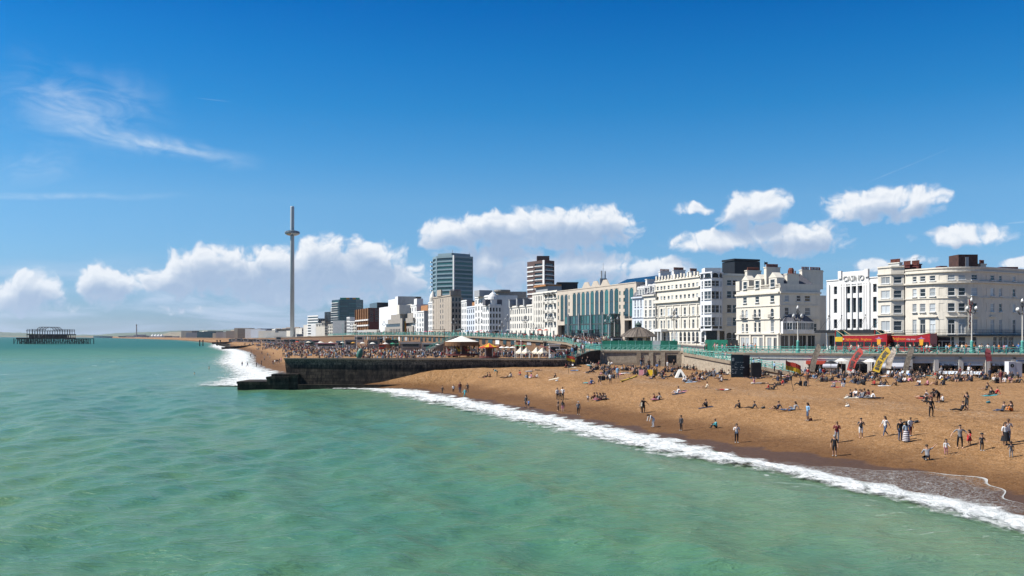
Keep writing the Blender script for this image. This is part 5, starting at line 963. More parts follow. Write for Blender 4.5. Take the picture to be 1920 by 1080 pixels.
# -- west retaining wall with arches
b = Bld('arch_wall', 'brown brick retaining wall with arched doorways behind the beach stalls', 'wall', (-19.6, 370), 3)
ptsW = [(-300, 1150), (-147, 725), (-83.5, 548), (-19.6, 370), (16, 271), (17, 249)]; f = Fac(b, ptsW, 3.0, 12, BRICK, frame=OFFW, pane='b')
f.z1 = 6.9; u = f.cum[2] - 20; k = 0
while u < f.L - 26 and k < 46: f.hole(u, 3.2, 3.6, 6.85, 'arch', depth=.4, name='arched_doorway'); u += 6.2; k += 1
f.build(); m = MB(); us = np.linspace(0, f.L - .01, 60)
for u, v in zip(us, us[1:]): a, c = f.at(u), f.at(v); m.add([(*a, 6.9), (*c, 6.9), (*c, base_z(c[1])), (*a, base_z(a[1]))], [(0, 1, 2, 3)])
b.part(m, 'upper_wall', BRICK); m = MB()
for u, v in zip(us, us[1:]):
    a, c, a2, c2 = f.at(u, .02), f.at(v, .02), f.at(u, .5), f.at(v, .5); za, zc = base_z(a[1]) - .55, base_z(c[1]) - .55; m.add([(*a, za), (*c, zc), (*c2, zc), (*a2, za), (*a, za+.5), (*c, zc+.5), (*c2, zc+.5), (*a2, za+.5)], [(0, 3, 2, 1), (4, 5, 6, 7), (3, 7, 6, 2), (0, 1, 5, 4)])
b.part(m, 'coping', STONEC); wg = random.Random(3)
for i in range(44):                                 # shop boards and dark shutters fixed to the wall above the arches
    u = f.cum[2] - 60 + i*(f.L - f.cum[2] + 40)/44; w_ = wg.uniform(2.2, 5.0); q = f.at(u, .06); zt = base_z(q[1]) - .7; mt = wg.choice([NAVY, IRON, GREYR, WHITE, GLN, REDB, NAVY, IRON]); m = MB(); m.obox(q, f.dir(u), w_, .12, max(7.0, zt - wg.uniform(1.2, 2.6)), zt - .05) if zt > 7.4 else None
    if m.v: b.part(m, 'shop_board', mt)
b = Bld('promenade_railing', 'long turquoise railing above the brown arches', 'railing', (-19.6, 370), 9); rail_mesh(b, [(-147, 725), (-83.7, 548), (-19.8, 370), (15.8, 271), (16.9, 250)], lambda x, y: base_z(y) - .03, TURQ, 1.3, 5.2, postw=.12)
for lab, (xa, ya), (xb, yb) in (('brick staircase with a turquoise rail beside the white carousel', (853, 631), (800, 650)), ('brick staircase with a turquoise rail below the concrete hall', (754, 631), (726, 645))):
    Y = (42 + 10)/1; Da, Db = 376 if xa > 800 else 498, 350 if xa > 800 else 470; a, c = np.array(P(xa, Da)), np.array(P(xb, Db)); za = base_z(Da) - .1; zc = 4.3; b = Bld('beach_staircase', lab, 'staircase', a, 3); n = np.array((-.3, -1.0))*2.4; m = MB()
    m.add([(*a, 3.5), (*c, 3.5), (*c, zc), (*a, za), (*(a-n), 3.5), (*(c-n), 3.5), (*(c-n), zc), (*(a-n), za)], [(0, 1, 2, 3)[::-1], (4, 5, 6, 7), (3, 2, 6, 7)[::-1]]); b.part(m, 'flank_wall', BRICK); m = MB()
    for i in range(18): t0 = i/18; q = a + (c-a)*(t0 + .5/18) - n/2; m.obox(q, tuple((c-a)/np.linalg.norm(c-a)), np.linalg.norm(c-a)/18, 2.3, 3.6, za + (zc-za)*t0 + .05)
    b.part(m, 'steps', CONC); rail_mesh(b, [tuple(a), tuple(c)], lambda x, y: za + (zc-za)*(y-Da)/(Db-Da), TURQ, 1.3, 3, postw=.1)
# -- dark stair flank from the groyne up to the platform
b = Bld('stair_wall', 'dark brown concrete stair wall climbing to the stone platform', 'wall', (9, 183), 3); p0, p1, p2, p3 = (7.5, 180.5), (11.0, 184.5), (16.4, 191.5), (19, 195); DKC = M('dark_wet_concrete', (.050, .036, .026), .85, .35, 1.2, bump=.5, bscale=3, streak=.3)
f = [(p0, 4.6), (p1, 4.9), (p2, 6.75), (p3, 6.95)]; m = MB()
for (a, za), (c, zc) in zip(f, f[1:]): m.add([(*a, 2), (*c, 2), (*c, zc), (*a, za), (a[0]-.5, a[1]+.5, za), (c[0]-.5, c[1]+.5, zc)], [(0, 1, 2, 3), (3, 2, 5, 4)])
b.part(m, 'wall', DKC); m = MB()
for i in range(16): t = i/15; x, y = p1[0] + (p3[0]-p1[0])*t - 1.6, p1[1] + (p3[1]-p1[1])*t + 1.2; m.obox((x, y), (.6, .8), .7, 3.4, 3, 4.6 + 2.25*t)
b.part(m, 'steps', CONC); rail_mesh(b, [p0, p1, p2, p3], lambda x, y: float(np.interp(x, [7.5, 11, 16.4, 19], [4.5, 4.85, 6.65, 6.85])), TURQ, 1.1, 1.8, lattice=False)
# -- the groyne
GRO = bpy.data.materials.new('groyne_concrete'); GRO.use_nodes = True; n = NT(GRO.node_tree); bs = GRO.node_tree.nodes['Principled BSDF']; pos = n.n('ShaderNodeNewGeometry').outputs['Position']; gz = n.sep(pos)[2]
t = n.noise(n.v('MULTIPLY', pos, (1, 1, .35)), 1.4, 6, .7)[0]; cc = n.mix(n.mr(t, .35, .68), (.012, .010, .009, 1), (.070, .056, .042, 1)); wv = n.m('ADD', gz, n.m('MULTIPLY', n.m('SUBTRACT', t, .5), 2.0))
cc = n.mix(n.m('MULTIPLY', n.mr(wv, 3.9, 4.9), .85), cc, n.mix(n.mr(n.noise(pos, 4, 5, .75)[0], .35, .65), (.05, .04, .03, 1), (.24, .19, .145, 1)))        # paler dry course along the top
cc = n.mix(n.m('MULTIPLY', n.mr(wv, 1.2, .5), .7), cc, (.030, .024, .016, 1)); bk_ = n.n('ShaderNodeTexBrick'); n.put(bk_.inputs['Vector'], n.xyz(n.sep(pos)[0], gz, 0.0)); bk_.inputs['Scale'].default_value = 1.0; bk_.inputs['Brick Width'].default_value = 1.5; bk_.inputs['Row Height'].default_value = .62; bk_.inputs['Mortar Size'].default_value = .035; bk_.inputs['Color1'].default_value = (1.5, 1.4, 1.3, 1); bk_.inputs['Color2'].default_value = (.55, .55, .58, 1); bk_.inputs['Mortar'].default_value = (.25, .25, .25, 1); cc = n.mix(.85, cc, bk_.outputs[0], 'MULTIPLY'); n.put(bs.inputs['Base Color'], cc); bs.inputs['Roughness'].default_value = .8; bs.inputs['Specular IOR Level'].default_value = .2
bp = n.n('ShaderNodeBump'); bp.inputs['Strength'].default_value = .5; bp.inputs['Distance'].default_value = .1; n.put(bp.inputs['Height'], n.noise(n.v('MULTIPLY', pos, (1, 1, 3)), 3, 5, .7)[0]); GRO.node_tree.links.new(bp.outputs[0], bs.inputs['Normal'])
b = Bld('groyne', 'massive dark stone groyne running across the beach into the sea', 'groyne', (-20, 177), 0)
x0, x1 = P(533, 175)[0], 12.5; m = MB(); m.add([(x0+1.2, 174.3, -2), (x1, 174.3, -2), (x1, 184, -2), (x0+1.2, 181, -2), (x0, 175.2, 5.45), (x1, 175.4, 5.35), (x1, 184, 5.35), (x0, 180.6, 5.45)], [(0, 1, 5, 4), (1, 2, 6, 5), (2, 3, 7, 6), (3, 0, 4, 7), (4, 5, 6, 7)]); b.part(m, 'main_wall', GRO)
m = MB(); m.box(x0 - .12, x1, 174.95, 175.7, 5.46, 5.72); b.part(m, 'coping', M('groyne_coping', (.20, .175, .14), .9, .2, 2))
for xa, xb, ya, z0, z1, nm in ((445, 500, 172.8, -2, 1.35, 'outer_step'), (500, 541, 172.6, -2, 2.25, 'middle_step'), (510, 558, 173.1, -2, 2.75, 'ledge')):
    m = MB(); X0, X1 = P(xa, ya)[0], P(xb, ya)[0]; m.box(X0, X1, ya, 180.5 - (.4 if nm == 'ledge' else 0), z0, z1); m.box(X0 - .1, X1 + .1, ya - .15, ya + .4, z1 - .45, z1 - .04); b.part(m, nm, GRO)
m = MB()
for i in range(10): x = P(545 + i*1.7, 173)[0]; m.box(x, x + .3, 172.3, 173.05, -1, .3 + i*.26)
m = MB(); m.box(P(560, 173)[0], P(770, 173)[0], 172.4, 173.06, -2, .75); b.part(m, 'footing', GRO)
# smaller timber groynes, piles and far jetties
WOODD = M('dark_wet_timber', (.03, .024, .018), .9, .3, 2)
for lab, (xa, ya), (xb, yb), h in (('low dark groyne running out of the crowded beach', (416, 655), (500, 645.5), 1.6), ('low dark jetty near the far breakers', (398, 645.5), (470, 640), 2.4), ('flat dark jetty beside the twin piles', (405, 647), (432, 646), 2.0)):
    a, c = P(xa, 17000/(ya-630)), P(xb, (10-2.8)*F/(yb-630)); a, c = np.array(a), np.array(c); b = Bld('low_groyne', lab, 'groyne', a, 0); d = (c-a)/np.linalg.norm(c-a); m = MB(); L = np.linalg.norm(c-a)
    m.add([(*(a), -1), (*c, -1), (*c, 3.2), (*a, h), (*(a + np.array((0, 2.))), h), (*(c + np.array((0, 2.))), 3.2)], [(0, 1, 2, 3), (3, 2, 5, 4)]); b.part(m, 'wall', WOODD); m = MB()
    for i in range(int(L/9)): q = a + d*i*9; m.tube((q[0], q[1]-.3, -1), (q[0], q[1]-.3, h + (3.2-h)*i*9/L + .3), .25)
    b.part(m, 'piles', WOODD)
for i, (px, D) in enumerate(((374.5, 910), (380.5, 915), (407, 905), (413, 915))):
    o = MB(); q = P(px, D); z1 = ZP(637.5, D); o.lathe((q[0], q[1], -2), [(.55, 0), (.5, z1 - .5), (.7, z1 + 1.4), (.7, z1 + 2)], 8); o.box(q[0]-.12, q[0]+.12, q[1]-.6, q[1]-.5, 0, z1); tag(o.build('mooring_pile', WOODD), ['leftmost of four dark iron piles standing in the sea', 'second from left of four dark iron piles in the sea', 'third from left of four iron piles by the breakers', 'rightmost of four dark iron piles by the breakers'][i], 'pile', 'iron piles in the sea')
# ------------------------------------------------------------------ landmarks out along the front
STEEL = M('brushed_steel_mast', (.42, .46, .48), .35, .06, .1)
D = 1100; q = P(548, D); b = Bld('observation_tower', 'tall slender steel observation tower with a ring pod', 'tower', q, 5)
m = MB(); m.lathe((q[0], q[1], 5), [(2.5, 0), (2.35, ZP(387.5, D) - 5.4), (2.2, ZP(387, D) - 5)], 24); b.part(m, 'mast', STEEL, smooth=True)
zp = ZP(437.3, D); m = MB(); m.lathe((q[0], q[1], zp - 3.2), [(3.0, 0), (6.2, .8), (8.6, 2.2), (9.1, 2.9)], 28); b.part(m, 'pod_underside', M('mirror_glass', (.30, .34, .36), .12, .2, .5, metal=.8), smooth=True)
m = MB(); m.lathe((q[0], q[1], zp - .3), [(9.1, 0), (9.0, 1.2), (8.2, 2.4), (6.0, 3.3), (3.0, 3.6)], 28); b.part(m, 'pod_glazing', M('dark_mirror_glass', (.10, .14, .16), .08, .3, .5, metal=.5), smooth=True)
for i in range(28): a = 2*pi*i/28; m = MB(); m.tube((q[0] + 9.15*cos(a), q[1] + 9.15*sin(a), zp - .4), (q[0] + 8.3*cos(a), q[1] + 8.3*sin(a), zp + 2.2), .16, None, 4); b.part(m, 'glazing_rib', WHITE)
m = MB(); c = P(540, 1085); m.box(c[0] - 14, c[0] + 22, c[1], c[1] + 14, 5, 8.5); b.part(m, 'visitor_building', GLN); m = MB(); m.box(c[0] - 17, c[0] + 25, c[1] - 2, c[1] + 16, 8.5, 9.3); b.part(m, 'flat_roof', OFFW)
for px in (548, 585): pass
b = Bld('classical_lodge', 'small grey pedimented lodge right of the observation tower', 'building', P(565, 1060), 5); m = MB(); c0, c1 = P(556, 1060), P(571, 1060); m.box(c0[0], c1[0], 1060, 1072, 5, ZP(627, 1060)); b.part(m, 'wall', GREYR); m = MB(); m.box(c0[0]-.5, c1[0]+.5, 1059.5, 1072.5, ZP(627, 1060), ZP(626, 1060)); b.part(m, 'roof', OFFW)
for k in range(3): m = MB(); x = c0[0] + 2 + k*2.6; m.box(x, x+1.3, 1059.9, 1060.2, 6, 9.5); b.part(m, 'doorway', GLB)
# burnt-out pier
D = 1133; RUST = M('rusted_iron', (.010, .009, .009), .8, .3, .3); z = lambda py: ZP(py, D); X = lambda px: (px - CX)/F*D; b = Bld('ruined_pier', 'burnt out iron skeleton of a pier pavilion standing in the sea', 'pier', P(92, D), 0)
m = MB(); dk = z(634.5)
for i, px in enumerate(np.linspace(26, 157, 40)):
    for dy in (0, 9, 18, 27): 
        if 48 < px < 125 or (i + dy//9) % 2 == 0: m.tube((X(px), D + dy, -2), (X(px), D + dy, dk), .48, None, 5)
b.part(m, 'piles', RUST); m = MB()
for px in np.linspace(26, 154, 24): m.tube((X(px), D, .6), (X(px + 5), D, dk), .28, None, 4).tube((X(px + 5), D + 9, .6), (X(px), D + 9, dk), .28, None, 4)
b.part(m, 'cross_bracing', RUST); m = MB(); m.box(X(31), X(122), D - 1, D + 28, dk - .6, dk + .9); m.box(X(26), X(40), D + 4, D + 20, dk - .9, dk - .2); m.box(X(120), X(158), D + 2, D + 24, dk - .9, dk - .1); b.part(m, 'deck', RUST)
f1, f2, f3 = z(627.3), z(620.4), z(617.5); m = MB()
for yy in (D + 1, D + 14, D + 26):
    for px in np.linspace(50, 122, 19): m.tube((X(px), yy, dk), (X(px), yy, f1), .40, None, 4)
    for px in np.linspace(50, 121, 16): m.tube((X(px), yy, f1), (X(px), yy, f3 if px < 64 or px > 102 else f2), .36, None, 4)
    m.box(X(49), X(124), yy - .2, yy + .2, f1 - .7, f1 + .5); m.box(X(48), X(121), yy - .15, yy + .15, f2 - .35, f2 + .4); m.box(X(50), X(66), yy - .15, yy + .15, f3 - .2, f3 + .2); m.box(X(102), X(121), yy - .15, yy + .15, f3 - .4, f3)
b.part(m, 'pavilion_frame', RUST); m = MB()
for yy in (D + 3, D + 10, D + 17, D + 24):
    for r in (1.0,): m.path([(X(82.5 + 16.5*cos(t)), yy, f2 + (z(613.2) - f2)*min(1, 1.25*sin(t))) for t in np.linspace(0, pi, 15)], .34, 4)
for t in np.linspace(.25, pi - .25, 9): x = X(82.5 + 16.5*cos(t)); zz = f2 + (z(613.2) - f2)*min(1, 1.25*sin(t)); m.tube((x, D + 3, zz), (x, D + 24, zz), .15, None, 4); m.tube((x, D + 3, f2), (x, D + 3, zz), .14, None, 4)
b.part(m, 'dome_ribs', RUST); m = MB()
for x0_, x1_ in ((50, 58), (60, 66), (70, 79), (81, 94), (97, 107), (109, 121)): m.box(X(x0_), X(x1_), D + 6, D + 8, dk + .9, f1 - .6)
b.part(m, 'broken_walls', RUST); m = MB(); m.tube((X(77), D - .5, dk + 1), (X(82), D - .5, f1), .6, None, 4); b.part(m, 'fallen_stair', RUST)
# power station chimney, port sheds, yacht-white tents at the harbour
D = 5000; b = Bld('power_station_chimney', 'single tall chimney of the distant power station', 'chimney', P(256, D), 3); m = MB(); q = P(256, D); m.lathe((*q, 0), [(3.6, 0), (3.0, ZP(609, D)), (3.0, ZP(608, D))], 12); b.part(m, 'stack', GREYR); m = MB(); m.lathe((*q, ZP(610.5, D)), [(3.2, 0), (3.2, 3)], 12); b.part(m, 'dark_cap', IRON); m = MB(); m.box(q[0] - 14, q[0] + 30, D, D + 60, 0, ZP(627.5, D)); b.part(m, 'turbine_hall', GREYR)
D = 4200; b = Bld('harbour_sheds', 'white peaked roof sheds at the distant harbour', 'shed', P(292, D), 3); m = MB(); c0, c1 = P(280, D)[0], P(303, D)[0]; m.box(c0, c1, D, D + 60, 0, ZP(630, D)); b.part(m, 'wall', WHITE)
for k in range(4): x = c0 + (c1-c0)*(k+.5)/4; m = MB(); m.lathe((x, D + 20, ZP(630, D)), [(7.5, 0), (5, 4), (1.2, ZP(627.3, D) - ZP(630, D) + 2)], 10); b.part(m, 'peaked_roof', WHITE)
for i, (x0_, x1_, y0_) in enumerate(((175, 188, 630.2), (192, 206, 630.6), (222, 232, 630.4), (236, 250, 629.8), (265, 275, 630.2), (308, 318, 630.2), (322, 332, 631))):
    D = 4600 - i*120; q0, q1 = P(x0_, D), P(x1_, D); b = Bld('harbour_building', 'low distant harbour building, ' + ['leftmost by the ruined pier', 'second from the ruined pier', 'third from the ruined pier', 'left of the chimney', 'right of the chimney', 'right of the peaked white sheds', 'rightmost before the far town'][i], 'building', q0, 2, 'distant harbour buildings'); m = MB(); m.box(q0[0], q1[0], D, D + 30, 0, ZP(y0_, D)); b.part(m, 'wall', [OFFW, GREYR, CONC][i % 3]); m = MB(); m.box(q0[0]-.6, q1[0]+.6, D - .6, D + 31, ZP(y0_, D), ZP(y0_, D) + 1.2); b.part(m, 'roof', CONCD)
# ------------------------------------------------------------------ street furniture, vehicles, stalls
CANV = M('white_canvas', (.66, .64, .58), .85, .05, 1); GLOBE = M('lamp_globe', (.45, .46, .45), .3, .1)
def lamp_post(xy, z, label, h=9.0, group='ornate promenade lamp posts', big=True):
    b = Bld('street_lamp', label, 'lamp post', xy, z, group); x, y = xy; m = MB(); m.lathe((x, y, z), [(.42, 0), (.42, .5), (.26, .8), (.24, 2.0), (.30, 2.1), (.2, 2.3)], 10); b.part(m, 'base', TURQ)
    m = MB(); m.tube((x, y, z + 2.2), (x, y, z + h - 2.0), .12, .075, 8); b.part(m, 'post', OFFW); m = MB()
    for i in range(4 if big else 2):
        a = i*pi/(2 if big else 1) + .4; ex, ey = x + 1.0*cos(a), y + 1.0*sin(a); m.path([(x, y, z + h - 2.4), (x + .6*cos(a), y + .6*sin(a), z + h - 2.6), (ex, ey, z + h - 2.0)], .06, 5); g = MB(); g.lathe((ex, ey, z + h - 2.1), [(.08, 0), (.25, .22), (.26, .42), (.15, .65), (.03, .8)], 9); b.part(g, 'lantern', GLOBE)
        m.path([(x, y, z + h - 1.5), (x + .35*cos(a), y + .35*sin(a), z + h - .9), (x, y, z + h - .4)], .05, 4)
    m.tube((x, y, z + h - 2.6), (x, y, z + h), .09, .04, 6); b.part(m, 'bracket', IRON); g = MB(); g.lathe((x, y, z + h - .6), [(.08, 0), (.25, .22), (.26, .42), (.15, .65), (.03, .85)], 9); b.part(g, 'lantern', GLOBE)
for px, D, pt, lab in ((1496, 166, 575, 'ornate lamp post in front of the cream corner hotel'), (1822, 162, 560, 'ornate lamp post in front of the cream hostel'), (1264, 215, 580, 'ornate lamp post in front of the ivory hotel and its tower'), (1917, 160, 562, 'lamp post at the right end of the promenade railing')):
    lamp_post(P(px, D), 6.9, lab, ZP(pt, D) - 6.9)
for i, (px, D, pt) in enumerate(((1152, 246, 585), (1141, 250, 590), (1032, 300, 587), (1000, 320, 606), (985, 335, 592), (952, 350, 590), (941, 360, 603), (898, 385, 596), (851, 405, 598), (779, 470, 598), (720, 530, 602))):
    lamp_post(P(px, D), base_z(D), ['tall lamp post in front of the teal glass porch', 'second tall lamp post in front of the teal glass porch', 'lamp post in front of the parapet lettered hotel', 'lamp post in front of the cream bow fronted block', 'lamp post left of the cream bow fronted block', 'lamp post by the dark gap between the hotels', 'lamp post right of the white corner hotel', 'lamp post in front of the tall white hotel', 'lamp post by the grey brown stone hotel flank', 'lamp post in front of the white bow windowed house', 'lamp post in front of the white sheeted building'][i], ZP(pt, D) - base_z(D), big=i in (2, 4))
# open-top buses
RED = M('bus_red', (.30, .008, .012), .35, .05, .5, spec=.5); TYRE = M('tyre_rubber', (.02, .02, .02), .9, .1); YEL = M('bright_yellow', (.56, .37, .012), .55, .06); ORG = M('orange_lettering', (.65, .30, .02), .5, .05); BEI = M('beige_rail', (.45, .33, .18), .5, .1)
def bus(px, D, d, label, words, z=6.92):
    c = np.array(P(px, D)); d = np.array(d)/np.hypot(*d); b = Bld('open_top_bus', label, 'bus', c, z, 'red open top tour buses'); n = np.array((d[1], -d[0])); L = 10.6; Wd = 2.5; o = b.o
    W_ = lambda u, v, h: (*(c + d*u + n*v), z + h)      # u: + is the rear (right), v: + is towards the camera
    def bx(u0, u1, v0, v1, h0, h1, nm, mt, parent=None): m = MB(); m.prism([W_(u0, v0, 0)[:2], W_(u1, v0, 0)[:2], W_(u1, v1, 0)[:2], W_(u0, v1, 0)[:2]], z + h0, z + h1); return b.part(m, nm, mt)
    bx(-L/2, L/2, -Wd/2, Wd/2, .35, 1.15, 'lower_body', RED); bx(-L/2 + .1, L/2 - .1, -Wd/2 + .04, Wd/2 - .04, 1.15, 2.0, 'lower_windows', GLB)
    for u in np.linspace(-L/2 + .1, L/2 - .1, 8): bx(u - .08, u + .08, -Wd/2, Wd/2, 1.15, 2.0, 'window_pillar', RED)
    # upper body side with a sagging top rail
    m = MB(); us = np.linspace(-L/2 + 1.6, L/2, 12); hs = [3.15 + .42*max(0, (u - 2.2)/(L/2 - 2.2))**1.4 for u in us]
    for v in (Wd/2, -Wd/2):
        r = [W_(u, v, 2.0) for u in us] + [W_(u, v, h) for u, h in zip(us, hs)]; r2 = [W_(u, v - .08*np.sign(v), 2.0) for u in us] + [W_(u, v - .08*np.sign(v), h) for u, h in zip(us, hs)]; k = len(us)
        m.add(r + r2, [(i, i+1, k+i+1, k+i) for i in range(k-1)] + [(2*k+i+1, 2*k+i, 3*k+i, 3*k+i+1) for i in range(k-1)] + [(k+i, k+i+1, 3*k+i+1, 3*k+i) for i in range(k-1)])
    m.add([W_(L/2, -Wd/2, 2), W_(L/2, Wd/2, 2), W_(L/2, Wd/2, hs[-1]), W_(L/2, -Wd/2, hs[-1])], [(0, 1, 2, 3)]); b.part(m, 'upper_body', RED); m = MB()
    for v in (Wd/2, -Wd/2): m.path([W_(-L/2 + .3, v, 4.15)] + [W_(-L/2 + 1.7, v, 3.3)] + [W_(u, v, h + .04) for u, h in zip(us, hs)], .07, 5)
    b.part(m, 'top_rail', BEI); bx(-L/2, -L/2 + 1.8, -Wd/2, Wd/2, 2.0, 2.9, 'front_lower_panel', YEL); bx(-L/2, -L/2 + .12, -Wd/2, Wd/2, 2.9, 4.2, 'front_frame', RED)
    m = MB(); m.add([W_(-L/2 + .12, v, 2.9) for v in (-Wd/2 + .1, Wd/2 - .1)] + [W_(-L/2 + 1.5, Wd/2 - .05, 2.9), W_(-L/2 + .3, Wd/2 - .05, 4.1), W_(-L/2 + .3, -Wd/2 + .05, 4.1), W_(-L/2 + 1.5, -Wd/2 + .05, 2.9)], [(1, 2, 3), (0, 1, 3, 4), (0, 4, 5)]); b.part(m, 'upper_windscreen', GLT)
    for k in range(8):
        for v in (-.65, .65): bx(-L/2 + 2.2 + k*1.0, -L/2 + 2.35 + k*1.0, v - .45, v + .45, 2.3, 3.25, 'seat_back', M('seat_blue', (.05, .06, .12), .8, .1))
    for u in (-L/2 + 2.2, L/2 - 2.6):
        for v in (Wd/2 - .14, -Wd/2 + .14): m = MB(); a, e_ = W_(u, v - .15, .5), W_(u, v + .15, .5); m.tube(a, e_, .5, None, 14); w = b.part(m, 'wheel', TYRE); m = MB(); m.tube(W_(u, v - .16, .5), W_(u, v + .165, .5), .25, None, 10); m.v = [tuple(np.array(q) - o) for q in m.v]; m.build('rim', GREYR, w)
    rz = atan2(d[1], d[0])
    for body, u, h, s, mt in words: text(body, s, mt, b.root, tuple(np.array(W_(u, Wd/2 + .015, h)) - o), rz, .008)
    m = MB(); m.add([W_(u, Wd/2 + .012, h) for u, h in ((2.9, 2.55), (3.5, 2.75), (3.7, 3.0), (3.9, 2.75), (4.5, 2.55))] , [(0, 1, 2, 3, 4)]); b.part(m, 'dome_emblem', M('emblem_lilac', (.30, .16, .32), .6, .1)); m = MB(); m.add([W_(u, Wd/2 + .012, h) for u, h in ((3.4, 1.4), (4.0, 1.4), (4.1, 2.5), (3.3, 2.5))], [(0, 1, 2, 3)]); b.part(m, 'emblem_column', ORG)
    return b
WLT = M('lettering_white', (.62, .60, .58), .5, .05)
bus(1620, 171.5, (.62, -.78), 'red open top bus further along, its yellow nose to the casino', [('Sightseeing', -1.7, 2.45, .62, ORG), ('Brighton', 1.2, 2.45, .62, ORG), ('✶', -3.5, 2.45, .6, WLT)])
bus(1697, 166.5, (.62, -.78), 'red open top bus nearer the hostel, overlapping the other bus', [('Brighton', -.5, 2.55, .72, ORG), ('city tour', 1.8, 2.5, .5, WLT)])
def car(xy, d, z, col, label, van=False):
    c = np.array(xy); d = np.array(d)/np.hypot(*d); n = np.array((d[1], -d[0])); b = Bld('delivery_van' if van else 'parked_car', label, 'van' if van else 'car', c, z, 'vehicles on the sea-front road'); L, Wd, H = (5.2, 1.95, 2.2) if van else (4.3, 1.75, 1.42)
    W_ = lambda u, v, h: (*(c + d*u + n*v), z + h); prof = [(-L/2, .3), (L/2, .3), (L/2, .95), (L/2 - .3, H), (-L/2 + 1.6, H), (-L/2 + 1.0, 1.15), (-L/2 + .05, .85)] if van else [(-L/2, .3), (L/2, .3), (L/2 - .03, .85), (L/2 - .35, .95), (L/2 - .9, H), (-L/2 + 1.75, H), (-L/2 + 1.05, .92), (-L/2 + .05, .75)]
    m = MB(); k = len(prof); m.add([W_(u, Wd/2, h) for u, h in prof] + [W_(u, -Wd/2, h) for u, h in prof], [tuple(range(k)), tuple(range(k, 2*k))[::-1]] + [(i, k+i, k+(i+1) % k, (i+1) % k) for i in range(k)]); b.part(m, 'body', M('paint_' + label.split()[0], col, .3, .04, spec=.6))
    for v in (Wd/2 + .006, -Wd/2 - .006):
        m = MB(); w = [(L/2 - 1.0, .98), (L/2 - 1.1, H - .12), (-L/2 + 1.85, H - .12), (-L/2 + 1.35, .98)]; m.add([W_(u, v, h) for u, h in w], [(0, 1, 2, 3)]); b.part(m, 'side_window', GLB)
        for u in (-L/2 + .85, L/2 - .85): m = MB(); m.tube(W_(u, v - .1*np.sign(v), .32), W_(u, v + .01*np.sign(v), .32), .32, None, 12); b.part(m, 'wheel', TYRE)
    for u, nm in ((-L/2, 'headlight'), (L/2, 'tail_light')):
        for v in (-.6, .6): m = MB(); m.ell(W_(u*.985, v, .7), .12, .12, .1, 6, 4); b.part(m, nm, GLOBE if nm == 'headlight' else RED)
fd = (.36, -1)
car(P(1787, 168), (.8, -.6), 6.9, (.012, .013, .015), 'black parked car behind the railing below the hostel')
car(P(1812, 166), (.8, -.6), 6.9, (.40, .41, .42), 'silver parked car behind the railing beside the hostel lamp post')
car(P(1090, 285), fd, base_z(285), (.05, .055, .06), 'dark grey van parked before the glass porch', True); car(P(1106, 276), fd, base_z(276), (.06, .07, .08), 'grey lorry like van parked beside the white board', True)
car(P(1012, 322), fd, base_z(322), (.05, .05, .06), 'dark parked car outside the cream bow fronted block'); car(P(978, 345), fd, base_z(345), (.08, .09, .11), 'blue grey parked car outside the lower cream terrace'); car(P(917, 372), fd, base_z(372), (.55, .55, .54), 'white van parked outside the white corner hotel', True); car(P(928, 366), fd, base_z(366), (.01, .01, .012), 'black van parked beside the white van', True)
car(P(668, 640), fd, base_z(640), (.09, .012, .015), 'maroon van parked below the brown office block', True)
# pavilion kiosk on the platform
x, y = P(1197, 232); b = Bld('pavilion_kiosk', 'octagonal kiosk with a ribbed grey brown lead roof and small cupola', 'kiosk', (x, y), 6.9); m = MB(); m.lathe((x, y, 6.9), [(3.2, 0), (3.2, 2.9)], 8, pi/8); b.part(m, 'wall', BISC); m = MB(); m.lathe((x, y, 9.75), [(4.9, 0), (4.8, .15), (2.5, 1.7), (.9, 2.4), (.8, 2.5)], 8, pi/8); b.part(m, 'roof', M('lead_roof', (.13, .105, .085), .7, .2, 1.5)); m = MB()
for i in range(24): a = 2*pi*i/24; m.path([(x + 4.75*cos(a), y + 4.75*sin(a), 9.98), (x + 2.45*cos(a), y + 2.45*sin(a), 11.52), (x + .9*cos(a), y + .9*sin(a), 12.22)], .05, 4)
b.part(m, 'roof_ribs', M('lead_roof', (.13, .105, .085))); m = MB(); m.lathe((x, y, 12.2), [(.8, 0), (.8, .6), (1.0, .7), (.5, 1.1), (.1, 1.5)], 8); b.part(m, 'cupola', M('verdigris', (.06, .10, .09), .7, .2))
for i in range(8): a = 2*pi*i/8; m = MB(); m.box(-.7, .7, -.05, .05, 0, 1.6); k = m.build('window', GLB, b.root, (3.02*cos(a), 3.02*sin(a), 1.0), a + pi/2)
def kiosk(px, pyt, pyb, wpx, D, mat, label, z=None, roof=None, front=GLB, stripe=None, name='beach_kiosk', depth=3.0, cat='kiosk'):
    q = P(px, D); w = wpx*D/F; zb = ZP(pyb, D) if z is None else z; zt = ZP(pyt, D); b = Bld(name, label, cat, q, zb); x, y = q; h = zt - zb; m = MB(); m.box(x-w/2, x+w/2, y, y+depth, zb - .4, zt - .22); b.part(m, 'wall', mat); m = MB(); m.box(x-w/2-.25, x+w/2+.25, y-.5, y+depth+.2, zt - .22, zt); b.part(m, 'roof', roof or mat)
    m = MB(); m.box(x-w*.4, x+w*.4, y-.03, y+.05, zb + h*.38, zb + h*.78); b.part(m, 'serving_hatch', front); m = MB(); m.box(x-w*.43, x+w*.43, y-.35, y-.03, zb + h*.33, zb + h*.38); b.part(m, 'counter', OFFW)
    if stripe: m = MB(); m.box(x-w/2-.02, x+w/2+.02, y-.54, y-.502, zb + h*.78, zb + h*.93); b.part(m, 'fascia', stripe)
    return b
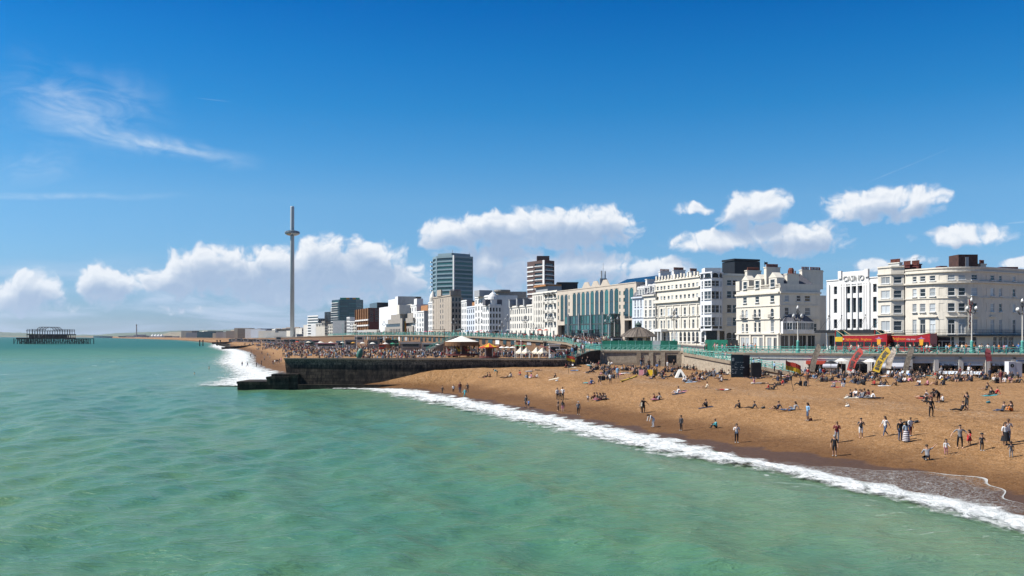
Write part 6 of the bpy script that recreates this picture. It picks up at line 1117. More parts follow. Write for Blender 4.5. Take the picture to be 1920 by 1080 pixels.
PINK = M('pink_red_fascia', (.45, .06, .08), .6, .1); BLUEP = M('pale_blue_panel', (.25, .42, .52), .6, .08); TEALP = M('teal_panel', (.03, .14, .17), .6, .1); DGRN = M('dark_green_canvas', (.015, .10, .06), .8, .1); GRNC = M('green_canvas', (.02, .25, .13), .8, .1); REDC = M('red_canvas', (.42, .045, .02), .7, .08)
kiosk(612, 643, 652, 40, 470, WHITE, 'long white kiosk with a red and pink fascia', stripe=PINK); kiosk(566, 640.5, 648, 8, 640, WHITE, 'small white kiosk beside the blue one'); kiosk(575, 640, 648.5, 7, 610, BLUEP, 'small pale blue kiosk left of the teal one'); kiosk(583, 641, 649.5, 9, 590, TEALP, 'dark teal container kiosk'); kiosk(592, 637.5, 645, 12, 640, WHITE, 'white kiosk with a pink sign above its roof', stripe=PINK)
kiosk(637, 639, 652, 14, 520, BLUEP, 'pale blue glazed shelter beside the green post'); kiosk(657, 637, 652, 20, 500, GREYR, 'grey shuttered kiosk behind the ovoid sculpture'); kiosk(700, 636.5, 652, 20, 470, CONC, 'grey concrete beach shelter', front=GLN); kiosk(727, 634, 651, 9, 450, TILE, 'small rusty orange hut left of the staircase'); kiosk(716, 646, 653, 11, 420, REDC, 'low red stall on the crowded beach'); kiosk(673, 629.5, 641, 16, 560, WHITE, 'white marquee cabin up on the promenade', z=None)
kiosk(770, 641, 656, 38, 372, CONC, 'wide low bar with a dark front and a pale fascia', stripe=OFFW); kiosk(806, 643, 655, 30, 360, GREYR, 'grey flat roofed bar under the staircase', stripe=OFFW); kiosk(738, 637, 647, 16, 450, DGRN, 'dark green canopied beach bar', roof=DGRN); kiosk(712, 633, 641, 10, 480, GLN, 'dark sign cabin with pale lettering panel', stripe=WHITE)
m = MB(); D = 376; x = P(786, D)[0]; 
kiosk(1062, 655, 673, 34, 222, OFFW, 'white cafe kiosk with a grey shallow roof beside the stairs', roof=GREYR, z=4.1); kiosk(1040, 645, 662, 20, 245, WHITE, 'white gabled beach cabin behind the pointed tents', z=4.1); kiosk(1022, 640, 655, 5, 250, CONCD, 'narrow dark hut below the upper railing'); kiosk(1098, 619, 634, 7, 272, WHITE, 'white notice board kiosk before the glass porch', z=base_z(272), depth=.6)
kiosk(1157, 631, 641, 18, 228, GREYR, 'grey flat roofed kiosk beside the octagonal pavilion', z=6.9, roof=BLACKM)
# far beach huts and boats drawn up below the distant promenade
hg = random.Random(9)
for i in range(22):
    px = 432 + i*7.4 + hg.uniform(-2, 2); D = 1080 - (px - 432)*2.6; y0 = 635.8 + (px - 432)*.012; w = hg.uniform(4, 9); mt = hg.choice([WHITE, OFFW, GREYR, BLUEP, CONC, TEALP, WHITE, BISC])
    kiosk(px, y0 - hg.uniform(0, 1.4), y0 + 3.4, w, D, mt, 'distant beach hut in the row below the far town, ' + ('leftmost' if i == 0 else 'rightmost' if i == 21 else 'number %s from the left' % 'one two three four five six seven eight nine ten eleven twelve thirteen fourteen fifteen sixteen seventeen eighteen nineteen twenty twenty-one twenty-two'.split()[i]), z=3.6, name='beach_hut', depth=6, cat='hut', roof=hg.choice([mt, GREYR, OFFW]), stripe=None)
# carousel and rides
def tent(px, pya, pye, wpx, D, mats, label, zb, name='round_tent', n=16, posts=8, scallop=None, body=None, cat='tent', group=None):
    x, y = P(px, D); r = wpx*D/F/2; za, ze = ZP(pya, D), ZP(pye, D); b = Bld(name, label, cat, (x, y), zb, group); m = MB(); k = len(mats)
    for i in range(n):
        a0, a1 = 2*pi*i/n, 2*pi*(i+1)/n; m.cur = i % k; pr = [(r, ze), (r*.62, ze + (za-ze)*.30), (r*.28, ze + (za-ze)*.68), (.02, za)]
        for (r0, h0), (r1, h1) in zip(pr, pr[1:]): m.add([(x + r0*cos(a0), y + r0*sin(a0), h0), (x + r0*cos(a1), y + r0*sin(a1), h0), (x + r1*cos(a1), y + r1*sin(a1), h1), (x + r1*cos(a0), y + r1*sin(a0), h1)], [(0, 1, 2, 3)])
    b.part(m, 'canopy', mats); m = MB(); rr = scallop or (mats[0], .35)
    for i in range(n*2): a0, a1 = pi*i/n, pi*(i+1)/n; am = (a0+a1)/2; h = rr[1]; m.add([(x + r*cos(a0), y + r*sin(a0), ze), (x + r*cos(a1), y + r*sin(a1), ze), (x + r*cos(a1), y + r*sin(a1), ze - h*.75), (x + r*cos(am), y + r*sin(am), ze - h), (x + r*cos(a0), y + r*sin(a0), ze - h*.75)], [(0, 1, 2, 3, 4)])
    b.part(m, 'valance', rr[0])
    for i in range(posts): a = 2*pi*(i+.5)/posts; m = MB(); m.tube((x + r*.92*cos(a), y + r*.92*sin(a), zb), (x + r*.92*cos(a), y + r*.92*sin(a), ze), .07); b.part(m, 'post', OFFW)
    if body: m = MB(); m.lathe((x, y, zb), [(r*.35, 0), (r*.35, ze-zb)], 12); b.part(m, 'drum', body); m = MB(); m.lathe((x, y, zb - .3), [(r*.95, 0), (r*.95, .55)], 20); b.part(m, 'platform', REDB)
    return b
BRS = M('brown_scalloped_rim', (.17, .085, .035), .6, .2)
b = tent(866, 629.5, 640.5, 64, 285, [CANV], 'large white topped carousel with a brown scalloped rim', 4.2, 'carousel', 16, 10, (BRS, 1.5), M('carousel_brown', (.10, .04, .03), .6, .3, 3), 'carousel')
x, y = P(866, 285)
for i in range(10):
    a = 2*pi*i/10 + .2; hx, hy = x + 3.9*cos(a), y + 3.9*sin(a); m = MB(); m.ell((hx, hy, 5.6), .7, .28, .32, 8, 5).tube((hx - .5, hy, 5.7), (hx - .8, hy, 6.3), .16, .12).ell((hx - .95, hy, 6.35), .28, .12, .14, 6, 4)
    for dx, dy in ((-.45, -.12), (-.45, .12), (.45, -.12), (.45, .12)): m.tube((hx + dx, hy + dy, 5.45), (hx + dx*1.3, hy + dy, 4.9), .07, .05)
    b.part(m, 'carousel_horse', [OFFW, YEL, RED][i % 3]); m = MB(); m.tube((hx, hy, 4.7), (hx, hy, 8.0), .04); b.part(m, 'pole', YEL)
tent(917, 643, 650.5, 38, 252, [YEL, REDC], 'small ride under a yellow and red striped conical canopy', 4.2, 'striped_ride', 12, 8, (REDC, .35), M('carousel_brown', (.10, .04, .03)), 'fairground ride')
for i, (px, pya, D) in enumerate(((977, 650, 224), (987, 651.2, 220), (1006, 650.5, 222), (1017, 651.5, 218))):
    tent(px, pya, 661, 22 if i else 24, D, [M('cream_canvas', (.60, .54, .43), .85, .05)], ['leftmost cream pointed tent above the groyne end', 'second cream pointed tent from the left above the groyne', 'third cream pointed tent from the left above the groyne', 'cream pointed tent touching the dark red canopy'][i], 4.1, 'pointed_tent', 4 if i else 4, 4, None, None, 'tent', 'cream pointed tents')
m = MB(); x, y = P(1028, 226); v = []; k = 10
for i in range(k+1): t = i/k; v += [(x - 2.2 + 4.6*t, y - 1.5, 7.5 - 2.1*t**1.6), (x - 2.2 + 4.6*t, y + 2.5, 7.7 - 2.1*t**1.6)]
b = Bld('curved_canopy', 'dark red and navy curved canopy beside the pointed tents', 'canopy', (x, y), 4.1)
for j, mt in ((0, REDC), (1, M('maroon_canvas', (.09, .012, .02))), (2, M('navy_canvas', (.012, .018, .04), .8, .1))):
    m = MB(); vv = [(q[0], q[1] + (4.0/3*j) if q[1] < y else q[1], q[2]) for q in v]; s0, s1 = j/3, (j+1)/3; w = []
    for i in range(k+1): a, c = np.array(v[2*i]), np.array(v[2*i+1]); w += [tuple(a), tuple(a*.0 + c)] if False else [tuple(a + (c-a)*s0), tuple(a + (c-a)*s1)]
    for i in range(k): m.f.append((2*i, 2*i+1, 2*i+3, 2*i+2)); m.mi.append(0)
    m.v = w; b.part(m, 'canopy_panel', mt)
for dx, dy in ((-2, -1.4), (2.2, -1.4), (-2, 2.4), (2.2, 2.4)): m = MB(); m.tube((x+dx, y+dy, 3.9), (x+dx, y+dy, 5.4 if dx > 0 else 7.4), .06); b.part(m, 'post', OFFW)
def parasol(px, pyt, wpx, D, mat, label, zb, group=None, h=None, tilt=0, n=8):
    x, y = P(px, D); r = wpx*D/F/2; zt = ZP(pyt, D); b = Bld('parasol', label, 'parasol', (x, y), zb, group); m = MB(); m.lathe((x, y, zt - r*.42), [(r, 0), (r*.66, r*.2), (r*.3, r*.36), (.03, r*.42)], n); b.part(m, 'canopy', mat); m = MB(); m.tube((x, y, zb), (x, y, zt), .04); b.part(m, 'pole', OFFW)
for i, px in enumerate((941, 951, 961)): parasol(px, 649.5, 13, 268, CANV, 'white parasol beside the striped ride, ' + ['leftmost', 'middle', 'rightmost'][i] + ' of three', 4.1, 'white parasols beside the striped ride')
for i, px in enumerate((968, 976, 983)): parasol(px, 646.5, 9, 285, GRNC, 'green parasol behind the cream pointed tents, ' + ['leftmost', 'middle', 'rightmost'][i] + ' of three', 4.1, 'green parasols behind the pointed tents')
for px, pt, w, D, mt, lab in ((876, 619.5, 8, 388, M('sky_blue_canvas', (.08, .28, .52), .8, .1), 'sky blue market parasol above the carousel'), (872, 622, 12, 384, CANV, 'white market parasol above the carousel'), (890, 622, 8, 382, M('pink_canvas', (.50, .22, .27), .8, .1), 'pink market parasol above the arches'), (895, 620.5, 7, 380, REDC, 'red market parasol above the arches'), (902, 619, 7, 377, M('rose_canvas', (.45, .09, .14), .8, .1), 'rose market parasol beside the white van'), (907, 623, 8, 376, M('tan_canvas', (.42, .31, .19), .8, .1), 'tan market parasol beside the white van'), (1012, 616.8, 13, 318, REDC, 'wide red cafe parasol outside the parapet lettered hotel'), (1024, 617.2, 11, 312, REDC, 'second red cafe parasol outside the parapet lettered hotel'), (798, 620.5, 7, 432, M('rose_canvas', (.45, .09, .14)), 'rose parasol outside the slim white hotel'), (806, 620, 7, 428, REDC, 'red parasol outside the slim white hotel'), (810, 620.5, 5, 425, REDC, 'small red parasol by the grey brown stone hotel'), (863, 615.5, 17, 395, M('slate_canvas', (.05, .07, .075), .8, .1), 'broad slate grey awning parasol by the stone hotel'), (953, 617, 12, 350, GREYR, 'grey parasol by the dark gap between the hotels'), (739, 643, 7, 350, DGRN, 'dark green parasol at the beach bar, left one'), (747, 643, 7, 346, DGRN, 'dark green parasol at the beach bar, right one')):
    parasol(px, pt, w, D, mt, lab, base_z(D) if pt < 625 else 4.1)
sg_ = random.Random(5)
for i in range(20):
    px = 556 + i*20.5 + sg_.uniform(-5, 5); D = float(np.interp(px, [550, 760, 960], [560, 400, 262])); lab_, mt = sg_.choice([('white', CANV), ('white', CANV), ('amber', M('amber_canvas', (.50, .25, .03), .8, .1)), ('amber', M('amber_canvas', (.50, .25, .03))), ('teal', GRNC), ('red', REDC), ('cream', M('cream_canvas', (.60, .54, .43)))]); pw = sg_.uniform(7, 12)
    if 830 < px < 940: continue
    parasol(px, HY + (CZ - 6.9)*F/D, pw, D, mt, '%s stall parasol over the packed beach front, %s' % (lab_, ['at the far left end', 'second along', 'third along', 'fourth along', 'fifth along', 'sixth along', 'seventh along', 'eighth along', 'ninth along', 'tenth along', 'eleventh along', 'twelfth along', 'thirteenth along', 'fourteenth along', 'x', 'x', 'x', 'x', 'by the striped ride', 'nearest the pointed tents'][i]), 4.1, 'stall parasols over the beach front')
parasol(1306, 639.8, 17, 190, IRON, 'dark parasol with a red panel by the ramp top', 6.9); parasol(1558, 676, 28, 151, M('black_canvas', (.015, .015, .017), .85, .1), 'black parasol under the red fascia', 3.3); parasol(1612, 677, 24, 151, M('black_canvas', (.015, .015, .017)), 'black parasol between the two bike hire banners', 3.3)
parasol(1578, 671.5, 26, 153, CANV, 'flat white parasol left of the red banner', 3.3); parasol(1632, 672.5, 28, 153, CANV, 'flat white parasol behind the yellow banner', 3.3); parasol(1705, 686, 12, 150, M('black_canvas', (.015, .015, .017)), 'small black parasol beside the dark feather banner', 3.3)
# feather banners
TILT = .8
def banner(pts, wpx, D, mat, label, words=None, wm=None):
    b = None; c = [np.array((*P(px, D), ZP(py, D))) for px, py in pts]; g = float(land_h(c[0][0], D)); b = Bld('feather_banner', label, 'banner', c[0][:2], max(g, 2.6), 'feather banners along the shop units'); W_ = wpx*D/F*.82; k = 14; t = np.linspace(0, 1, k+1); xs = np.interp(t, np.linspace(0, 1, len(c)), [q[0] for q in c]); zs = np.interp(t, np.linspace(0, 1, len(c)), [q[2] for q in c]); m = MB(); v = []
    for i in range(k+1):
        j = min(i, k-1); dx, dz = xs[j+1]-xs[j], zs[j+1]-zs[j]; L = hypot(dx, dz); w = W_*(1 if t[i] < .86 else max(.25, 1 - ((t[i]-.86)/.14)**2*.8)); nx, nz = -dz/L, dx/L; sg = 1 if nx > 0 else -1; v += [(xs[i], D + .03*math.sin(i), zs[i]), (xs[i] + sg*nx*w, D - TILT*w + .03*math.sin(i+1), zs[i] + sg*nz*w)]
    m.add(v + [(q[0], q[1] + .02, q[2]) for q in v], [(2*i, 2*i+1, 2*i+3, 2*i+2) for i in range(k)] + [(2*k+2+2*i+1, 2*k+2+2*i, 2*k+2+2*i+2, 2*k+2+2*i+3) for i in range(k)]); b.part(m, 'banner_cloth', mat); m = MB(); m.path([(c[0][0], D + .05, max(g, 2.6))] + [(x, D + .05, z_) for x, z_ in zip(xs, zs)], .03, 5); b.part(m, 'pole', IRON)
    if words:
        for q_, ch in enumerate(words):
            if ch == ' ': continue
            f_ = (.12 + .66*q_/(len(words)-1))*k; i = int(f_); a = f_ - i; dx, dz = xs[i+1]-xs[i], zs[i+1]-zs[i]; L = hypot(dx, dz); nx, nz = -dz/L, dx/L; sg = 1 if nx > 0 else -1; px_, pz_ = xs[i] + dx*a, zs[i] + dz*a
            t_ = Vector((dx, 0, dz)).normalized(); w_ = Vector((sg*nx, -TILT, sg*nz)); n_ = t_.cross(w_).normalized(); n_ = n_ if n_.y < 0 else -n_; y_ = n_.cross(t_); o = text(ch, .95*W_, wm, b.root, tuple(np.array((px_ + sg*nx*W_*.5 + n_.x*.07, D - TILT*.5*W_ + n_.y*.07, pz_ + sg*nz*W_*.5)) - b.o), 0, .006); o.rotation_euler = Matrix((t_, y_, n_)).transposed().to_euler(); o.data.offset = .02
    return b
BLK = M('lettering_dark', (.03, .03, .03))
banner([(1588, 694), (1593, 677), (1602, 663), (1612, 651.5)], 12, 146, M('red_banner_cloth', (.36, .032, .02), .7, .08), 'red curved feather banner reading BIKE HIRE', 'BIKE HIRE', BLK)
banner([(1636, 695), (1643, 677), (1653, 662), (1663, 650.5)], 12.5, 144, M('yellow_banner_cloth', (.42, .27, .008), .7, .06), 'yellow curved feather banner reading BIKE HIRE', 'BIKE HIRE', BLK)
GRB = M('weathered_dark_banner', (.12, .10, .08), .85, .4, 3); banner([(1517, 696), (1520, 680), (1525, 663), (1533, 644)], 10, 150, GRB, 'dark weathered feather banner beside the red fascia'); banner([(1660, 690), (1663, 676), (1667, 664), (1674, 650)], 10, 149, M('pale_patterned_banner', (.34, .29, .24), .85, .5, 2.5), 'pale patterned feather banner behind the yellow one'); banner([(1692, 696), (1696, 680), (1701, 664), (1708, 649)], 9, 150, GRB, 'dark patterned feather banner right of the yellow one'); banner([(1850, 678), (1848, 668), (1847, 660), (1850, 653)], 9, 151, M('maroon_banner', (.14, .02, .03), .8, .2), 'short maroon feather banner at the right end')
# flags, chalk board, containers, signs
def guard_flag(p0, p1, lab, size=1.0):
    x, y, g = ground(*p0); top = (x + (p1[0]-p0[0])*y/F, y, g + (p0[1]-p1[1])*y/F); b = Bld('lifeguard_flag', lab, 'flag', (x, y), g); m = MB(); m.tube((x, y, g - .3), top, .03); b.part(m, 'pole', IRON)
    for nm, mt, h0, h1 in (('red_half', REDC, 0, .55), ('yellow_half', YEL, .55, 1.1)):
        m = MB(); k = 6; v = []
        for i in range(k+1): u = i/k*1.9*size; sag = .34*u + .06*sin(u*4); v += [(top[0] + u - .05, y + .1*sin(u*3), top[2] - .1 - h0*size - sag), (top[0] + u - .05, y + .1*sin(u*3 + .4), top[2] - .1 - h1*size - sag)]
        m.add(v, [(2*i, 2*i+2, 2*i+3, 2*i+1) for i in range(k)]); b.part(m, nm, mt)
guard_flag((1489, 733), (1474, 674), 'red over yellow lifeguard flag on a leaning pole'); guard_flag((1067, 700), (1062, 664), 'smaller red and yellow flag in front of the stair wall', .8)
x, y = P(1389, 149); b = Bld('chalkboard_hut', 'dark teal hut front chalked with white drawings', 'hut', (x, y), 3.3); w = 17*149/F; m = MB(); m.box(x - 18*149/F, x + 4.5*149/F, y, y + .2, 3.2, ZP(665, 149)); b.part(m, 'chalk_board', M('dark_teal_board', (.012, .04, .05), .6, .15)); m = MB(); m.box(x + 4.6*149/F, x + 17*149/F, y + .02, y + 2.4, 3.2, ZP(666, 149)); b.part(m, 'black_side', BLACKM); m = MB(); g_ = random.Random(4)
m.box(x - 1.45, x - 1.1, y - .02, y - .003, 5.9, 6.4)
for r_ in range(7):
    xx = x - 1.45
    while xx < x + .2: L = g_.uniform(.12, .4); (m.box(xx, xx + L, y - .015, y - .003, 5.65 - r_*.3, 5.65 - r_*.3 + g_.choice((.05, .08, .16))) if g_.random() < .72 and r_ > 0 or r_ == 0 and xx > x - .9 else None); xx += L + .09
b.part(m, 'chalk_drawing', M('chalk_white', (.45, .52, .50), .9, .1))
x, y = P(1419, 147); b = Bld('speaker_cabinet', 'black cabinet standing among the deck chairs', 'cabinet', (x, y), 3.2); m = MB(); m.box(x - .75, x + .75, y, y + 1, 3.1, ZP(680, 147)); b.part(m, 'cabinet', BLACKM); m = MB(); m.box(x - .6, x + .6, y - .03, y - .003, 3.5, 4.0); m.box(x - .6, x + .6, y - .03, y - .003, 4.1, 4.7); b.part(m, 'front_grille', IRON)
for px, w, py0, py1, lab in ((1898, 13, 678, 706, 'white sign cabin with a dark round emblem'), (1911, 11, 679, 707, 'white cabin panel with a blue strip at the right edge')):
    D = 142; q = P(px, D); w_ = w*D/F; b = Bld('sign_cabin', lab, 'cabin', q, ZP(py1, D)); m = MB(); m.box(q[0]-w_/2, q[0]+w_/2, D, D + 1.2, ZP(py1, D) - .3, ZP(py0, D)); b.part(m, 'cabin', M('white_gloss_panel', (.66, .67, .68), .4, .02))
    if px == 1898:
        m = MB(); m.lathe((0, 0, 0), [(.30, 0), (.30, .02)], 16); m.v = [(q[0] + a, D - .005 - c, ZP(685.5, D) + e) for a, e, c in m.v]; b.part(m, 'round_emblem', IRON); text('i', .5, WLT, b.root, (0, -.04, ZP(685.5, D) - b.o[2]), 0, .005)
    else: m = MB(); m.box(q[0]-w_/2, q[0]+w_/2 + .6, D - .3, D - .02, ZP(677.5, D), ZP(675.5, D)); b.part(m, 'blue_strip', M('blue_strip', (.02, .12, .30), .5, .05))
# lifeguard kit
x, y, g = ground(1216, 704); b = Bld('lifeguard_windbreak', 'yellow and pink lifeguard windbreak screen', 'windbreak', (x, y), g); pp = [(-1.6, .3), (-.8, -.1), (-.15, .4), (.7, -.2), (1.5, .5)]
for i, mt in enumerate((M('pink_cloth', (.50, .22, .25), .8, .1), M('pink_cloth', (.50, .22, .25)), YEL, M('mustard_cloth', (.40, .26, .05), .8, .1))): (a, c), (d_, e_) = pp[i], pp[i+1]; m = MB(); m.add([(x+a, y+c, g-.1), (x+d_, y+e_, g-.1), (x+d_, y+e_, g+.95), (x+a, y+c, g+.95)], [(0, 1, 2, 3)]); b.part(m, 'cloth_panel', mt)
for a, c in pp: m = MB(); m.tube((x+a, y+c, g-.2), (x+a, y+c, g+1.1), .025); b.part(m, 'pole', OFFW)
(x0_, y0_, g0), (x1_, y1_, g1) = ground(1164, 717), ground(1195, 706); b = Bld('rescue_board', 'long yellow rescue board lying on the shingle', 'rescue board', (x0_, y0_), g0); v = []; k = 14
for i in range(k+1):
    t = i/k; w = .36*math.sin(pi*min(1, max(.02, t)))**.45; px_, py_, pz_ = x0_ + (x1_-x0_)*t, y0_ + (y1_-y0_)*t, g0 + (g1-g0)*t + .1 + .12*(abs(t-.5)*2)**3; v += [(px_ + w*.5, py_ - w, pz_), (px_, py_, pz_ + .12), (px_ - w*.5, py_ + w, pz_), (px_, py_, pz_ - .12)]
m = MB(); m.add(v, [(4*i+j, 4*i+(j+1) % 4, 4*i+4+(j+1) % 4, 4*i+4+j) for i in range(k) for j in range(4)] + [(0, 1, 2, 3), (4*k+3, 4*k+2, 4*k+1, 4*k)]); b.part(m, 'board', YEL, smooth=True); m = MB(); m.box(-.1, .1, -.25, .25, .2, .26); m.build('deck_grip', IRON, b.root, ((x1_-x0_)*.5, (y1_-y0_)*.5, (g1-g0)*.5 + .02))
x, y, g = ground(1276, 708); b = Bld('beach_tent', 'small white pop up beach tent', 'tent', (x, y), g); m = MB(); m.add([(x-.9, y-.6, g), (x+.9, y-.6, g), (x+.8, y+.9, g), (x-.8, y+.9, g), (x+.15, y+.3, g+1.35), (x-.3, y+.3, g+1.3)], [(0, 1, 4, 5), (1, 2, 4), (2, 3, 5, 4), (3, 0, 5)]); b.part(m, 'canopy', CANV); m = MB(); m.add([(x-.5, y-.57, g+.05), (x+.3, y-.57, g+.05), (x+.02, y-.06, g+.9)], [(0, 1, 2)]); b.part(m, 'dark_opening', IRON)
# deck chairs
DCK = M('blue_white_deck_canvas', (.40, .46, .54), .85, .25, 9); TIM = M('pale_timber', (.36, .25, .14), .7, .15, 4)
def deck_chair():
    o = empty('deck_chair', label='deck chair', cat='deck chair', group='blue and white deck chairs'); m = MB()
    for s in (-.3, .3): m.tube((s, .55, 0), (s, -.35, .95), .025, None, 5).tube((s, -.45, 0), (s, .5, .5), .025, None, 5)
    m.tube((-.3, -.35, .95), (.3, -.35, .95), .025).tube((-.3, .5, .5), (.3, .5, .5), .025).tube((-.3, .55, .03), (.3, .55, .03), .025); m.v = [(a, -c, d) for a, c, d in m.v]; m.build('frame', TIM, o); m = MB(); k = 8; v = []
    for i in range(k+1): t = i/k; yy = .35 - .85*t; zz = .95 - .45*t - .38*sin(pi*t)*(1 - .25*t); v += [(-.28, yy, zz), (.28, yy, zz)]
    m.add(v, [(2*i, 2*i+1, 2*i+3, 2*i+2) for i in range(k)]); m.build('canvas', DCK, o); return o
def copy_tree(o, parent=None):
    c = o.copy(); COL.objects.link(c); c.parent = parent
    for ch in list(o.children): copy_tree(ch, c)
    return c
dc0 = None; pts = [(x, 697 + (i % 2), 'by the chalkboard hut') for i, x in enumerate((1375, 1380, 1386, 1392, 1396, 1404, 1409, 1415))] + [(x, 698, 'right of the black cabinet') for x in (1429, 1434, 1440, 1456, 1461, 1466, 1471, 1476)] + [(x, 707, 'before the left bike hire unit') for x in (1762, 1767, 1772, 1779, 1785, 1791)] + [(x, 708, 'before the middle shop unit') for x in (1804, 1809, 1814, 1820, 1825, 1830, 1835)] + [(x, 706, 'near the pale feather banner') for x in (1664, 1672, 1680, 1690, 1700)]
cnt = {}; ORD = 'first second third fourth fifth sixth seventh eighth ninth tenth eleventh twelfth thirteenth fourteenth fifteenth sixteenth'.split()
for i, (px, py, where) in enumerate(pts):
    o = dc0 if i and dc0 is None else None; o = copy_tree(dc0) if dc0 else deck_chair(); dc0 = dc0 or o; x, y, g = ground(px, py); o.location = (x, y, g); o.rotation_euler[2] = R(random.uniform(-35, 5)) + R(-40); k = cnt[where] = cnt.get(where, 0) + 1; o['label'] = 'blue and white deck chair %s, %s from the left' % (where, ORD[k-1])
# generic stand-in sculpture on the groyne: a plain green ovoid
q = P(674.5, 177.5); b = Bld('ovoid_sculpture', 'tall green bronze ovoid standing on the groyne top', 'sculpture', q, 5.45); m = MB(); m.ell((q[0], q[1], 6.5), .62, .55, 1.08, 20, 14); m.v = [(a + .18*(c - 6.5), d, c) for a, d, c in m.v]; b.part(m, 'bronze_form', M('green_bronze', (.05, .15, .115), .5, .3, 2), smooth=True); m = MB(); m.box(q[0]-.6, q[0]+.5, q[1]-.4, q[1]+.4, 5.36, 5.5); b.part(m, 'plinth', CONC)
# tall plain poles along the beach front
for px, pt, pb, D, lab in ((833, 616, 666, 300, 'brown pole with a cross arm beside the carousel'), (966, 641, 672, 205, 'grey pole left of the cream pointed tents'), (977, 640, 672, 203, 'grey pole among the cream pointed tents'), (669, 607, 652, 430, 'tall white mast behind the ovoid sculpture'), (643, 608, 650, 450, 'tall turquoise lamp mast behind the beach crowd'), (722, 620, 646, 430, 'white mast beside the concrete hall'), (993, 660, 675, 190, 'stout white post before the cream tents')):
    q = P(px, D); zb = min(ZP(pb, D), 4.2); o = MB(); o.tube((0, 0, 0), (0, 0, ZP(pt, D) - zb), .13 if px != 993 else .2, .08, 8); 
    if 'cross arm' in lab: o.box(-4, .3, -.05, .05, ZP(618, D) - zb - .1, ZP(618, D) - zb + .05)
    else: o.lathe((0, 0, ZP(pt, D) - zb), [(.14, 0), (.2, .1), (.03, .3)], 8)
    tag(o.build('pole', TURQ if 'turquoise' in lab else (BRICK if 'brown' in lab else OFFW), None, (*q, zb)), lab, 'pole')
# litter bins and bags on the shingle
for i, (px, py, nm, mt, lab) in enumerate(((1718, 793, 'rucksack', IRON, 'black rucksack lying behind the woman in the striped skirt'), (1519, 789, 'rucksack', M('dark_red_cloth', (.06, .012, .018), .9, .2), 'dark bag at the feet of the person in light blue'), (1853, 756, 'rucksack', TEALP, 'teal bag alone on the open shingle'), (1431, 766, 'rucksack', IRON, 'dark bag between two seated sunbathers'), (1127, 702, 'towel', M('pink_cloth', (.50, .22, .25)), 'pink bundled towel on the shingle'), (1588, 747, 'towel', CANV, 'white paper bag near the picnic circle'), (1589, 763, 'towel', CANV, 'white crumpled bag below the picnic circle'), (1044, 715, 'folding_chair', WHITE, 'small white folding beach seat'))):
    x, y, g = ground(px, py); m = MB(); m.ell((0, 0, .09), .24, .15, .13, 10, 6).ell((.1, 0, .17), .11, .11, .09, 8, 5); k = empty(nm, (x, y, g), lab, 'bag' if nm == 'rucksack' else nm.replace('_', ' ')); m.build('body', mt, k, smooth=True); m = MB(); m.path([(-.15, 0, .3), (0, 0, .42), (.15, 0, .32)], .02, 5); m.build('strap', mt, k)
# ------------------------------------------------------------------ people
def omat(prop, rough=.85, pattern=None):
    m = bpy.data.materials.new('person_' + prop); m.use_nodes = True; n = NT(m.node_tree); b = m.node_tree.nodes['Principled BSDF']; a = n.n('ShaderNodeAttribute', attribute_type='OBJECT', attribute_name=prop); c = a.outputs['Color']
    f = n.noise(n.n('ShaderNodeTexCoord').outputs['Object'], 7, 3, .6)[0]; c = n.mix(1.0, c, n.mix(f, (.75, .75, .75, 1), (1.2, 1.2, 1.2, 1)), 'MULTIPLY'); n.put(b.inputs['Base Color'], c); b.inputs['Roughness'].default_value = rough; b.inputs['Specular IOR Level'].default_value = .25; return m
ZONES = ['skin_colour', 'top_colour', 'forearm_colour', 'bottom_colour', 'shin_colour', 'shoe_colour']; PMATS = [omat(z) for z in ZONES]; HAIRM = omat('hair_colour', .6); SKIRTM = omat('skirt_colour')
SKS = bpy.data.materials.new('striped_skirt'); SKS.use_nodes = True; _n = NT(SKS.node_tree); _z = _n.sep(_n.n('ShaderNodeTexCoord').outputs['Object'])[2]; _n.put(SKS.node_tree.nodes['Principled BSDF'].inputs['Base Color'], _n.mix(_n.m('GREATER_THAN', _n.m('FRACT', _n.m('MULTIPLY', _z, 6.5)), .5), (.03, .02, .035, 1), (.62, .58, .58, 1)))
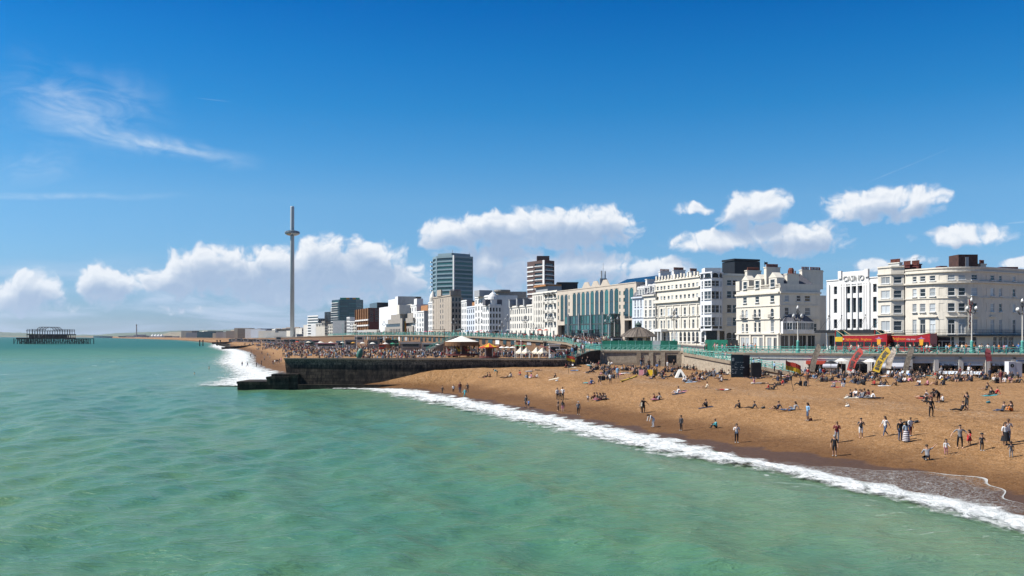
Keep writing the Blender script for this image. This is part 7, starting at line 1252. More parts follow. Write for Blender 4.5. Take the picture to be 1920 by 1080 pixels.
def pose(pel, ch, hd, arms, legs, head=1.0, neckf=.62):
    """arms: (elbow, wrist, fingertip) right then left; legs: (knee, ankle, toe) right then left; x>0 is the person's left"""
    pel, ch, hd = map(np.array, (pel, ch, hd)); ax = ch - pel; L = np.linalg.norm(ax); ax = ax/L; nk = ch + (hd - ch)*neckf; up = (hd - nk)/np.linalg.norm(hd - nk)
    V = []; E = []; Rr = []; Z = []
    def add(p, r, par=None, z=0): V.append(tuple(p)); Rr.append(r if isinstance(r, tuple) else (r, r)); (E.append((par, len(V)-1)), Z.append(z)) if par is not None else None; return len(V)-1
    p0 = add(pel, (.135, .115)); w = add(pel + (ch-pel)*.5, (.118, .10), p0, 1); c = add(ch, (.145, .115), w, 1); n = add(nk, .052, c, 0); h0 = add(hd - up*.055*head, .068*head, n, 0); h1 = add(hd + up*.03*head, (.082*head, .098*head), h0, 0); h2 = add(hd + up*.115*head, .055*head, h1, 0)
    side = np.array((1., 0, 0)); sh0 = ch + ax*.10
    for s, (el, wr, ft) in zip((-1, 1), arms):
        el, wr, ft = map(np.array, (el, wr, ft)); sh = add(sh0 + side*s*.175, .060, c, 1); e = add(el, .043, sh, 1); q = add(wr, .030, e, 2); d = ft - wr; d = d/np.linalg.norm(d); sp = np.cross(d, (0, 0, 1)); sp = sp/np.linalg.norm(sp) if np.linalg.norm(sp) > .2 else np.array((0, 1., 0)); pa = add(np.array(wr) + d*.075, (.040, .022), q, 0)
        for k, (o, l) in enumerate(((-.030, .075), (-.010, .088), (.010, .082), (.030, .062))): f1 = add(wr + d*(.085 + l*.5) + sp*o*1.15, .0095, pa, 0); add(wr + d*(.085 + l) + sp*o*1.1 + np.array((0, -.012, -.008)), .0075, f1, 0)
        t = add(wr + d*.065 + sp*.05*s, .010, q, 0); add(wr + d*.10 + sp*.066*s, .008, t, 0)
    for s, (kn, an, to) in zip((-1, 1), legs):
        kn, an, to = map(np.array, (kn, an, to)); hp = add(pel + side*s*.085 - ax*.04, .092, p0, 3); k = add(kn, .060, hp, 3); mid = add((kn*.62 + an*.38), .052, k, 4); a = add(an, .040, mid, 4); f = add(an + (to-an)*.55, .038, a, 5); add(to, .026, f, 5)
    return V, E, Rr, Z, (hd, up, nk, head)
def grow(name, ps):
    V, E, Rr, Z, hh = ps; me = bpy.data.meshes.new(name); bm = bmesh.new(); lay = bm.verts.layers.skin.verify(); vs = [bm.verts.new(v) for v in V]; [bm.edges.new((vs[a], vs[b])) for a, b in E]
    for v, r in zip(vs, Rr): v[lay].radius = r
    vs[0][lay].use_root = True; bm.to_mesh(me); bm.free(); o = bpy.data.objects.new(name, me); COL.objects.link(o); o.modifiers.new('s', 'SKIN').use_smooth_shade = True; sb = o.modifiers.new('d', 'SUBSURF'); sb.levels = sb.render_levels = 1
    dg = bpy.context.evaluated_depsgraph_get(); dg.update(); out = bpy.data.meshes.new_from_object(o.evaluated_get(dg)); out.name = name; bpy.data.objects.remove(o)
    A = np.array([V[a] for a, b in E]); B = np.array([V[b] for a, b in E]); D = B - A; L2 = (D*D).sum(1); cen = np.array([p.center[:] for p in out.polygons]); t = np.clip(((cen[:, None] - A)*D).sum(2)/L2, 0, 1); rr = np.array([(Rr[a][0] + Rr[b][0])/2 for a, b in E]); dist = np.linalg.norm(cen[:, None] - (A + D*t[..., None]), axis=2) - rr*.9; zi = np.array(Z)[dist.argmin(1)]
    out.materials.clear(); [out.materials.append(m) for m in PMATS]; out.polygons.foreach_set('material_index', zi.astype(np.int32)); out.polygons.foreach_set('use_smooth', np.ones(len(zi), bool))
    hd, up, nk, k = hh; fw = np.array((0, -1., 0)); fw = fw - up*(fw @ up); fw /= np.linalg.norm(fw); sd_ = np.cross(fw, up)
    # face: nose, brow line, mouth, ears set into the one body mesh
    bm = bmesh.new(); bm.from_mesh(out)
    def blob(c, r, sx, sy, sz, mi):
        res = bmesh.ops.create_icosphere(bm, subdivisions=1, radius=r)
        for v in res['verts']: x, y, z = v.co; v.co = tuple(np.array(c) + sd_*x*sx + fw*y*sy + up*z*sz)
        for f in {f for v in res['verts'] for f in v.link_faces}: f.material_index = mi; f.smooth = True
    hc = hd + up*.01*k; blob(hc + fw*.10*k - up*.012, .016*k, .8, 1.2, 1.5, 0)
    for s in (-1, 1): blob(hc + sd_*s*.085*k, .022*k, .4, .8, 1.3, 0); blob(hc + fw*.088*k + sd_*s*.03*k + up*.012, .009*k, 1.3, .5, .7, 5)
    blob(hc + fw*.088*k - up*.05*k, .014*k, 1.5, .4, .4, 2); bm.to_mesh(out); bm.free()
    hair = {}
    for kind in ('short', 'long', 'cap'):
        m = MB(); c = hd + up*.045*k - fw*.018*k; n_ = 12; rings = []
        for j in range(7):
            tt = pi/2*(1 - j/6.0*1.15)
            for i in range(n_): a = 2*pi*i/n_; low = 0 if kind == 'short' else 0; cut = .55 if (cos(a) > .35 and tt < .15) else 1; z = sin(max(tt, -.35 if cos(a) < .3 else .12)); r = cos(tt); rings.append(c + k*(sd_*.094*r*sin(a) + fw*.108*r*cos(a) + up*.098*z))
        f = [(j*n_ + i, j*n_ + (i+1) % n_, (j+1)*n_ + (i+1) % n_, (j+1)*n_ + i) for j in range(6) for i in range(n_)]; m.add(rings, f)
        if kind == 'long': bk = hd - fw*.07*k; m.add([bk + sd_*.085*k + up*.03, bk - sd_*.085*k + up*.03, bk - sd_*.10*k - up*.20*k, bk + sd_*.10*k - up*.20*k, bk + sd_*.08*k - fw*.04*k, bk - sd_*.08*k - fw*.04*k, bk - sd_*.08*k - up*.22*k - fw*.05*k, bk + sd_*.08*k - up*.22*k - fw*.05*k], [(0,1,2,3),(4,7,6,5),(0,3,7,4),(1,5,6,2),(3,2,6,7),(0,4,5,1)])
        if kind == 'cap': m.add([hd + up*.06*k + fw*.09*k + sd_*.07*k, hd + up*.06*k + fw*.09*k - sd_*.07*k, hd + up*.045*k + fw*.19*k - sd_*.05*k, hd + up*.045*k + fw*.19*k + sd_*.05*k], [(0, 1, 2, 3)])
        me = m.mesh('hair', HAIRM); me.polygons.foreach_set('use_smooth', [True]*len(me.polygons)); hair[kind] = me
    return out, hair
dn = lambda x, y=0.0: ((x*1.15, y + .02, 1.10), (x*1.2, y - .06, .86), (x*1.2, y - .10, .72))
lg = lambda x, y=0.0: ((x, y - .01, .50), (x*1.05, y + .03, .08), (x*1.25, y - .16, .035))
RF = ((-.24, -.06, 1.12), (-.10, -.22, 1.30), (-.04, -.20, 1.44)); LF = tuple((-a, b, c) for a, b, c in RF)
POSES = dict(
 stand=pose((0, 0, .92), (0, .01, 1.28), (0, -.02, 1.60), (dn(-.20), dn(.20)), (lg(-.09), lg(.09))),
 hip=pose((.02, 0, .92), (0, .01, 1.28), (-.01, -.03, 1.60), (((-.32, .06, 1.14), (-.16, -.04, .98), (-.08, -.10, .94)), dn(.21)), (lg(-.10), ((.13, -.08, .50), (.15, .0, .08), (.20, -.18, .035)))),
 photo=pose((0, 0, .92), (0, .01, 1.28), (0, -.03, 1.60), (RF, LF), (lg(-.09), lg(.09))),
 walk=pose((0, 0, .91), (0, -.02, 1.27), (0, -.05, 1.59), (((-.22, -.10, 1.08), (-.22, -.28, .92), (-.21, -.36, .82)), ((.22, .14, 1.08), (.23, .22, .86), (.23, .24, .73))), (((-.09, .04, .50), (-.09, .32, .16), (-.10, .26, .03)), ((.09, -.18, .52), (.09, -.28, .08), (.10, -.46, .05)))),
 arms_out=pose((0, 0, .91), (0, .01, 1.27), (0, -.03, 1.59), (((-.36, -.02, 1.20), (-.52, -.10, 1.00), (-.58, -.13, .88)), ((.36, -.02, 1.20), (.52, -.10, 1.00), (.58, -.13, .88))), (lg(-.13), lg(.13))),
 bend=pose((0, .10, .90), (0, -.20, 1.14), (0, -.48, 1.26), (((-.22, -.34, .92), (-.20, -.42, .68), (-.19, -.46, .56)), ((.22, -.34, .92), (.20, -.42, .68), (.19, -.46, .56))), (((-.10, .05, .49), (-.10, .10, .08), (-.12, -.08, .035)), ((.10, .05, .49), (.10, .10, .08), (.12, -.08, .035)))),
 crouch=pose((0, .10, .30), (0, .0, .64), (0, -.06, .96), (((-.36, -.05, .84), (-.54, -.14, 1.00), (-.64, -.18, 1.08)), ((.26, -.12, .48), (.20, -.32, .42), (.14, -.40, .40))), (((-.18, -.30, .44), (-.14, .06, .08), (-.17, -.12, .035)), ((.18, -.28, .16), (.15, .16, .09), (.15, .26, .05)))),
 lean=pose((0, 0, .13), (0, .18, .46), (0, .16, .79), (((-.25, .34, .34), (-.26, .44, .07), (-.28, .52, .03)), ((.25, .34, .34), (.26, .44, .07), (.28, .52, .03))), (((-.11, -.40, .20), (-.12, -.80, .08), (-.15, -.86, .18)), ((.12, -.41, .16), (.13, -.82, .08), (.16, -.88, .17)))),
 knees=pose((0, 0, .13), (0, -.02, .50), (0, -.10, .82), (((-.24, -.18, .38), (-.12, -.38, .36), (-.03, -.44, .35)), ((.24, -.18, .38), (.12, -.38, .36), (.03, -.44, .35))), (((-.11, -.34, .46), (-.11, -.46, .08), (-.12, -.63, .04)), ((.11, -.34, .46), (.11, -.46, .08), (.12, -.63, .04)))),
 cross=pose((0, 0, .13), (0, -.03, .50), (0, -.12, .81), (((-.24, -.12, .32), (-.12, -.32, .24), (-.04, -.38, .21)), ((.24, -.12, .32), (.12, -.32, .24), (.04, -.38, .21))), (((-.34, -.24, .14), (.02, -.36, .08), (.14, -.34, .06)), ((.34, -.26, .14), (-.02, -.42, .09), (-.14, -.42, .07)))),
 onearm=pose((0, 0, .13), (.04, .14, .47), (.05, .10, .80), (((-.22, .02, .34), (-.12, -.24, .34), (-.08, -.34, .34)), ((.30, .28, .34), (.34, .36, .07), (.38, .44, .03))), (((-.12, -.36, .38), (-.12, -.62, .08), (-.13, -.78, .06)), ((.13, -.42, .14), (.16, -.82, .08), (.22, -.88, .15)))),
 supine=pose((0, 0, .12), (0, .38, .14), (0, .70, .15), (((-.26, .20, .09), (-.28, -.04, .07), (-.28, -.18, .05)), ((.26, .20, .09), (.28, -.04, .07), (.28, -.18, .05))), (((-.10, -.42, .17), (-.11, -.82, .08), (-.16, -.86, .20)), ((.10, -.42, .13), (.12, -.83, .08), (.17, -.87, .20)))),
 elbows=pose((0, 0, .12), (0, .36, .26), (0, .60, .47), (((-.22, .46, .05), (-.10, .68, .06), (-.04, .80, .05)), ((.22, .46, .05), (.10, .68, .06), (.04, .80, .05))), (((-.10, -.42, .09), (-.11, -.82, .08), (-.11, -.98, .05)), ((.10, -.42, .09), (.11, -.80, .20), (.11, -.94, .24)))),
 child=pose((0, 0, .86), (0, .01, 1.20), (0, -.03, 1.58), (dn(-.20), ((.26, -.08, 1.02), (.30, -.24, .96), (.31, -.34, .95))), (lg(-.10), lg(.10)), head=1.45, neckf=.5),
)
BODY = {k: grow('person', v) for k, v in POSES.items()}
m = MB(); m.lathe((0, 0, .30), [(.30, 0), (.24, .30), (.17, .66), (.14, .70)], 14); SKIRT = m.mesh('skirt', SKIRTM); m = MB(); m.lathe((0, 0, .10), [(.27, 0), (.24, .45), (.18, .84), (.15, .90)], 14); LSKIRT = m.mesh('skirt', SKS); m = MB(); m.lathe((0, 0, .52), [(.26, 0), (.2, .28), (.15, .5)], 14); DRESS = m.mesh('skirt', SKIRTM)
CW = dict(black=(.014, .014, .017), charcoal=(.045, .045, .05), navy=(.018, .024, .05), white=(.62, .61, .60), cream=(.52, .46, .36), grey=(.22, .22, .23), red=(.36, .03, .03), maroon=(.11, .016, .022), blue=(.05, .14, .34), turquoise=(.04, .30, .34), pink=(.48, .20, .25), green=(.05, .16, .07), brown=(.12, .065, .035), orange=(.50, .16, .04), purple=(.10, .04, .14), yellow=(.55, .38, .03), denim=(.055, .085, .15), khaki=(.22, .17, .10), tan=(.30, .19, .11)); CW['light blue'] = (.20, .36, .52); CW['pale blue'] = (.28, .36, .44)
SKINS = [(.42, .25, .17), (.36, .20, .13), (.46, .29, .21), (.20, .11, .07)]; HAIRS = [(.02, .014, .010), (.05, .03, .016), (.012, .010, .010), (.16, .10, .045), (.09, .05, .03)]
prg = random.Random(21); PEOPLE = []
PW = dict(stand='standing', hip='standing hand on hip', photo='hands raised', walk='walking', arms_out='standing arms spread', bend='bending forward', crouch='crouching', lean='sitting back', knees='hugging knees', cross='cross legged', onearm='propped sideways', supine='lying flat', elbows='on elbows', child='small child')
def person(pos, ps, face, top, bottom, scale=1.0, label=None, group=None, hair=None, place=None, skirt=None, sleeves=None, shorts=None):
    me, hm = BODY[ps]; o = link('person', me, None, pos, R(face)); o.scale = (scale*1.14, scale*1.14, scale); sk = prg.choice(SKINS); T, B_ = CW[top], CW[bottom]; j = prg.uniform(.8, 1.2); T = tuple(x*j for x in T)
    sl = prg.random() < .4 if sleeves is None else sleeves; sh = prg.random() < .3 if shorts is None else shorts
    for k, v in zip(ZONES, (sk, T, T if sl else sk, B_, sk if sh else B_, prg.choice([(.02, .02, .02), (.3, .3, .3), sk]))): o[k] = [float(x) for x in v]
    kind = hair or prg.choice(['short', 'short', 'long']); h = link('hair', hm[kind], o); h['hair_colour'] = [float(x) for x in prg.choice(HAIRS)]
    if kind == 'cap': h['hair_colour'] = [.25, .24, .24]
    if skirt: s = link('skirt', {'skirt': SKIRT, 'long': LSKIRT, 'dress': DRESS}[skirt], o); s['skirt_colour'] = [float(x) for x in (T if skirt == 'dress' else B_)]
    tag(o, label, 'person', group or 'people on the beach'); PEOPLE.append([o, label, ps, top, bottom, place, pos]); return o
zA = lambda x, y: (1480 + x/4.3205, 740 + y/4.3205)
zB = lambda x, y: (1480 + x/4.364, 630 + y/4.364)
zC = lambda x, y: (1100 + x/4.8, 630 + y/4.8)
zD = lambda x, y: (960 + x/3.5556, 680 + y/3.5556)
zE = lambda x, y: (740 + x/4.8, 600 + y/4.8)
def at(z, x, y): return ground(*z(x, y))
# the figures nearest the water, one by one
for z, x, y, ps, fc, top, bot, sc, lab, kw in [
 (zA, 150, 212, 'hip', -70, 'light blue', 'denim', 1.02, 'person in a light blue top and jeans standing over a dark bag', {}),
 (zA, 386, 390, 'photo', -30, 'maroon', 'grey', 1.06, 'person in a maroon top and grey trousers with hands raised to the face', dict(hair='short', shorts=False)),
 (zA, 366, 500, 'stand', -20, 'black', 'black', .98, 'person in black with bare shins and a pale cap near the wet shingle', dict(hair='cap', shorts=True)),
 (zA, 580, 352, 'photo', -10, 'charcoal', 'white', 1.0, 'person in a charcoal top and white shorts with hands to the face', dict(shorts=True)),
 (zA, 778, 337, 'walk', -60, 'white', 'denim', .98, 'person in a white vest and jeans turned towards the sea', dict(hair='long')),
 (zA, 900, 375, 'stand', 10, 'black', 'denim', 1.04, 'person in a black top and jeans beside the striped skirt', {}),
 (zA, 947, 384, 'stand', 175, 'pale blue', 'charcoal', .96, 'person in a long dark and white striped skirt', dict(skirt='long', hair='long')),
 (zA, 980, 336, 'stand', 20, 'white', 'maroon', .92, 'person in a white top partly behind the striped skirt', {}),
 (zA, 1382, 436, 'arms_out', -10, 'grey', 'black', 1.05, 'person in a grey top with spread arms beside a girl in red', dict(sleeves=False, shorts=False)),
 (zA, 1458, 412, 'child', -70, 'red', 'red', .68, 'girl in a red and white dress holding a hand', dict(skirt='dress', hair='long', shorts=True)),
 (zA, 1560, 456, 'child', 10, 'charcoal', 'charcoal', .76, 'child in dark grey standing alone near the water', dict(hair='short', shorts=False)),
 (zA, 1270, 486, 'child', -15, 'white', 'pink', .66, 'small child in white and pale pink facing the crouching adult', dict(hair='long', sleeves=True, shorts=False)),
 (zA, 1115, 530, 'crouch', 172, 'grey', 'black', 1.06, 'person in a grey shirt crouching with one arm raised', dict(hair='short', shorts=False, sleeves=False)),
 (zA, 1750, 408, 'stand', 5, 'white', 'black', .98, 'person in a white top and black skirt with bare legs', dict(skirt='skirt', shorts=True)),
 (zA, 1772, 392, 'photo', -15, 'white', 'denim', 1.06, 'person in white behind the black skirt with raised elbows', {}),
 (zA, 1797, 512, 'child', 170, 'charcoal', 'grey', .66, 'toddler in a dark waistcoat and grey trousers', dict(hair='short', sleeves=False, shorts=False)),
 (zA, 1146, 180, 'hip', 0, 'black', 'black', 1.04, 'person all in black standing with pale shoes below the bending figure', dict(shorts=False)),
 (zA, 1437, 128, 'photo', -60, 'black', 'charcoal', 1.02, 'person in dark clothes standing beside a seated friend and pushchair', {}),
 (zA, 1390, 132, 'lean', -80, 'black', 'black', 1.0, 'person in black seated with legs towards the sea, beside the standing figure', {}),
 (zA, 1725, 136, 'lean', -75, 'charcoal', 'denim', 1.0, 'person in charcoal seated with outstretched legs, left of a pair', {}),
 (zA, 1800, 133, 'knees', -70, 'black', 'orange', 1.0, 'person in a black top with an orange towel, right of a pair', {}),
 (zA, 985, 233, 'supine', -80, 'black', 'black', .9, 'person in black curled up on the shingle behind the standing group', {}),
 (zD, 93, 302, 'stand', -60, 'charcoal', 'charcoal', 1.06, 'tall person in charcoal at the surf edge beside a child', {}),
 (zD, 111, 303, 'child', -60, 'blue', 'navy', .72, 'child in blue at the surf edge beside a tall person', {}),
 (zD, 303, 247, 'stand', 30, 'white', 'black', 1.0, 'person in a white top, left of three standing together', {}),
 (zD, 321, 247, 'child', 0, 'charcoal', 'black', .76, 'dark clothed child between two adults in white', {}),
 (zD, 338, 249, 'hip', -30, 'white', 'black', 1.08, 'person in a white shirt, right of three standing together', {}),
 (zD, 308, 322, 'stand', -70, 'black', 'black', .9, 'slim person in black near the foam, left of a pair', {}),
 (zD, 338, 331, 'stand', 160, 'charcoal', 'pink', .9, 'person in a dark top and pink shorts near the foam', dict(shorts=True)),
 (zD, 442, 347, 'stand', 10, 'grey', 'black', .96, 'person in grey with a pale hat alone near the foam', dict(hair='cap')),
 (zD, 866, 336, 'stand', -30, 'cream', 'black', .92, 'person in a cream top hugging a taller one in black', {}),
 (zD, 877, 336, 'arms_out', 20, 'black', 'black', 1.05, 'taller person in black with one arm out beside a cream top', {}),
 (zD, 936, 431, 'bend', -60, 'white', 'white', 1.04, 'person in white bending towards the sea', dict(shorts=False, sleeves=True)),
 (zD, 1128, 455, 'stand', -60, 'charcoal', 'black', .92, 'child like figure in charcoal with yellow shoes at the wet edge', {}),
 (zD, 1362, 436, 'knees', -80, 'turquoise', 'black', 1.0, 'person in a bright blue jacket sitting alone near the water', dict(sleeves=True)),
 (zD, 1497, 535, 'photo', -5, 'white', 'black', 1.02, 'person in a white top and black trousers standing hands to face near the surf', dict(hair='long', shorts=False)),
 (zE, 430, 667, 'walk', -40, 'charcoal', 'black', .84, 'thin figure at the left tip of the near beach', {}), (zE, 529, 657, 'stand', 0, 'white', 'black', .82, 'child in white and black by a pink bucket', {}), (zE, 588, 661, 'stand', 10, 'maroon', 'denim', 1.12, 'tall person in maroon near the groyne foot', {}), (zE, 655, 651, 'hip', 0, 'charcoal', 'black', .9, 'person in charcoal with hand on hip near the groyne foot', {}), (zE, 632, 696, 'walk', -50, 'turquoise', 'turquoise', .86, 'small figure in turquoise at the foam by the groyne', {}),
 (zE, 917, 508, 'bend', -90, 'turquoise', 'black', 1.0, 'person in turquoise stooping against the dark groyne', {}), (zE, 1842, 586, 'walk', 30, 'charcoal', 'black', 1.0, 'person in charcoal walking past the rescue board', {}), (zE, 1690, 408, 'walk', 20, 'black', 'black', 1.0, 'person in black by the stair wall, left of two', {}), (zE, 1737, 405, 'stand', 0, 'black', 'black', 1.04, 'person in black by the stair wall, right of two', {}),
 (zC, 213, 432, 'stand', -10, 'white', 'charcoal', .98, 'person in a white top with a hood standing near the rescue board', {}), (zC, 785, 288, 'stand', 0, 'black', 'black', 1.02, 'person in black standing by the gate recess in the stone wall', {}), (zC, 1083, 297, 'walk', -20, 'navy', 'black', 1.08, 'person in navy with a pale bag walking below the ramp wall', {}), (zC, 1146, 302, 'stand', 10, 'black', 'black', 1.1, 'tall person in black standing below the ramp wall', {}), (zC, 1143, 382, 'stand', -20, 'grey', 'grey', .9, 'person in pale grey standing among the sunbathers', {}), (zC, 560, 285, 'stand', 0, 'black', 'black', 1.0, 'person in black standing behind the yellow windbreak', {}), (zC, 655, 285, 'stand', 0, 'charcoal', 'denim', .95, 'person in charcoal standing right of the yellow windbreak', {}), (zC, 490, 275, 'stand', 0, 'navy', 'light blue', 1.02, 'person in navy and pale blue standing left of the windbreak', {}), (zC, 515, 272, 'stand', 90, 'black', 'black', 1.0, 'person in black facing a friend left of the windbreak', {}),
 (zB, 1215, 545, 'bend', -70, 'black', 'black', 1.08, 'person in black stooping over the seated group', {}), (zB, 1650, 305, 'stand', 0, 'charcoal', 'brown', 1.05, 'person in charcoal standing under the maroon banner', {}), (zB, 1283, 300, 'stand', -40, 'black', 'pale blue', 1.0, 'person standing in the mouth of the left bike hire unit', {}),
]: person(at(z, x, y), ps, fc + prg.uniform(-8, 8), top, bot, sc, lab, **kw)
# seated and lying groups: zoom frame, place phrase, then x, y, pose, top, bottom
G = [
 (zB, 'in the picnic circle', [(508,503,'cross','black','black'),(546,497,'knees','white','denim'),(585,500,'cross','black','charcoal'),(622,496,'knees','charcoal','black'),(650,500,'cross','maroon','black'),(672,512,'onearm','white','grey'),(705,516,'supine','black','black'),(600,508,'cross','grey','denim')]),
 (zB, 'below the red banner', [(370,418,'cross','grey','denim'),(442,415,'knees','denim','white'),(452,380,'knees','light blue','black'),(370,374,'supine','maroon','black'),(265,355,'onearm','maroon','tan'),(205,352,'cross','light blue','denim'),(180,350,'onearm','charcoal','black'),(130,335,'cross','brown','black'),(100,330,'lean','black','black'),(150,318,'cross','grey','charcoal')]),
 (zB, 'below the yellow banner', [(610,358,'knees','black','black'),(675,352,'onearm','light blue','black'),(698,402,'cross','red','black'),(780,405,'onearm','black','denim'),(740,402,'lean','charcoal','black'),(875,406,'knees','brown','charcoal'),(722,342,'cross','grey','black'),(790,338,'supine','light blue','white'),(830,328,'lean','pale blue','white'),(865,322,'cross','white','black')]),
 (zB, 'before the pale feather banner', [(945,378,'cross','white','black'),(975,376,'onearm','pink','charcoal'),(1000,372,'knees','black','black'),(1030,352,'lean','black','black'),(1075,350,'cross','charcoal','black'),(1110,346,'knees','white','black'),(1065,402,'knees','white','grey'),(1135,403,'cross','pink','maroon'),(1050,330,'cross','black','grey'),(1140,325,'lean','brown','black'),(1175,330,'knees','grey','black'),(1010,318,'cross','black','black')]),
 (zB, 'below the left bike hire unit', [(1230,358,'lean','white','black'),(1270,362,'cross','black','yellow'),(1310,360,'onearm','charcoal','pink'),(1365,366,'knees','black','black'),(1405,372,'onearm','maroon','black'),(1240,330,'cross','grey','denim'),(1200,335,'knees','red','black')]),
 (zB, 'below the right bike hire unit', [(1620,362,'lean','black','black'),(1678,370,'cross','white','brown'),(1712,372,'onearm','maroon','black'),(1765,380,'cross','white','light blue'),(1808,378,'knees','pink','black'),(1855,386,'onearm','black','black'),(1880,384,'lean','charcoal','black'),(1690,345,'cross','black','black')]),
 (zB, 'on the open shingle at the right', [(1612,441,'lean','black','tan'),(1690,478,'onearm','red','black'),(1640,486,'lean','black','tan'),(1105,505,'lean','grey','black'),(1120,540,'cross','black','black'),(1165,535,'knees','maroon','black'),(1258,540,'cross','white','black'),(1185,500,'knees','charcoal','black')]),
 (zC, 'below the left end of the stone wall', [(30,265,'lean','charcoal','white'),(62,275,'cross','cream','black'),(105,262,'onearm','maroon','black'),(185,238,'supine','pink','black'),(215,262,'lean','white','denim'),(270,250,'cross','grey','black'),(315,245,'knees','maroon','black'),(340,246,'cross','white','black'),(388,264,'cross','maroon','black'),(410,265,'lean','black','black'),(300,265,'supine','black','charcoal'),(40,330,'lean','black','black'),(62,322,'cross','charcoal','black')]),
 (zC, 'left of the yellow windbreak', [(240,298,'elbows','red','red'),(325,312,'knees','white','tan'),(372,310,'cross','black','black'),(400,312,'knees','maroon','charcoal'),(430,308,'onearm','grey','white'),(285,350,'supine','pink','tan'),(352,332,'supine','navy','black'),(40,432,'onearm','blue','pink'),(20,430,'supine','white','turquoise')]),
 (zC, 'right of the yellow windbreak', [(590,388,'lean','black','denim'),(605,380,'cross','charcoal','black'),(700,388,'lean','charcoal','denim'),(742,372,'elbows','black','black'),(680,345,'onearm','pink','black'),(650,350,'elbows','charcoal','black'),(765,292,'cross','black','maroon'),(740,292,'supine','black','black'),(635,282,'cross','blue','black'),(570,282,'knees','maroon','black')]),
 (zC, 'in the row before the white tent', [(882,415,'knees','white','denim'),(912,410,'cross','black','black'),(945,414,'onearm','charcoal','pale blue'),(972,408,'knees','denim','black'),(1012,408,'cross','maroon','black'),(1045,400,'knees','white','brown'),(1070,396,'onearm','charcoal','black')]),
 (zC, 'below the ramp wall', [(930,305,'cross','cream','black'),(975,312,'lean','brown','maroon'),(1030,298,'knees','black','black'),(1060,292,'cross','grey','yellow'),(1110,332,'supine','denim','denim'),(1140,335,'onearm','pale blue','charcoal'),(1205,310,'cross','pale blue','grey'),(1235,305,'knees','pink','black'),(1268,302,'onearm','maroon','black'),(1215,348,'cross','red','black'),(1270,350,'lean','cream','denim'),(1195,385,'lean','grey','denim'),(1218,412,'cross','white','navy'),(1240,400,'supine','black','black')]),
 (zC, 'below the chalkboard hut', [(1440,335,'supine','pale blue','denim'),(1470,355,'lean','white','pink'),(1500,352,'onearm','black','black'),(1535,340,'knees','black','black'),(1460,380,'supine','black','black'),(1520,388,'supine','black','denim'),(1575,382,'supine','charcoal','black'),(1640,368,'supine','black','black'),(1745,366,'supine','white','tan'),(1790,362,'elbows','tan','tan'),(1510,432,'cross','pink','white'),(1570,432,'supine','black','grey')]),
 (zC, 'beside the flag pole', [(1640,482,'cross','red','black'),(1682,484,'onearm','black','charcoal'),(1712,446,'supine','black','black'),(1755,436,'onearm','red','black'),(1790,420,'knees','purple','black'),(1870,335,'cross','red','black'),(1850,340,'knees','white','charcoal')]),
 (zC, 'on the middle of the near beach', [(815,520,'onearm','white','white'),(858,500,'supine','charcoal','tan'),(1075,472,'onearm','cream','tan'),(1235,492,'supine','white','red'),(612,582,'cross','maroon','black'),(655,572,'knees','charcoal','charcoal'),(640,580,'lean','grey','pink')]),
 (zC, 'in the dark huddle', [(75,572,'knees','maroon','black'),(98,568,'cross','charcoal','pink'),(125,575,'cross','black','maroon'),(150,570,'knees','black','black'),(172,574,'cross','charcoal','black'),(105,580,'lean','black','pink')]),
 (zD, 'in the spaced row above the wet shingle', [(1297,296,'knees','black','black'),(1517,303,'knees','black','charcoal'),(1605,307,'lean','charcoal','black'),(1770,312,'onearm','navy','black'),(1825,322,'supine','blue','denim'),(1880,318,'onearm','grey','pale blue')]),
 (zE, 'along the groyne foot', [(800,520,'supine','pink','tan'),(828,516,'onearm','black','black'),(860,512,'cross','maroon','black'),(990,522,'supine','black','black'),(1030,518,'onearm','cream','black'),(1050,514,'cross','white','black'),(1130,496,'cross','red','blue'),(1210,468,'supine','pale blue','white'),(1285,456,'supine','brown','black'),(1195,522,'knees','black','light blue'),(1232,522,'cross','pink','white'),(1275,520,'onearm','white','maroon'),(1432,526,'lean','black','tan')]),
 (zE, 'by the stair wall foot', [(1410,418,'supine','black','maroon'),(1490,416,'knees','charcoal','white'),(1545,430,'cross','maroon','brown'),(1575,430,'cross','black','black'),(1605,426,'knees','white','black'),(1625,460,'supine','light blue','blue'),(1745,482,'lean','black','charcoal'),(1785,466,'cross','black','black'),(1770,578,'cross','blue','pink'),(1500,392,'lean','white','yellow')]),
]
for z, place, L in G:
    for x, y, ps, top, bot in L:
        o = person(at(z, x, y), ps, -85 + prg.uniform(-35, 35) + (prg.choice((0, 0, 60)) if ps in ('cross', 'knees') else 0), top, bot, prg.uniform(.93, 1.05), place=place)
person(at(zE, 1740, 737), 'child', 0, 'white', 'black', .6, 'toddler in white beside the dark huddle')
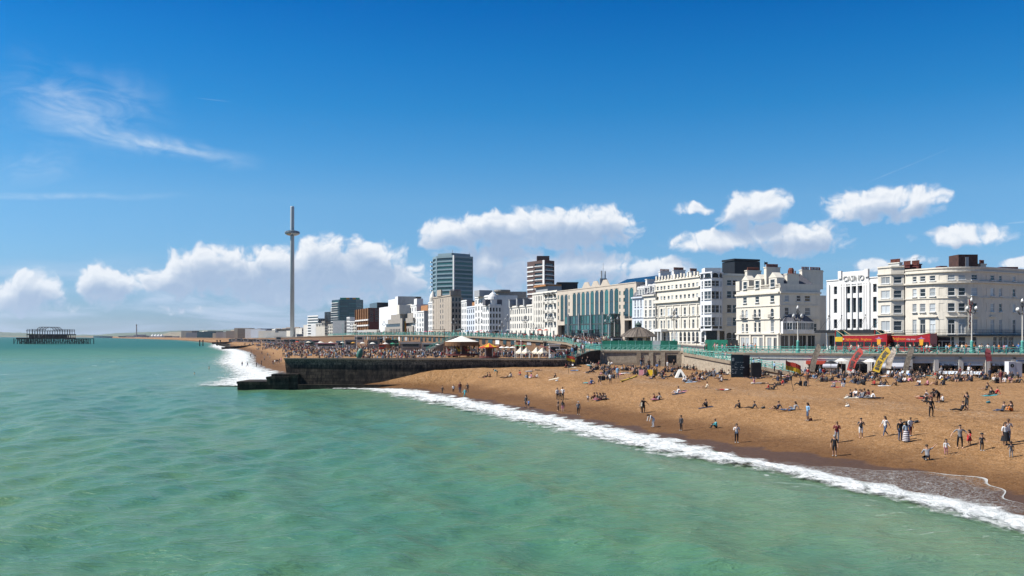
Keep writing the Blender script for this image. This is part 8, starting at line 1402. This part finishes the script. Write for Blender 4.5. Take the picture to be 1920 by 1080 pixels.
# pedestrians behind the railing
TOPS = ['black', 'charcoal', 'white', 'navy', 'grey', 'red', 'maroon', 'light blue', 'pink', 'orange', 'cream', 'blue', 'black', 'white']; BOTS = ['black', 'denim', 'charcoal', 'navy', 'khaki', 'denim']
def where(px):
    for a, t in ((1330, 'by the ramp top'), (1395, 'beside the green hoarding'), (1462, 'before the corner hotel front'), (1550, 'before the corner hotel flank'), (1655, 'below the far tour bus'), (1740, 'below the near tour bus'), (1830, 'before the hostel corner'), (2000, 'before the hostel right side')):
        if px < a: return t
for i in range(84):
    px = 1292 + (i + prg.uniform(-.8, .8))*7.45; D = prg.uniform(158, 164) if px > 1420 else (prg.uniform(174, 186) if px < 1345 else prg.uniform(169, 178)); x, y = P(px, D)
    if x < edge_x(D) + .7 + (.5 if px < 1345 else 0): continue
    person((x, y, 6.91), prg.choice(['stand', 'walk', 'walk', 'hip', 'photo', 'stand']), prg.choice((-70, 110, 90, -90, 0, -40)), prg.choice(TOPS), prg.choice(BOTS), prg.uniform(.92, 1.08), group='people on the promenade', place=where(px))
for px, py, D, ps in ((1413, 672, 156.5, 'stand'), (1423, 668, 157, 'walk'), (1452, 682, 154, 'stand'), (1355, 664, 165, 'walk'), (1361, 664, 164.5, 'walk')): x, y = P(px, D); person((x, y, zr(x, y) - .2), ps, 100, prg.choice(['pink', 'grey', 'light blue']), 'black', 1.0, group='people on the promenade', place='on the beach ramp')
for i in range(22):                                 # standing and sitting in the shop unit mouths
    px = prg.uniform(1500, 1890); x, y = P(px, prg.uniform(143, 150)); person((x, y, float(land_h(x, y))), prg.choice(['stand', 'walk', 'cross', 'onearm', 'knees', 'stand']), prg.uniform(-120, 60), prg.choice(TOPS), prg.choice(BOTS), prg.uniform(.93, 1.05), place='in front of the shop units')
for px, py, ps, tp in ((454, 687, 'stand', 'black'), (464, 688, 'walk', 'charcoal'), (481, 688, 'stand', 'black'), (490, 685, 'hip', 'navy'), (478, 671, 'stand', 'charcoal'), (496, 676, 'stand', 'grey'), (512, 684, 'stand', 'maroon'), (515, 684, 'hip', 'white'), (518, 682, 'stand', 'black'), (521, 682, 'walk', 'navy'), (524, 681, 'stand', 'black'), (527, 679, 'stand', 'pink'), (491, 665, 'walk', 'black'), (502, 668, 'stand', 'white'), (506, 674, 'child', 'grey'), (471, 662, 'stand', 'black'), (513, 664, 'knees', 'red'), (470, 670, 'stand', 'black')):
    person(ground(px, py), ps, prg.uniform(-120, 60), tp, prg.choice(BOTS), prg.uniform(.95, 1.05), group='people beyond the groyne', place='by the surf beyond the groyne')
for px, py, lab in ((392, 690.5, 'swimmer with dark hair in the sea, nearer the white surf'), (364.5, 701, 'swimmer lying low in the sea, farther from the surf')): D = 17000/(py - 630); x, y = P(px, D); person((x, y, -1.0 if px > 380 else -1.28), 'stand', -60, 'tan', 'black', 1.0, lab, 'swimmers in the sea')
# labels for everyone not described above: look first, then place, then order from the left
from collections import defaultdict
gl = defaultdict(list)
for rec in PEOPLE:
    if rec[1] is None: o, _, ps, top, bot, place, pos = rec; gl['person %s in %s and %s, %s' % (PW[ps].replace('standing hand on hip', 'standing'), top, bot, place)].append(rec)
for base, L in gl.items():
    L.sort(key=lambda r: r[6][0]/r[6][1])
    for i, r in enumerate(L): r[0]['label'] = base if len(L) == 1 else base.replace('person ', ['leftmost ', 'second ', 'third ', 'fourth ', 'fifth ', 'sixth '][min(i, 5)] + 'person ', 1)
# ---- the crowd beyond: past counting, one object
def crowd():
    def fig(st):
        m = MB(); parts = []
        def seg(fn, c): k = len(m.v); fn(); parts.append((k, len(m.v), c))
        if st: seg(lambda: m.lathe((0, 0, .78), [(.14, 0), (.15, .2), (.19, .55), (.12, .68)], 7), 1); [seg(lambda s=s: m.tube((s*.09, 0, .8), (s*.12, .05*s, 0), .085, .05, 5), 2) for s in (-1, 1)]; [seg(lambda s=s: m.tube((s*.19, 0, 1.38), (s*.24, -.06, .85), .05, .035, 4), 1) for s in (-1, 1)]; seg(lambda: m.ell((0, -.01, 1.60), .085, .10, .12, 7, 5), 0); seg(lambda: m.ell((0, .02, 1.65), .092, .10, .10, 7, 4), 3)
        else: seg(lambda: m.lathe((0, .05, .0), [(.20, 0), (.17, .25), (.20, .5), (.11, .64)], 7), 1); [seg(lambda s=s: m.tube((s*.1, 0, .12), (s*.14, -.42, .35), .09, .06, 5).tube((s*.14, -.42, .35), (s*.13, -.72, .05), .06, .045, 5), 2) for s in (-1, 1)]; [seg(lambda s=s: m.tube((s*.2, .06, .56), (s*.22, -.2, .25), .05, .04, 4), 1) for s in (-1, 1)]; seg(lambda: m.ell((0, 0, .78), .085, .10, .12, 7, 5), 0); seg(lambda: m.ell((0, .03, .83), .092, .10, .10, 7, 4), 3)
        return np.array(m.v), m.f, parts
    F_ = [fig(False), fig(True)]; V = []; Fs = []; C = []; off = 0; g = np.random.default_rng(11); cl = [CW[c] for c in ('black', 'black', 'black', 'charcoal', 'charcoal', 'navy', 'brown', 'black', 'white', 'grey', 'red', 'light blue', 'denim', 'denim', 'maroon', 'cream', 'white')]; spots = []
    def beach(n, x0, x1, y0, y1, stand):
        k = 0
        while k < n:
            px, py = g.uniform(x0, x1), g.uniform(y0, y1); cx_ = 40 + 0*px; x, y, h = ground(px, py) if py > 647 else (*P(px, (CZ - 4.0)*F/(py - HY)), 4.0); s = float(shore_s(x, y))
            if s < 9 + g.uniform(0, 14) or y < 184 or x > edge_x(y) - 2: k += .2; continue
            for _ in range(int(g.integers(1, 5))): a, r = g.uniform(0, 6.28), g.uniform(.4, 1.6); X_, Y_ = x + r*cos(a), y + r*sin(a); spots.append((X_, Y_, float(max(land_h(X_, Y_), .1)), int(g.random() < stand))); k += 1
    beach(820, 530, 800, 655, 672, .25); beach(1000, 480, 820, 646, 656, .4); beach(500, 455, 720, 642.5, 648, .5); beach(420, 770, 1000, 655, 671, .55); beach(230, 930, 1060, 658, 671, .75)
    k = 0
    for _ in range(4000):                           # more sunbathers in the packed band below the shops and the platform
        if k > 190: break
        px = g.uniform(1110, 1905); py = 691 + abs(g.normal(0, 10)) + 9*sst(px, 1350, 1600); x, y, h = ground(px, py); k += 1
        for _q in range(int(g.integers(1, 4))): spots.append((x + g.normal(0, .6), y + g.normal(0, .6), h, -1 if g.random() > .05 else 1))
    for i in range(700):                            # along the upper promenade and the plaza before the teal porch
        Y = float(np.exp(g.uniform(math.log(205), math.log(640)))); x = edge_x(Y) + .8 + abs(g.normal(0, 4.5)); spots.append((x, Y, base_z(Y), 1))
    for i in range(200): Y = g.uniform(204, 275); x = edge_x(Y) + g.uniform(.8, 16); spots.append((x, Y, base_z(Y), 1))
    for i in range(46): t = g.uniform(0, 1); spots.append((9.6 + 8*t + g.uniform(-.8, .8) - 1.4, 185 + 10*t + 1.2 + g.uniform(-.4, .4), 4.6 + 2.25*t, 1))
    for x, y, z, st in spots:
        dk_ = st < 0; st = max(st, 0); v, f, parts = F_[st]; a = g.uniform(0, 6.28) if st else -pi/2 + g.normal(0, .8); sc = g.uniform(.95, 1.15); R_ = np.array(((cos(a), -sin(a), 0), (sin(a), cos(a), 0), (0, 0, 1))); V.append(v @ R_.T * sc + (x, y, z)); Fs += [tuple(i + off for i in q) for q in f]; c = np.zeros((len(v), 4), np.float32); c[:, 3] = 1
        for k0, k1, kind in parts: c[k0:k1, :3] = (SKINS[int(g.integers(4))], cl[int(g.integers(7 if dk_ else len(cl)))] if kind == 1 else (0, 0, 0), CW[BOTS[int(g.integers(6))]] if g.random() < .75 else SKINS[0], HAIRS[int(g.integers(5))])[kind]
        for kd in (1, 2):
            ks = [p for p in parts if p[2] == kd]
            for p in ks[1:]: c[p[0]:p[1]] = c[ks[0][0]]
        C.append(c); off += len(v)
    me = bpy.data.meshes.new('crowd'); me.from_pydata(np.concatenate(V).tolist(), [], Fs); at_ = me.color_attributes.new('cloth', 'FLOAT_COLOR', 'POINT'); at_.data.foreach_set('color', np.concatenate(C).ravel()); m = bpy.data.materials.new('crowd_clothes'); m.use_nodes = True; n = NT(m.node_tree); n.put(m.node_tree.nodes['Principled BSDF'].inputs['Base Color'], n.n('ShaderNodeAttribute', attribute_name='cloth').outputs['Color']); m.node_tree.nodes['Principled BSDF'].inputs['Roughness'].default_value = .9; me.materials.append(m); tag(link('crowd', me), 'dense holiday crowd beyond the groyne, on the promenade and below the shops', 'crowd', kind='stuff')
crowd()
# towels spread on the shingle
TW = {}
for i in range(34):
    z, pl, L = G[i % len(G)]; q = L[(i*3) % len(L)]; x, y, h = at(z, q[0] + prg.uniform(-14, 14), q[1] + prg.uniform(1, 5)); cn = prg.choice(['white', 'pale blue', 'pink', 'navy', 'cream', 'red', 'turquoise']); a = prg.uniform(-.5, .5); m = MB(); k = 5; v = []
    for r_ in range(3):
        for c in range(k + 1): u, w = (c/k - .5)*1.7, (r_/2 - .5)*.85; X_, Y_ = x + u*cos(a) - w*sin(a), y + u*sin(a) + w*cos(a); v.append((X_ - x, Y_ - y, float(land_h(X_, Y_)) - h + .035 + .02*sin(3*c + r_)))
    m.add(v, [(r_*(k+1)+c, r_*(k+1)+c+1, (r_+1)*(k+1)+c+1, (r_+1)*(k+1)+c) for r_ in range(2) for c in range(k)]); o = m.build('beach_towel', M(cn.replace(' ', '_') + '_towel', CW[cn], .95, .12, 4), None, (x, y, h)); TW.setdefault((cn, pl), []).append((x/y, o))
for (cn, pl), L in TW.items():
    for i, (_, o) in enumerate(sorted(L, key=lambda t: t[0])): tag(o, '%s%s towel spread %s' % (['', 'second ', 'third ', 'fourth '][i] if len(L) > 1 and i else ('leftmost ' if len(L) > 1 else ''), cn, pl), 'towel', 'towels on the shingle')
# ------------------------------------------------------------------ lettering to mesh
def letters_to_mesh():
    fo = [o for o in COL.objects if o.type == 'FONT']; dg = bpy.context.evaluated_depsgraph_get(); dg.update()
    for o in fo:
        me = bpy.data.meshes.new_from_object(o.evaluated_get(dg)); p = o.parent; nm = 'lettering'; q = bpy.data.objects.new(nm, me); COL.objects.link(q); q.parent = p; q.location = o.location; q.rotation_euler = o.rotation_euler; bpy.data.objects.remove(o)
letters_to_mesh()
# ------------------------------------------------------------------ air: even thin haze out to the downs
def haze():
    m = bpy.data.materials.new('haze'); m.use_nodes = True; t = m.node_tree; t.nodes.clear(); o = t.nodes.new('ShaderNodeOutputMaterial'); v = t.nodes.new('ShaderNodeVolumePrincipled'); v.inputs['Color'].default_value = (.80, .88, 1, 1); v.inputs['Density'].default_value = HAZE; v.inputs['Anisotropy'].default_value = .3
    t.links.new(v.outputs[0], o.inputs['Volume']); b = MB(); b.box(-14000, 14000, -300, 14500, -8, 182); k = b.build('haze', m); tag(k, 'thin blue summer haze over the sea and coast', 'haze', kind='stuff')
HAZE = 2.4e-5
haze()
